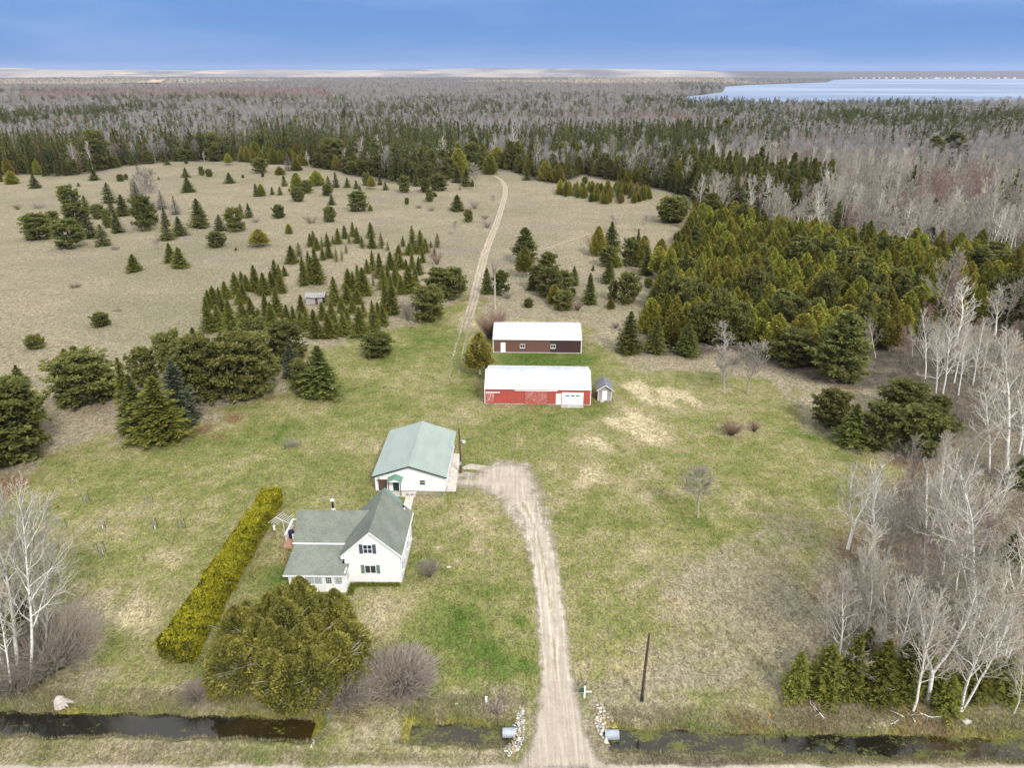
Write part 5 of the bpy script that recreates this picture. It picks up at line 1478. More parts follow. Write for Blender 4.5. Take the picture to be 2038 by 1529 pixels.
for px_, py_ in ((-.2, -.2), (.2, -.2), (0, .2)): MB().tube((px_, py_, 0), (px_ * .8, py_ * .8, .1), .03, .03, 5).build('leg', M['black_metal'], gr)
for ox, oy, lb, rz in ((-25.15, 68.2, 'white plastic chair at the front of the deck', .4), (-25.0, 69.9, 'white plastic chair behind the grill on the deck', -.5)):
    ch = thing('garden_chair', lb, 'chair', ox, oy, 2.11, rz, 'white chairs on the deck')
    MB().box(-.24, .24, -.24, .24, .40, .45).build('seat', M['white_trim'], ch); MB().box(-.24, .24, .20, .25, .46, .90).build('backrest', M['white_trim'], ch)
    for px_ in (-.21, .21):
        for py_ in (-.21, .21): MB().box(px_ - .025, px_ + .025, py_ - .025, py_ + .025, 0, .395).build('leg', M['white_trim'], ch)
an = thing('tv_antenna', 'white rooftop style television antenna on a mast beside the deck', 'antenna', -26.55, 69.0)
MB().tube((0, 0, -.1), (0, 0, 4.55), .035, .03, 6).build('mast', M['alu'], an)
MB().tube((-1.0, .55, 4.5), (1.25, -.75, 4.42), .035, .03, 5).build('boom', M['alu'], an)
bd = Vector((2.25, -1.3, 0)).normalized()
for i, ln in enumerate((2.0, 1.85, 1.7, 1.55)):
    c = Vector((-1.0, .55, 4.5)) + bd * (.05 + i * .36); dd = Vector((.45, .89, .0)).normalized()
    MB().tube(tuple(c - dd * ln * .62), tuple(c + dd * ln * .62), .022, .018, 4).build('element', M['alu'], an)
for i, ln in enumerate((1.4, 1.2, 1.0)):
    c = Vector((-1.0, .55, 4.5)) + bd * (1.5 + i * .3); dd = Vector((.45, .89, .12)).normalized()
    MB().tube(tuple(c), tuple(c + dd * ln), .022, .018, 4).build('element', M['alu'], an)
bfx, bfy = at(557, 1054)
bf = thing('bird_feeder', 'white tube bird feeder on a pole between hedge and deck', 'feeder', bfx + .2, bfy - 2.2)
MB().tube((0, 0, -.1), (0, 0, 1.5), .02, .02, 5).build('pole', M['black_metal'], bf); MB().tube((0, 0, 1.5), (0, 0, 2.05), .13, .13, 8).build('feeder_tube', M['white_trim'], bf); MB().tube((0, 0, 2.06), (0, 0, 2.16), .17, .05, 8).build('feeder_roof', M['alu'], bf)

# fenced saplings on the left lawn
def ring(root, R, h, posts, mat='grey_metal', sagging=0.0):
    mb = MB()
    n = 16
    for k in range(5):
        z = .06 + k * (h - .1) / 4
        for i in range(n):
            a, b = 2 * math.pi * i / n, 2 * math.pi * (i + 1) / n
            mb.tube((math.cos(a) * R, math.sin(a) * R, z), (math.cos(b) * R, math.sin(b) * R, z + sagging), .0035, .0035, 3)
    for i in range(n):
        a = 2 * math.pi * i / n; mb.tube((math.cos(a) * R, math.sin(a) * R, 0), (math.cos(a) * R, math.sin(a) * R, h), .0035, .0035, 3)
    w = mb.build('wire_guard', M[mat], root)
    for a, hh in posts:
        MB().path([(math.cos(a) * R * 1.05, math.sin(a) * R * 1.05, -.1), (math.cos(a) * R * 1.05 - .05, math.sin(a) * R * 1.05, hh)], [.035, .03], 5).build('stake', M['black_metal'], root)
for i, (bx, by, posts, h, lb) in enumerate(((172, 1000, ((3.0, 1.5), (.4, 1.7)), 1.0, 'thin sapling with two stakes, one capped white, far left on the lawn'), (298, 1002, ((.5, 1.5),), .9, 'thin sapling with a single dark stake on the left lawn'), (203, 1053, ((.2, .9),), 1.2, 'caged sapling with a white trunk guard on the left lawn'),
        (307, 1053, ((.3, 1.6),), 1.3, 'caged sapling with a tall grey stake, nearest its two-staked neighbour'), (363, 1051, ((3.1, 1.4), (0, 1.5)), .7, 'bushy sapling between two dark stakes, nearest the hedge'), (203, 1103, ((2.8, 1.4), (.6, 1.7)), 1.1, 'caged sapling nearest the camera with two grey stakes'),
        (125, 1052, ((.5, 1.2),), .9, 'caged sapling partly behind the left birches'), (108, 1096, ((.5, .9),), .9, 'low caged sapling behind the left birches'))):
    x, y = at(bx, by)
    s = thing('sapling', lb, 'sapling', x, y, 0, 0, 'fenced saplings on the left lawn')
    ring(s, .42, h, posts)
    sg = shrub_segs(70 + i, .4, 1.5, 5, .014, 5, .007)
    link('stem', tubes_mesh('stem', [(0, 0, 0, .02, 0, .5, .03, .025, 0)] + sg, M['twig']), s)
    if i in (2, 3, 5): MB().tube((.12, 0, 0), (.12, 0, .45), .05, .05, 6).build('trunk_guard', M['white_trim'], s)
x, y = at(578, 893)
wc = thing('wire_cage', 'large round wire cage around dry brush on the lawn behind the hedge', 'cage', x, y + .9)
ring(wc, 1.25, 1.15, ((.2, 1.2), (2.3, 1.25), (4.2, 1.2)))
link('brush', tubes_mesh('brush', shrub_segs(80, 1.1, .75, 110, .014, 5, .008), M['twig']), wc)

# culverts and their stone facing
def culvert(px, py, side, label):
    x, y = at(px, py, -.15)
    o = thing('culvert', label, 'culvert', x, y, -.30)
    mb = MB(); n = 18
    for k in range(12):   # corrugated barrel
        r0, r1 = (.40, .43) if k % 2 else (.43, .40)
        mb.tube((side * k * .10, 0, 0), (side * (k + 1) * .10, 0, 0), r0, r1, n)
    mb.build('barrel', M['grey_metal'], o)
    MB().tube((side * 1.205, 0, 0), (side * 1.215, 0, 0), .36, .36, n).build('mouth', M['dark_gap'], o)
    return o
culvert(1028, 1457, -1, 'grey corrugated culvert end left of the driveway')
culvert(1204, 1461, 1, 'grey corrugated culvert end right of the driveway')
stone_mats = [plain('pale_fieldstone', (.56, .52, .46), .85, .2, .15, 5, .2), plain('tan_fieldstone', (.42, .34, .26), .85, .2, .15, 5, .2), plain('grey_fieldstone', (.30, .30, .31), .85, .2, .15, 5, .2)]
def stone_mesh(seed, mat):
    import bmesh
    r = random.Random(seed)
    bm = bmesh.new(); bmesh.ops.create_icosphere(bm, subdivisions=1, radius=1)
    for v in bm.verts: v.co *= r.uniform(.72, 1.12)
    for v in bm.verts: v.co.z *= .62; v.co.x *= 1.2
    me = bpy.data.meshes.new('stone'); bm.to_mesh(me); bm.free(); me.materials.append(mat)
    return me
stones = [stone_mesh(i, stone_mats[(0, 0, 1, 0, 2, 1)[i]]) for i in range(6)]
def stone_pile(label, poly, n, sizes, keep=None):
    P = np.array(pts(poly, -.2))
    o = thing('stone_pile', label, 'stones', *P.mean(0), 0)
    cx_, cy_ = P.mean(0); got = []
    tries = 0
    while len(got) < n and tries < 6000:
        tries += 1
        x = rng.uniform(P[:, 0].min(), P[:, 0].max()); y = rng.uniform(P[:, 1].min(), P[:, 1].max())
        if not in_poly(P, np.array([x]), np.array([y]))[0]: continue
        s = rng.uniform(*sizes) * (1.5 if rng.random() < .12 else 1)
        if any((x - a) ** 2 + (y - b) ** 2 < (.8 * (s + c)) ** 2 for a, b, c in got): continue
        got.append((x, y, s))
    zs = ditch_z(np.array([g[0] for g in got]), np.array([g[1] for g in got]))
    for (x, y, s), z in zip(got, zs):
        c = link('stone', stones[rng.randrange(6)], o, (x - cx_, y - cy_, float(z) + s * .35))
        c.scale = (s, s, s); c.rotation_euler = (rng.uniform(-.4, .4), rng.uniform(-.4, .4), rng.uniform(0, 6.28))
stone_pile('pale fieldstones lining the bank around the left culvert', [(1034, 1404), (1041, 1418), (1044, 1445), (1042, 1478), (1032, 1498), (1012, 1511), (1002, 1496), (1005, 1486), (1018, 1474), (1028, 1462), (1006, 1452), (1008, 1444), (1026, 1444), (1030, 1425)], 170, (.085, .17))
stone_pile('pale and dark fieldstones lining the bank around the right culvert', [(1187, 1408), (1199, 1404), (1204, 1420), (1216, 1434), (1230, 1450), (1222, 1450), (1205, 1456), (1212, 1470), (1230, 1478), (1234, 1488), (1222, 1490), (1200, 1474), (1190, 1460), (1184, 1440), (1190, 1424)], 120, (.11, .23))
stone_pile('few small pale stones at the end of the left ditch', [(622, 1478), (632, 1462), (636, 1470), (628, 1490), (618, 1494)], 12, (.06, .12))
for i, (px, py, s, lb) in enumerate(((1922, 1439, .34, 'pale boulder on the bank below the leaning white birch'), (908, 1402, .12, 'small stone near the marker post'), (870, 1091, .2, 'pale stone in a bare patch right of the farmhouse'), (893, 1130, .2, 'flat stone in the lawn right of the round shrub'))):
    x, y = at(px, py); o = link('boulder', stones[i], None, (x, y, s * .3)); o.scale = (s * 1.3, s, s); tag(o, lb, 'boulder')

# weathered stump with its roots
x, y = at(118, 1408)
st = thing('tree_stump', 'pale splintered stump with sprawling roots at the left ditch bank', 'stump', x, y + .3)
MB().path([(0, 0, -.1), (-.05, 0, .35), (-.12, .05, .62), (-.2, .1, .85)], [.62, .50, .42, .15], 9).build('stump', M['old_bark'], st)
for a, l in ((.15, 1.3), (-.3, .8), (3.3, .6), (2.6, .5), (4.1, .5), (4.9, .6), (5.6, .7), (1.5, .5)):
    MB().path([(0, 0, .45), (math.cos(a) * l * .45, math.sin(a) * l * .45, .28), (math.cos(a) * l, math.sin(a) * l, -.04)], [.32, .20, .05], 6).build('root', M['old_bark'], st)

# fallen branches on the bank below the right wood
for i, (px, py, l, a, lb) in enumerate(((1640, 1432, 1.6, 1.9, 'bleached fallen branch at the water edge'), (1733, 1448, .9, 2.2, 'short fallen stick by the ditch'), (1772, 1442, 1.0, .4, 'small forked stick by the ditch'), (1800, 1430, 1.8, 2.5, 'long fallen branch below the birches'), (1822, 1440, 1.1, 1.7, 'curved fallen branch right of the long one'), (1830, 1421, 2.0, -.2, 'grey fallen branch behind the curved one'), (1245, 1292, 1.3, -.4, 'dark fallen branch on the lawn near the bare utility pole'), (205, 826, 1.6, .3, 'brushwood lying in the field in front of the wide pine'), (1740, 770, 3.0, -.3, 'grey fallen limbs under the tall layered pine'), (1200, 556, 3.0, 2.6, 'grey brush heap in the clearing right of the barn pines'))):
    x, y = at(px, py); r = random.Random(i)
    sg = []
    d = Vector((math.cos(a), math.sin(a), .06)); p = Vector((0, 0, .05))
    for k in range(5):
        q = p + (d + Vector((r.gauss(0, .2), r.gauss(0, .2), r.gauss(0, .05)))) * l / 5; q.z = max(.03, q.z)
        sg.append((*p, *q, .06 - .009 * k, .05 - .009 * k, .1)); 
        e = q + Vector((r.gauss(0, .35), r.gauss(0, .35), .2 * r.random())) * l * .6; sg.append((*q, *e, .02, .012, .4)); p = q
    tag(link('fallen_branch', tubes_mesh('fallen_branch', sg, M['birch' if i < 6 else 'old_bark']), None, (x, y, float(ditch_z(np.array([x]), np.array([y]))[0]))), lb, 'branch')

# ------------------------------------------------------------------ trees one can tell apart
def crop(items, ox, oy, k):
    """readings taken on an enlarged survey sheet, back to its own scale"""
    return [(kd, ox + bx * k, oy + by * k, oy + tp * k, w * k) for kd, bx, by, tp, w in items]

T = []
# left field
T += crop([('cedar', 75, 800, 720, 75), ('spruce', 212, 825, 745, 75), ('spruce', 565, 778, 712, 60), ('bushy_pine', 720, 783, 745, 45), ('bushy_pine', 754, 773, 742, 22), ('tamarack', 825, 742, 680, 42), ('spruce', 470, 812, 788, 18), ('bushy_pine', 875, 768, 740, 30),
  ('spruce', 1110, 760, 700, 50), ('lone_spruce', 1125, 850, 758, 72), ('bushy_pine', 1205, 747, 700, 38), ('bushy_pine', 1250, 755, 715, 42), ('stem_cedar', 1365, 685, 615, 44), ('spruce', 1000, 685, 645, 36), ('bushy_pine', 1112, 678, 655, 22), ('spruce', 1370, 795, 730, 68), ('pine', 1555, 735, 650, 100), ('dead_spruce', 1722, 720, 620, 60),
  ('cedar', 1770, 720, 650, 60), ('cedar', 1670, 745, 695, 56), ('bushy_pine', 1568, 757, 732, 20), ('spruce', 1530, 872, 797, 42), ('cedar', 1562, 872, 800, 46), ('spruce', 1625, 862, 815, 30), ('spruce', 1672, 865, 815, 30), ('spruce', 1697, 812, 735, 40), ('cedar', 1775, 855, 735, 72), ('pine', 1835, 855, 780, 78), ('bushy_pine', 1780, 905, 830, 76), ('cedar', 1890, 810, 720, 92),
  ('spruce', 1960, 815, 750, 38), ('spruce', 2005, 820, 730, 46), ('bushy_pine', 1955, 870, 810, 62), ('spruce', 1980, 925, 862, 46), ('bushy_pine', 1970, 1027, 945, 76), ('bushy_pine', 1665, 1005, 935, 76), ('cedar', 1725, 1097, 1038, 40), ('spruce', 1440, 1000, 920, 46), ('spruce', 1488, 1002, 915, 50), ('pine', 1408, 1088, 950, 116), ('spruce', 1315, 1082, 985, 68),
  ('lone_spruce', 1195, 1064, 892, 112), ('pine', 1295, 1182, 1090, 112), ('stem_cedar', 1550, 1170, 1070, 110), ('spruce', 1408, 1194, 1175, 18), ('pine', 425, 960, 815, 125), ('spruce', 515, 955, 868, 52), ('pine', 470, 1062, 920, 150), ('pine', 240, 1142, 985, 190), ('pine', 320, 1045, 965, 86), ('pine', 425, 1192, 1020, 186), ('spruce', 540, 1128, 1000, 92), ('spruce', 620, 1172, 1045, 82),
  ('spruce', 705, 1092, 975, 82), ('pine', 590, 1010, 925, 92), ('bushy_pine', 650, 1062, 965, 62), ('spruce', 655, 915, 795, 76), ('fir', 740, 992, 865, 86), ('spruce', 672, 985, 890, 52), ('cedar', 812, 880, 768, 50), ('dead_spruce', 830, 960, 790, 110), ('pine', 870, 1083, 880, 142), ('pine', 915, 1035, 930, 70), ('dead_spruce', 970, 950, 845, 72), ('dead_spruce', 1050, 982, 875, 66),
  ('spruce', 990, 1052, 945, 56), ('spruce', 1075, 1112, 995, 86), ('spruce', 1000, 1138, 1030, 80), ('spruce', 10, 785, 730, 36), ('bushy_pine', 1105, 842, 815, 24), ('bushy_pine', 1450, 762, 745, 16), ('spruce', 948, 772, 752, 14), ('cedar', 1726, 840, 822, 12), ('fir', 262, 752, 738, 20)], 0, 100, .33366)
# mid field
T += crop([('spruce', 35, 820, 760, 42), ('spruce', 88, 828, 775, 34), ('stem_cedar', 180, 828, 750, 48), ('pine', 150, 810, 735, 54), ('spruce', 230, 805, 750, 32), ('spruce', 262, 835, 785, 34), ('pine', 375, 852, 755, 82), ('pine', 100, 967, 850, 122), ('spruce', 112, 880, 810, 42), ('cedar', 172, 960, 920, 28), ('spruce', 320, 780, 690, 56), ('cedar', 370, 762, 635, 68), ('spruce', 408, 758, 630, 42),
  ('spruce', 445, 812, 730, 48), ('pine', 500, 852, 770, 72), ('pine', 580, 842, 745, 112), ('pine', 505, 770, 595, 122), ('white_pine', 610, 762, 595, 112), ('bushy_pine', 525, 906, 840, 52), ('cedar', 555, 875, 848, 28), ('bushy_pine', 390, 922, 885, 28), ('spruce', 690, 792, 700, 68), ('spruce', 745, 812, 705, 72), ('spruce', 780, 814, 770, 30), ('cedar', 700, 762, 590, 100), ('lone_spruce', 690, 962, 865, 90),
  ('bushy_pine', 757, 1027, 962, 56), ('cedar', 885, 742, 625, 82), ('white_pine', 1008, 714, 545, 104), ('cedar', 930, 702, 580, 100), ('cedar', 1090, 712, 595, 72), ('cedar', 1150, 744, 650, 62), ('cedar', 1215, 782, 665, 86), ('cedar', 1288, 792, 675, 82), ('spruce', 1105, 777, 710, 46), ('bushy_pine', 1450, 799, 760, 40), ('cedar', 1300, 862, 800, 46), ('pine', 1965, 1040, 890, 162), ('cedar', 835, 690, 585, 74), ('cedar', 690, 700, 560, 70), ('spruce', 705, 832, 815, 12), ('spruce', 205, 780, 768, 12)], 680, 100, .33366)
# plantation round the shack
PL = [(740,430,280,85),(800,375,255,60),(890,290,180,50),(918,285,160,50),(945,320,215,55),(985,300,210,35),(990,400,300,45),(1040,385,265,60),(1028,290,175,50),(1072,270,195,32),(1100,415,290,38),(1145,410,305,25),(1180,350,270,28),(1115,270,140,52),(1168,225,115,50),(1205,265,185,30),(1235,210,85,48),(1270,265,130,52),(1310,305,205,55),(1380,220,90,60),(1390,305,180,60),(1465,310,175,55),(1518,325,245,32),(1640,290,200,50),(1605,370,275,60),(1720,340,120,65),(1690,360,260,60),(1785,350,155,75),(1825,340,225,50),(1865,300,235,35),(1920,300,180,55),(1895,370,300,40),(1800,420,320,45),(1770,520,370,60),(1715,480,340,55),(1620,470,350,75),(1540,480,330,75),(1665,480,390,40),(1590,420,340,40),(1455,550,340,75),(1395,485,320,52),(1400,615,500,25),(1350,510,390,50),(1520,590,430,50),(1480,640,460,70),(1575,620,450,70),(1625,680,520,70),(1690,670,440,120),(1740,640,470,70),
(840,610,370,70),(880,500,325,50),(905,580,375,80),(945,600,290,90),(960,560,380,70),(1200,650,470,90),(1240,670,490,60),(1280,640,435,60),(1320,690,460,110),(1345,690,540,60),(1190,760,600,85),(1090,770,535,95),(1270,760,635,80),(1230,830,735,80),(1320,870,735,55),(1145,830,705,70),(1065,900,735,80),(990,890,735,70),(1295,1030,780,120),(1040,1040,835,100),(1160,1020,810,85),(1100,1000,860,60),(1195,960,790,60),(930,1040,800,95),(965,1020,900,50),(865,970,800,65),(815,980,810,75),(820,840,680,70),(760,950,770,65),(705,930,760,65),(665,920,840,40),(625,860,630,95),(540,920,670,90),(580,950,740,90),(470,890,790,50),(420,915,705,95),(345,915,720,90),(320,760,640,70),(350,750,590,70),(375,650,515,70),(290,690,500,95),(335,600,490,50),(450,660,440,90),(425,600,500,50),(520,690,500,90),(580,650,490,70),(615,620,395,80),(655,670,520,70),(680,530,445,45),(640,560,430,50),(205,720,570,80),(165,800,620,60),(110,780,610,100),(75,990,700,105),(150,970,760,90),(255,1020,725,110),(190,900,690,70),(225,830,690,50),(70,800,640,60),(1405,990,750,90),(1440,900,740,60),(1480,935,760,80),(1385,770,720,20),(1500,840,560,80),(1560,845,580,100),(1590,560,470,60),(1545,700,520,60)]
THIN = {(1072,270),(1145,410),(1180,350),(1205,265),(1518,325),(1865,300),(1895,370),(1400,615),(1100,415),(985,300),(1465,310),(1310,305),(800,375),(1920,300),(1640,290)}
PLT = crop([(('thin_spruce' if (a, b) in THIN else ('fir' if a < 560 or (a * 7 + b) % 5 == 0 else 'spruce')), a, b, c, d) for a, b, c, d in PL], 400, 420, .24534)
# pines at the lawn and the trees above the barns
T += crop([('pine', 1850, 912, 630, 275), ('pine', 1930, 722, 480, 235), ('pine', 2055, 732, 478, 225), ('pine', 1435, 1202, 1008, 262)], 400, 420, .24534)
T += crop([('white_pine', 445, 458, 150, 255), ('stem_cedar', 440, 555, 318, 145), ('lone_spruce', 125, 707, 490, 112), ('pine', 245, 722, 520, 152), ('pine', 640, 560, 365, 175), ('pine', 560, 682, 470, 190), ('pine', 645, 742, 500, 210), ('pine', 775, 692, 515, 155), ('spruce', 505, 672, 540, 100), ('cedar', 690, 790, 630, 110), ('pine', 770, 852, 685, 175), ('lone_spruce', 860, 637, 472, 88), ('bushy_pine', 845, 727, 660, 58),
  ('bushy_pine', 475, 822, 750, 82), ('lone_spruce', 990, 797, 535, 128), ('spruce', 1020, 507, 452, 32), ('lone_spruce', 1150, 617, 430, 118), ('cedar', 1060, 388, 135, 132), ('lone_spruce', 1170, 352, 100, 145), ('pine', 1150, 482, 310, 182), ('cedar', 1200, 482, 345, 112), ('pine', 1330, 472, 245, 155), ('spruce', 1390, 420, 162, 92), ('cedar', 1440, 482, 218, 122), ('lone_spruce', 1465, 547, 305, 122), ('stem_cedar', 1565, 562, 305, 152), ('cedar', 1590, 402, 238, 112),
  ('bushy_pine', 1485, 652, 578, 78), ('pine', 1310, 802, 540, 205), ('pine', 1185, 762, 600, 92), ('cedar', 1170, 832, 738, 66), ('lone_spruce', 1320, 1222, 865, 205), ('lone_spruce', 1540, 1217, 915, 165), ('lone_spruce', 1810, 1242, 945, 178), ('stem_cedar', 1672, 1150, 878, 152), ('cedar', 1490, 1042, 745, 152), ('white_pine', 1860, 452, 135, 195), ('bushy_pine', 1690, 106, -95, 250), ('bushy_pine', 1722, 250, 195, 56), ('dead_spruce', 1610, 700, 600, 70), ('spruce', 1530, 690, 640, 50)], 940, 420, .23553)
# left lawn edge
T += crop([('pine', -40, 1500, 1030, 520), ('pine', 130, 1440, 960, 400), ('pine', 40, 1300, 955, 360), ('pine', 525, 1112, 785, 405), ('spruce', 125, 972, 835, 108), ('spruce', 400, 832, 735, 88), ('bushy_pine', 440, 757, 722, 44), ('bushy_pine', 215, 742, 662, 102), ('bushy_pine', 605, 607, 532, 108), ('fir', 800, 1250, 805, 150), ('lone_spruce', 845, 1285, 900, 190), ('fir', 980, 1325, 918, 285), ('blue_spruce', 1090, 1210, 815, 215), ('pine', 880, 985, 745, 190),
  ('pine', 1070, 990, 655, 230), ('pine', 1225, 1085, 690, 330), ('pine', 1130, 1010, 760, 200), ('pine', 1475, 1065, 670, 400), ('pine', 1540, 840, 570, 210), ('pine', 1715, 840, 590, 250), ('lone_spruce', 1165, 730, 608, 80), ('spruce', 1220, 742, 640, 76), ('spruce', 1330, 752, 635, 84), ('blue_spruce', 1745, 918, 705, 116), ('lone_spruce', 1920, 1038, 728, 245), ('pine', 1800, 1012, 815, 130), ('fir', 803, 276, 172, 92), ('fir', 1022, 222, 105, 80), ('fir', 1078, 256, 130, 100)], 0, 450, .33366)
# right lawn edge
T += crop([('pine', 1095, 995, 812, 195), ('lone_spruce', 1195, 1082, 868, 150), ('pine', 1330, 1105, 880, 205), ('pine', 1440, 960, 768, 240), ('pine', 1530, 1145, 895, 270), ('pine', 1610, 965, 830, 110), ('white_pine', 1130, 782, 425, 320), ('pine', 905, 695, 512, 195), ('white_pine', 850, 525, 312, 235), ('blue_spruce', 1030, 565, 440, 112), ('cedar', 690, 572, 388, 108), ('cedar', 545, 545, 388, 122), ('stem_cedar', 1385, 605, 438, 98), ('cedar', 230, 525, 358, 110), ('cedar', 600, 470, 325, 110), ('cedar', 445, 470, 345, 90), ('cedar', 510, 480, 355, 90), ('cedar', 395, 500, 372, 80), ('cedar', 915, 520, 395, 120), ('cedar', 790, 560, 430, 80)], 1200, 450, .4112)
T += crop([('fir', -2860, 1010, 700, 170), ('fir', -2760, 960, 660, 150), ('fir', 925, 1207, 975, 130), ('fir', 1065, 1217, 945, 185), ('fir', 1180, 1212, 895, 150), ('fir', 1320, 1232, 925, 200), ('fir', 1440, 1225, 890, 160), ('fir', 1640, 1265, 1075, 180), ('fir', 1540, 1180, 980, 150), ('fir', 1800, 1215, 1030, 170), ('fir', 1940, 1205, 1010, 190), ('spruce', 1500, 1100, 830, 140), ('fir', 1240, 1120, 860, 130), ('spruce', 1600, 430, 240, 130), ('spruce', 1960, 560, 390, 110), ('spruce', 2000, 180, 20, 110)], 1200, 900, .4114)
ALLC = []
for kd, bx, by, tp, w in PLT:
    x, y, h, r = placed(bx, by, tp, w, .7); ALLC.append((x, y, r))
    tree(kd, x, y, h, r * (1.30 if kd == 'thin_spruce' else 1.62), group='spruces planted round the collapsing shack')
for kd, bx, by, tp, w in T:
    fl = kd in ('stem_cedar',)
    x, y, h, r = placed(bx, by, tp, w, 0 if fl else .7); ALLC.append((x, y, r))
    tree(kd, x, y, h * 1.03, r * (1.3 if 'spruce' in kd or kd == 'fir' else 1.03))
x, y = at(955, 745)
tree('stem_cedar', x, y, height_at(y, 663), 2.45, 'olive cedar with a bare pale trunk at the left end of the red barn')

# bare trees: foot, tip
def bare(kind, bx, by, tx, ty, w=1.0, label=None, group=None):
    x, y = at(bx, by)
    v = (CY - ty) / F
    z = height_at(y, ty)
    xt = (tx - CX) / F * depth(x, y, z)
    h = math.hypot(z, xt - x)
    K = KIND[kind]
    return tree(kind, x, y, h, w, label, group, lean=(math.atan2(xt - x, z), 0))
k = .4114
for kd, bx, by, tx, ty, w in (('fork_birch', 1185, 470, 1290, 60, 1.15), ('birch', 1325, 590, 1335, 95, 1.15), ('fork_birch', 1530, 670, 1625, 130, 1.0), ('birch', 1640, 590, 1700, 95, 1.1), ('birch', 1800, 780, 1822, 50, 1.15), ('birch', 1785, 760, 1750, 200, 1.0), ('aspen', 1270, 960, 1320, 560, .9), ('aspen', 1190, 890, 1200, 570, .9), ('aspen', 1085, 900, 1095, 640, 1.0), ('birch', 1400, 1130, 1485, 640, .9),
        ('aspen', 1500, 1252, 1605, 750, .85), ('fork_birch', 1572, 1205, 1655, 680, 1.1), ('birch', 1725, 1268, 1905, 720, .95), ('birch', 1735, 1255, 2050, 790, .9), ('aspen', 1985, 1272, 2080, 980, .9), ('aspen', 1890, 1050, 1960, 560, 1.0), ('aspen', 1770, 900, 1900, 480, .9), ('aspen', 1350, 930, 1400, 520, .9), ('aspen', 1420, 880, 1450, 600, .9), ('birch', 1930, 900, 1990, 250, 1.1), ('aspen', 1240, 860, 1260, 520, .9), ('aspen', 1600, 760, 1580, 480, .9), ('dead_tree', 1230, 1150, 1240, 950, 1.3)):
    bare(kd, 1200 + bx * k, 900 + by * k, 1200 + tx * k, 900 + ty * k, w, group='bare trees of the right-hand wood')
k = .4112
for kd, bx, by, tx, ty, w in (('birch', 1610, 838, 1605, 530, 1.1), ('birch', 1640, 835, 1685, 470, 1.0), ('birch', 1700, 760, 1765, 445, .9), ('birch', 1790, 772, 1855, 475, .9), ('birch', 1865, 775, 1935, 525, .9), ('aspen', 1950, 1205, 1985, 600, 1.2), ('birch', 1870, 1195, 1830, 790, 1.1), ('birch', 1560, 740, 1590, 430, .9), ('birch', 1500, 640, 1495, 480, .7), ('aspen', 1660, 700, 1650, 460, .9), ('aspen', 1740, 700, 1760, 480, .9), ('birch', 1720, 820, 1745, 500, .9), ('aspen', 1800, 720, 1830, 500, .9), ('birch', 1900, 440, 1925, 260, .8), ('birch', 1960, 445, 2000, 280, .9), ('birch', 1840, 430, 1855, 290, .8), ('aspen', 1320, 640, 1290, 460, .8), ('aspen', 2010, 1100, 2050, 640, 1.1), ('aspen', 1840, 700, 1860, 470, .9), ('aspen', 1620, 720, 1610, 500, .9), ('aspen', 1900, 800, 1960, 520, 1.0), ('birch', 2030, 1180, 2090, 760, 1.0), ('maple', 1480, 680, 1480, 500, .9), ('maple', 1700, 640, 1720, 440, .9), ('maple', 1950, 760, 1980, 500, .9), ('maple', 1600, 600, 1570, 400, .9), ('maple', 1830, 640, 1840, 460, 1.0)):
    bare(kd, 1200 + bx * k, 450 + by * k, 1200 + tx * k, 450 + ty * k, w, group='bare trees of the right-hand wood')
k = .3786
for kd, bx, by, tx, ty, w in (('birch', 165, 1085, 110, 150, .72), ('aspen', 100, 1062, 20, 180, .85), ('birch', 60, 1122, -20, 560, .7), ('aspen', 225, 850, 240, 150, .72), ('aspen', 190, 920, 150, 200, .75), ('birch', 20, 1000, -30, 200, .85), ('aspen', 235, 960, 270, 420, .6), ('aspen', 70, 900, 60, 330, .8)):
    bare(kd, bx * k, 950 + by * k, tx * k, 950 + ty * k, w, group='bare aspens at the left edge')
for kd, bx, by, tx, ty, w, lb in (('young_tree', 1441, 783, 1444, 701, 1.1, 'slender bare tree on the lawn edge, left of its taller twin'), ('young_tree', 1487, 783, 1492, 680, 1.1, 'taller bare tree on the lawn edge, right of its twin'), ('dead_tree', 1442, 708, 1446, 648, 1.5, 'grey dead tree with tangled limbs before the cedars'), ('young_tree', 1389, 1031, 1391, 935, 1.2, 'bare young tree alone in the middle of the right lawn'),
        ('young_tree', 295, 418, 296, 345, 1.3, 'grey bare tree above the pine cluster in the left field'), ('young_tree', 282, 412, 276, 350, 1.5, 'pale bushy bare tree beside the pine cluster in the left field'), ('young_tree', 311, 499, 308, 473, 1.2, 'small reddish leafless tree in the left field'), ('young_tree', 944, 380, 946, 330, 1.2, 'grey bare tree at the thicket edge by the track'), ('young_tree', 1225, 461, 1226, 430, 1.2, 'small bare tree near the end of the faint path'), ('young_tree', 1284, 462, 1284, 431, 1.3, 'bushy bare tree right of the faint path'), ('young_tree', 902, 468, 902, 440, .9, 'thin bare sapling in the field left of the track'), ('young_tree', 982, 412, 981, 390, .9, 'thin bare sapling at the track bend')):
    bare(kd, bx, by, tx, ty, w, lb)
x, y = at(985, 616)
sn = thing('dead_snag', 'tall pale dead snag with stubby top behind the brown barn', 'snag', x, y)
hsn = height_at(y, 505)
sg = [(0, 0, 0, .03, 0, hsn * .35, .24, .20, 0), (.03, 0, hsn * .35, .05, .02, hsn * .62, .20, .17, 0)]
link('trunk', tubes_mesh('snag_trunk', sg, M['bare']), sn)
tw_ = []
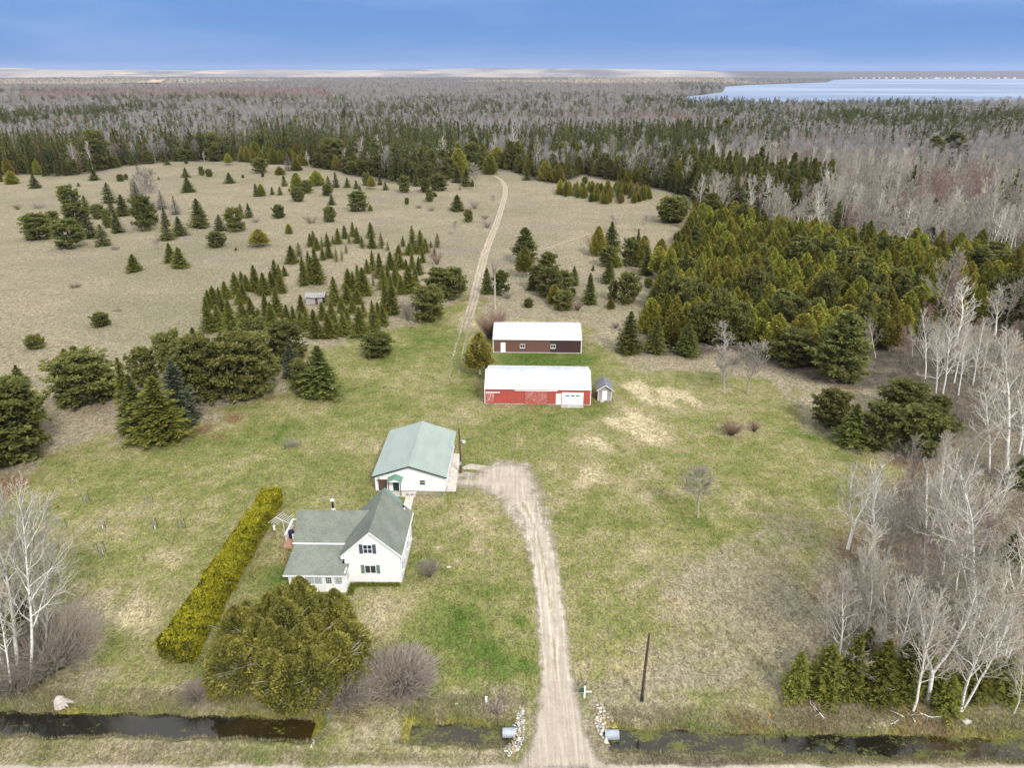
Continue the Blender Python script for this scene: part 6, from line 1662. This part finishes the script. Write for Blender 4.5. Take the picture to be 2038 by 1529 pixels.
for i in range(26):
    a = rng.random() * 6.28; z0 = hsn * rng.uniform(.5, .66); l = hsn * rng.uniform(.18, .36)
    p1 = (math.cos(a) * l * .10, math.sin(a) * l * .10, z0 + l * .5); p2 = (math.cos(a) * l * .22, math.sin(a) * l * .22, z0 + l)
    tw_ += [(.05, .02, z0, *p1, .06, .04, .4), (*p1, *p2, .04, .015, .8)]
link('crown', tubes_mesh('snag_crown', tw_, M['bare']), sn)

# the dense cedar stand right of the barns, the thicket, and the edge of the forest
def scatter(poly, spacing, n, seed, avoid=(), gap=1.0):
    P = np.array(poly); r = random.Random(seed); got = []; cell = {}
    for _ in range(n * 40):
        x, y = r.uniform(P[:, 0].min(), P[:, 0].max()), r.uniform(P[:, 1].min(), P[:, 1].max())
        if not in_poly(P, np.array([x]), np.array([y]))[0]: continue
        ck = (int(x // spacing), int(y // spacing))
        if any((x - a) ** 2 + (y - b) ** 2 < spacing ** 2 for i in (-1, 0, 1) for j in (-1, 0, 1) for a, b in cell.get((ck[0] + i, ck[1] + j), ())): continue
        if any((x - a) ** 2 + (y - b) ** 2 < (gap + c * .8) ** 2 for a, b, c in avoid): continue
        cell.setdefault(ck, []).append((x, y)); got.append((x, y))
        if len(got) >= n: break
    return got
STAND = pts([(1362, 478), (1345, 520), (1325, 575), (1300, 625), (1295, 660), (1345, 690), (1410, 688), (1470, 690), (1530, 715), (1600, 728), (1660, 705), (1720, 690), (1790, 680), (1850, 660), (2038, 640), (2200, 610), (2200, 540), (2038, 530), (1850, 520), (1700, 500), (1560, 478), (1470, 452), (1420, 440), (1385, 448)])
ST = scatter(STAND, 3.5, 520, 5, [a for a in ALLC if a[0] > 25], .9)
ST.sort(key=lambda p: depth(*p))
STAND_STUFF = []
nc = 0
for i, (x, y) in enumerate(ST):
    if y > 176 or (y > 160 and i % 3 == 0):
        STAND_STUFF.append((x, y)); continue
    q = rng.random(); h = rng.uniform(6.5, 9.5) + (1.5 if y > 190 else 0)
    fr = 'front' if y < 150 else 'middle' if y < 190 else 'back'
    if q < .72:
        h *= rng.uniform(.72, 1.12)
        tree('cedar', x, y, h, rng.uniform(2.0, 3.1), '@olive cedar in the dense stand', f'cedars in the {fr} of the dense stand')
    elif q < .94:
        tree('pine' if q < .82 else 'white_pine', x, y, h * 1.2, rng.uniform(2.8, 3.6), '@grey-green pine rising from the cedar stand', f'pines in the {fr} of the cedar stand')
    elif q < 1.98:
        tree('spruce', x, y, h * 1.05, rng.uniform(1.7, 2.1), '@dark narrow spruce among the cedars', f'spruces in the {fr} of the cedar stand')
    else:
        tree('birch', x, y, h * 1.25, 1.0, '@white birch showing above the cedars', f'birches in the {fr} of the cedar stand')
THICK = pts([(1108, 380), (1118, 390), (1165, 399), (1180, 404), (1230, 408), (1292, 403), (1293, 385), (1270, 380), (1200, 378), (1140, 378)])
for x, y in scatter(THICK, 2.1, 80, 6):
    q = rng.random(); h = rng.uniform(3.0, 6.5)
    if q < .72: tree('cedar', x, y, h, rng.uniform(1.1, 1.7), '@golden young cedar in the far thicket', 'young cedars in the far thicket')
    elif q < .86: tree('tamarack', x, y, h * 1.1, 1.2, '@rusty young tamarack in the far thicket', 'tamaracks in the far thicket')
    else: tree('spruce', x, y, h, 1.2, '@dark young spruce in the far thicket', 'spruces in the far thicket')

# forest edge behind the field
EDGE = [(0, 352), (60, 347), (110, 352), (180, 345), (240, 332), (330, 323), (450, 321), (600, 330), (660, 338), (700, 348), (780, 358), (850, 366), (930, 346), (960, 338), (1010, 337), (1060, 352), (1110, 362), (1160, 346), (1270, 368), (1330, 380), (1385, 396)]
def along(line, n, seed, d0, d1):
    P = np.array(pts(line)); r = random.Random(seed)
    seg = np.hypot(*np.diff(P, axis=0).T); cum = np.concatenate([[0], np.cumsum(seg)])
    for i in range(n):
        s = (i + r.random()) / n * cum[-1]
        x, y = np.interp(s, cum, P[:, 0]), np.interp(s, cum, P[:, 1])
        d = r.uniform(d0, d1); ln = math.hypot(x, y)
        yield x + x / ln * d, y + y / ln * d, i / n, r
for row, (d0, d1, n) in enumerate(((0, 7, 120), (7, 18, 110), (18, 34, 86))):
    for x, y, s, r in along(EDGE, n, 20 + row, d0, d1):
        px = CX + F * x / depth(x, y)
        q = r.random()
        zone = 'left' if px < 450 else 'middle' if px < 1000 else 'right'
        hh = (8, 13, 16.5)[row] * r.uniform(.72, 1.25)
        gl = ('front', 'second', 'rear')[row]
        g = f'{gl} row of the {zone} forest edge'
        if 480 < px < 605 and row < 2: kd = 'cedar'
        elif 80 < px < 330 and row > 0 and q < .30: kd = 'tamarack'
        elif 690 < px < 960 and q < .5: kd = 'pine' if row == 0 else 'white_pine'
        elif px > 1000: kd = 'cedar' if q < .26 else 'birch' if q < .45 and row else 'white_pine' if q < .75 else 'spruce'
        else: kd = 'spruce' if q < .5 else 'fir' if q < .62 else 'pine' if q < .74 else 'cedar' if q < .82 else 'tamarack' if q < .90 else 'birch'
        rr = dict(spruce=2.1, fir=2.1, pine=3.3, white_pine=3.4, cedar=2.4, tamarack=1.8, birch=1.1)[kd]
        if kd == 'cedar' and row > 0: hh *= .8
        tree(kd, x, y, hh, rr * r.uniform(.85, 1.15) * (1 if kd == 'birch' else hh / 10 + .25), f'@{LOOKS[kd]} at the forest edge', f'{LOOKS[kd]}s in the {g}')
# right-hand edge: tall mixed conifers, then hardwoods
RE = [(1385, 402), (1390, 425), (1440, 428), (1500, 435), (1580, 440), (1660, 438), (1760, 452), (1860, 462), (2038, 480)]
for row, (d0, d1, n) in enumerate(((0, 10, 34), (10, 30, 42))):
    for x, y, s, r in along(RE, n, 40 + row, d0, d1):
        q = r.random(); kd = ('white_pine' if q < .4 else 'spruce' if q < .75 else 'cedar' if q < .85 else 'birch') if s < .45 else ('hardwood' if q < .5 else 'birch' if q < .68 else 'spruce' if q < .86 else 'cedar')
        hh = r.uniform(10, 15) * (.72 if s > .45 else 1)
        rr = dict(spruce=2.2, white_pine=3.6, cedar=2.5, birch=1.1, hardwood=1.1)[kd]
        tree(kd, x, y, hh, rr, f'@{LOOKS[kd]} behind the cedar stand', f'{LOOKS[kd]}s behind the cedar stand')

TALL = pts([(1388, 398), (1440, 418), (1520, 428), (1600, 432), (1650, 412), (1620, 384), (1500, 372), (1380, 352), (1330, 372)])
for x, y in scatter(TALL, 4.9, 95, 9):
    q = rng.random()
    kd = 'white_pine' if q < .45 else 'spruce' if q < .82 else 'birch' if q < .9 else 'cedar'
    h = rng.uniform(12, 20) * (.75 if kd in ('birch', 'cedar') else 1)
    tree(kd, x, y, h, dict(spruce=2.7, white_pine=4.0, birch=1.0, cedar=2.7)[kd] * rng.uniform(.85, 1.15), f'@{size_word(h * .8)} {LOOKS[kd]} in the dark grove', f'{LOOKS[kd]}s of the tall dark grove')
for bx, by, tp, w in ((1762, 430, 358, 60), (1800, 436, 330, 40), (1745, 425, 365, 30), (1890, 330, 262, 90), (1850, 335, 270, 70), (1950, 300, 268, 30), (2000, 400, 355, 50), (1935, 395, 350, 34), (1365, 300, 238, 46), (1440, 300, 235, 56), (1470, 295, 245, 50), (688, 262, 215, 34), (1585, 440, 380, 36), (1660, 470, 400, 40)):
    x, y, h, r = placed(bx, by, tp, w, 0)
    tree('white_pine' if w > 45 else 'spruce', x, y, h, r, '@dark conifer above the grey wood' if w > 45 else '@dark spire above the grey wood', 'conifers rising out of the grey wood')

RW = pts([(1790, 960), (1700, 1100), (1690, 1200), (1660, 1280), (1660, 1370), (2038, 1390), (2080, 1200), (2038, 1000), (1950, 940)])
for x, y in scatter(RW, 2.6, 34, 19):
    kd = rng.choice(('aspen', 'aspen', 'birch', 'hardwood', 'maple'))
    tree(kd, x, y, rng.uniform(6, 12), rng.uniform(.8, 1.1), None, 'bare trees of the right-hand wood', lean=(rng.gauss(0, .04), rng.gauss(0, .04)))

# ------------------------------------------------------------------ the forest that reads as one mass
M['far_conifer'] = foliage('far_conifer_needles', (.030, .038, .012), (.074, .086, .026), (.140, .148, .044), var=.8)
M['far_twigs'] = foliage('far_grey_twigs', (.120, .112, .104), (.235, .222, .206), (.36, .342, .322), trans=.1, var=.45)
M['far_red_twigs'] = foliage('far_reddish_twigs', (.13, .095, .082), (.235, .17, .15), (.33, .25, .22), trans=.1, var=.45)
M['far_pale_twigs'] = foliage('far_pale_twigs', (.32, .275, .20), (.50, .43, .32), (.64, .56, .43), trans=.1, var=.3)  # pale twigs with the sunlight on the far strip put into their colour

def far_bare(seed, mat, H=12.0, n=230):
    r = np.random.RandomState(seed)
    C, D, L, W_, T = [], [], [], [], []
    for k in range(n):
        f = r.rand() ** .8
        z = H * (.30 + .66 * f)
        R = H * .25 * math.sqrt(max(.05, 1 - (2 * (f - .35)) ** 2 * .6)) * (1.15 - .45 * f)
        a = r.rand() * 6.283; q = R * math.sqrt(r.rand())
        C.append((math.cos(a) * q, math.sin(a) * q, z)); D.append((math.cos(a) * .55 * q / R + .3 * r.randn(), math.sin(a) * .55 * q / R + .3 * r.randn(), 1.0))
        L.append(r.uniform(1.2, 2.6)); W_.append(r.uniform(.05, .13)); T.append(.25 + .5 * r.rand() + .25 * f)
    for k in range(7):
        z = H * (.06 + .11 * k); C.append((0, 0, z)); D.append((.05 * r.randn(), .05 * r.randn(), 1)); L.append(H * .17); W_.append(.34 - .03 * k); T.append(.85)
    return leaves_mesh('far_bare', np.array(C), np.array(D), L, W_, np.array(T), mat, r)
def far_conifer(seed, H=12.0, R=2.0, n=190, power=.8):
    r = np.random.RandomState(seed)
    f = r.rand(n) ** 1.1
    a = r.rand(n) * 6.283
    rad = R * (1 - f) ** power * r.uniform(.55, 1.1, n) + .1
    C = np.stack([np.cos(a) * rad, np.sin(a) * rad, H * (.06 + .93 * f)], 1)
    D = np.stack([np.cos(a), np.sin(a), r.uniform(-.5, .6, n)], 1)
    return leaves_mesh('far_conifer', C, D, r.uniform(1.0, 1.9, n) * (1.1 - .6 * f), r.uniform(.45, .85, n) * (1.1 - .5 * f), .15 + .6 * r.rand(n) + .2 * f, M['far_conifer'], r)

def forest(name, label, pos, scl, meshes):
    """one object of kind stuff: trees set on points of the forest floor"""
    n = len(pos)
    me = bpy.data.meshes.new(name)
    me.vertices.add(n); me.vertices.foreach_set('co', np.asarray(pos, np.float32).ravel())
    a = me.attributes.new('scl', 'FLOAT_VECTOR', 'POINT'); a.data.foreach_set('vector', np.asarray(scl, np.float32).ravel())
    a = me.attributes.new('rz', 'FLOAT_VECTOR', 'POINT'); rv = np.zeros((n, 3), np.float32); rv[:, 2] = nr.rand(n) * 6.283; a.data.foreach_set('vector', rv.ravel())
    a = me.attributes.new('pick', 'INT', 'POINT'); a.data.foreach_set('value', nr.randint(0, len(meshes), n).astype(np.int32))
    o = link(name, me)
    ng = bpy.data.node_groups.new(name, 'GeometryNodeTree')
    ng.interface.new_socket('Geometry', in_out='INPUT', socket_type='NodeSocketGeometry'); ng.interface.new_socket('Geometry', in_out='OUTPUT', socket_type='NodeSocketGeometry')
    N, L = ng.nodes, ng.links
    gi, go = N.new('NodeGroupInput'), N.new('NodeGroupOutput')
    iop = N.new('GeometryNodeInstanceOnPoints')
    gti = N.new('GeometryNodeGeometryToInstance')
    for m in meshes[::-1]:
        src = bpy.data.objects.new(m.name, m)
        oi = N.new('GeometryNodeObjectInfo'); oi.inputs['Object'].default_value = src
        oi.inputs['As Instance'].default_value = True
        gti2 = N.new('GeometryNodeGeometryToInstance')
        L.new(oi.outputs['Geometry'], gti.inputs[0])
    def named(k, ty):
        q = N.new('GeometryNodeInputNamedAttribute'); q.data_type = ty; q.inputs['Name'].default_value = k
        return [s for s in q.outputs if s.enabled and s.name == 'Attribute'][0]
    L.new(gi.outputs[0], iop.inputs['Points'])
    L.new(gti.outputs[0], iop.inputs['Instance'])
    iop.inputs['Pick Instance'].default_value = True
    L.new(named('pick', 'INT'), iop.inputs['Instance Index'])
    e2r = N.new('FunctionNodeEulerToRotation'); L.new(named('rz', 'FLOAT_VECTOR'), e2r.inputs[0]); L.new(e2r.outputs[0], iop.inputs['Rotation'])
    L.new(named('scl', 'FLOAT_VECTOR'), iop.inputs['Scale'])
    L.new(iop.outputs[0], go.inputs[0])
    md = o.modifiers.new('forest', 'NODES'); md.node_group = ng
    return tag(o, label, None, None, 'stuff')

# polar grid of tree places: closer together near the camera
R_ = np.random.RandomState(77)
DIV = 118.0
ds, d = [], 120.0
while d < 9500:
    sp_ = max(3.9, d / DIV) if d > 250 else 3.9
    ds.append((d, sp_)); d += sp_
PX, PY, PS = [], [], []
for d, sp_ in ds:
    na = int(2 * math.radians(41.5) * d / sp_)
    a = (np.arange(na) + R_.rand(na)) / na * 2 * math.radians(41.5) - math.radians(41.5)
    dd = d + sp_ * (R_.rand(na) - .5)
    PX.append(np.sin(a) * dd); PY.append(np.cos(a) * dd); PS.append(np.full(na, sp_))
PX, PY, PS = (np.concatenate(q) for q in (PX, PY, PS))
zc = depth(PX, PY); sxp = CX + F * PX / zc
dist = np.hypot(PX, PY)
ok = (signed(FIELD, PX, PY) < -6) & (sxp > -260) & (sxp < 2300)
ok &= ~((dist > 420) & (dist < 470) & (sxp < 1380) & (signed(FIELD, PX, PY) > -30))
ok &= ~(in_poly(LAKE, PX, PY) & ~in_poly(PENINSULA, PX, PY))
ok &= signed(STAND, PX, PY) < -1
ok &= signed(TALL, PX, PY) < -1
ok &= ~((sxp > 1400) & (dist < 430) & (R_.rand(len(PX)) < .52))
ok &= (dist > 165) | (sxp > 1900)
# the right-hand wood close by is made of single trees
ok &= ~((PY < 135))
PX, PY, PS, sxp, dist = PX[ok], PY[ok], PS[ok], sxp[ok], dist[ok]
syp = CY - F * (PY * sP + (0 - HC) * cP) / depth(PX, PY)
n1, n2 = vnoise(PX, PY, 130, 21), vnoise(PX, PY, 38, 22)
q = R_.rand(len(PX))
left = sxp < 1400
pc = np.interp(dist, [0, 440, 540, 600, 680, 740, 820, 1000, 1250, 1500, 2200, 4000], [.93, .93, .85, .36, .10, .14, .40, .56, .54, .22, .09, .05])
pr = np.interp(dist, [0, 200, 300, 430, 600, 760, 900, 1150, 1400, 2200], [.5, .40, .24, .30, .48, .58, .70, .72, .4, .1])
p = np.where(left, pc, pr * np.where(sxp > 1900, .8, 1))
p = np.clip(p + (n1 - .5) * 1.0 * (dist < 1700) + (n2 - .5) * .7 * (dist < 1700), 0, 1)
p = np.where((dist > 1700), np.where((vnoise(PX, PY, 420, 31) > .80), .55, p * .6), p)
p = np.where(in_poly(PENINSULA, PX, PY), .45, p)
con = q < p
q2 = R_.rand(len(PX))
red = ~con & (((sxp > 40) & (sxp < 660) & (syp > 178) & (syp < 203) & (q2 < .85)) | (q2 < np.where((dist > 260) & (dist < 700), .07, .04)) | ((vnoise(PX, PY, 60, 41) > .80) & (dist < 900) & (q2 < .7)))
pale = ~con & ~red & (((sxp > 1130) & (sxp < 1460) & (syp > 153) & (syp < 168)) | ((dist > 3800) & (vnoise(PX, PY, 900, 51) > .66)))
grey = ~con & ~red & ~pale
def subset(m, hs, ws):
    n = m.sum(); h = R_.uniform(.58, 1.25, n) * hs[m] * (.85 + .35 * n1[m]); w = R_.uniform(.8, 1.25, n) * ws[m]
    return np.stack([PX[m], PY[m], np.full(n, -.1)], 1), np.stack([w, w, h], 1)
grow_w = np.clip(PS / 4.2, 1, 3.0) ** .55
base_h = np.interp(dist, [0, 300, 440, 540, 700, 1000, 9000], [1.02, 1.02, 1.28, 1.30, 1.0, .92, .85]) * np.where(in_poly(PENINSULA, PX, PY), 1.2, 1)
bare_src = [far_bare(s, M['far_twigs']) for s in (1, 2, 3, 4)]
def whole(seed, mat, **kw):
    a, b = bare_segs(seed, **kw)
    return tubes_mesh('far_bare', a + b, mat)
near = (dist < 430) & ~left
near_src = [whole(301, M['bare'], H=13, r0=.2, first=.25, n1=22, kids=(7, 5), crown=.40, spread=.7, rmin=.030), whole(302, M['bare'], H=13, r0=.2, first=.25, n1=22, kids=(7, 5), crown=.38, spread=.66, rmin=.030),
            whole(303, M['aspen'], H=13, r0=.2, first=.3, n1=22, kids=(7, 5), crown=.36, spread=.66, rmin=.030), whole(304, M['birch'], H=13, r0=.2, first=.3, n1=20, kids=(6, 5), crown=.34, spread=.6, rmin=.030)]
forest('hardwood_stand', 'pale leafless hardwoods crowding the upper right-hand wood', *subset(grey & near, base_h, grow_w), near_src)
forest('maple_stand', 'reddish budding maples in the upper right-hand wood', *subset(red & near, base_h, grow_w), [whole(305, M['red_maple'], H=12, r0=.17, first=.2, n1=22, kids=(7, 5), crown=.38, spread=.62, rmin=.030)])
grey &= ~near; red &= ~near
forest('bare_forest', 'grey leafless hardwood forest stretching to the horizon', *subset(grey, base_h, grow_w), bare_src)
ss = np.array(STAND_STUFF); ns = len(ss)
forest('cedar_stand', 'rear of the dense cedar stand, too crowded to count', np.c_[ss, np.full(ns, -.1)], np.c_[nr.uniform(1.15, 1.7, ns), nr.uniform(1.15, 1.7, ns), nr.uniform(.75, 1.3, ns)], KIND['cedar']['crowns'] * 2 + KIND['spruce']['crowns'][:1] + [pine_crown('bushy_pine_crown', M['pine'], 38, H=9, R=2.4, limbs=56)])
forest('red_forest', 'reddish budding hardwoods in the distant forest', *subset(red, base_h, grow_w), [far_bare(s, M['far_red_twigs']) for s in (5, 6)])
forest('pale_forest', 'pale hardwoods coloured as sunlit far beyond the clearing', *subset(pale, base_h, grow_w), [far_bare(s, M['far_pale_twigs']) for s in (7,)])
forest('conifer_forest', 'dark conifers scattered through the distant forest', *subset(con, base_h * 1.12, grow_w * .85), [far_conifer(s, R=r, power=w) for s, r, w in ((1, 1.8, .8), (2, 2.2, .7), (3, 1.5, .9), (4, 2.6, .6))])

# undergrowth under the right-hand and left-hand woods: brush too dense to count
def brush(name, label, poly, n, h, mat, seed):
    n = int(n * .6) if mat == 'dry_grass' else n
    P = np.array(poly); r = np.random.RandomState(seed)
    x = r.uniform(P[:, 0].min(), P[:, 0].max(), n * 3); y = r.uniform(P[:, 1].min(), P[:, 1].max(), n * 3)
    k = in_poly(P, x, y); k &= R_.rand(len(x)) < .3 + .9 * vnoise(x, y, 3.0, seed)
    x, y = x[k][:n], y[k][:n]; m = len(x)
    L = r.uniform(.5, 1.2, m) * h
    D = np.stack([r.randn(m) * .45, r.randn(m) * .45, np.ones(m)], 1)
    C = np.stack([x, y, L * .35 * r.uniform(.6, 1.6, m) + ditch_z(x, y)], 1)
    return tag(link(name, leaves_mesh(name, C, D, L, r.uniform(.012, .035, m) * (1 + h * .3), r.rand(m), M[mat], r)), label, None, None, 'stuff')
M['brush'] = foliage('brush_stems', (.09, .074, .050), (.185, .155, .112), (.29, .25, .19), var=.1)
M['dry_grass'] = foliage('dry_grass_blades', (.14, .13, .06), (.26, .235, .13), (.38, .345, .21), var=.1)
RWOOD = pts([(1885, 905), (1900, 960), (1760, 1010), (1700, 1080), (1670, 1180), (1640, 1270), (1620, 1340), (1640, 1400), (2038, 1420), (2200, 1400), (2200, 700), (2038, 690), (1800, 700), (1760, 770), (1860, 830)])
brush('undergrowth', 'brown leafless undergrowth in the right-hand wood', RWOOD, 26000, 2.0, 'brush', 3)
brush('undergrowth', 'brown leafless undergrowth behind the left birches', pts([(-200, 1260), (60, 1260), (130, 1330), (60, 1390), (-200, 1400)]), 5000, 1.8, 'brush', 4)
def grass(label, poly, n, h, seed, mat='dry_grass'):
    return brush('tall_grass', label, poly, n, h, mat, seed)
grass('tufts of dry grass along the left ditch bank', pts([(-150, 1372), (300, 1372), (560, 1405), (640, 1430), (560, 1436), (300, 1412), (0, 1408), (-150, 1408)]), 16000, .42, 11)
grass('tufts of dry grass along the right ditch bank', pts([(1200, 1405), (1500, 1415), (2038, 1425), (2200, 1430), (2200, 1458), (2038, 1462), (1500, 1450), (1230, 1440)]), 16000, .40, 12)
grass('tufts of dry grass on the roadside verge', pts([(-150, 1475), (300, 1480), (640, 1500), (1000, 1505), (1030, 1518), (-150, 1518)]), 14000, .28, 13)
grass('tufts of dry grass on the verge right of the drive', pts([(1215, 1505), (1500, 1508), (2200, 1518), (2200, 1522), (1215, 1522)]), 8000, .28, 14)
grass('tufts of dry grass between old cedar and culvert', pts([(840, 1390), (1000, 1380), (1055, 1390), (1020, 1440), (820, 1445)]), 7000, .4, 15)

for sgn, lb in ((1, 'far'), (-1, 'near')):
    for x0, x1, side in ((-62, X_LB0 + .4, 'left'), (X_LB1 - .6, X_DR0, 'middle'), (X_DR1, 62, 'right')):
        xs = np.linspace(x0, x1, 40); ys = ditch_y(xs) + .12 * np.sin(xs * 1.7) * -1
        poly = [(x, y + sgn * .95) for x, y in zip(xs, ys)] + [(x, y + sgn * 2.0) for x, y in zip(xs[::-1], ys[::-1])]
        grass(f'grass hanging over the {lb} edge of the {side} ditch water', poly, int((x1 - x0) * 190), .5, 90 + int(x0) % 7)
# ---- gravel pit far in the forest
px_, py_ = at(292, 168)
mb = MB()
M['sand'] = plain('orange_sand', (.42, .33, .24), .9, .1, .12, .02)
n = 22
for i in range(n):
    x0, x1 = px_ - 90 + 180 * i / n, px_ - 90 + 180 * (i + 1) / n
    def hh(x): return 15 + 7 * math.sin((x - px_) * .022) + 3 * math.sin(x * .11)
    mb.prism([(x0, py_ - 60, 10), (x1, py_ - 60, 10), (x1, py_, hh(x1)), (x0, py_, hh(x0))], (0, 30, -6))
tag(mb.build('sand_bank', M['sand']), 'pale orange sand bank of a pit in the distant forest', kind='structure')

# ------------------------------------------------------------------ air
hz = NT('haze_air')
v = hz.n.new("ShaderNodeVolumePrincipled")
v.inputs['Color'].default_value = (.72, .80, 1.0, 1)
v.inputs['Density'].default_value = 0.00003
v.inputs['Anisotropy'].default_value = 0.2
hz.l.new(v.outputs[0], hz.out.inputs['Volume'])
mb = MB(); mb.box(-14200, 14200, -420, 15400, -4, 175)
tag(mb.build('haze', hz.m), 'thin bluish spring haze over the countryside', kind='stuff')
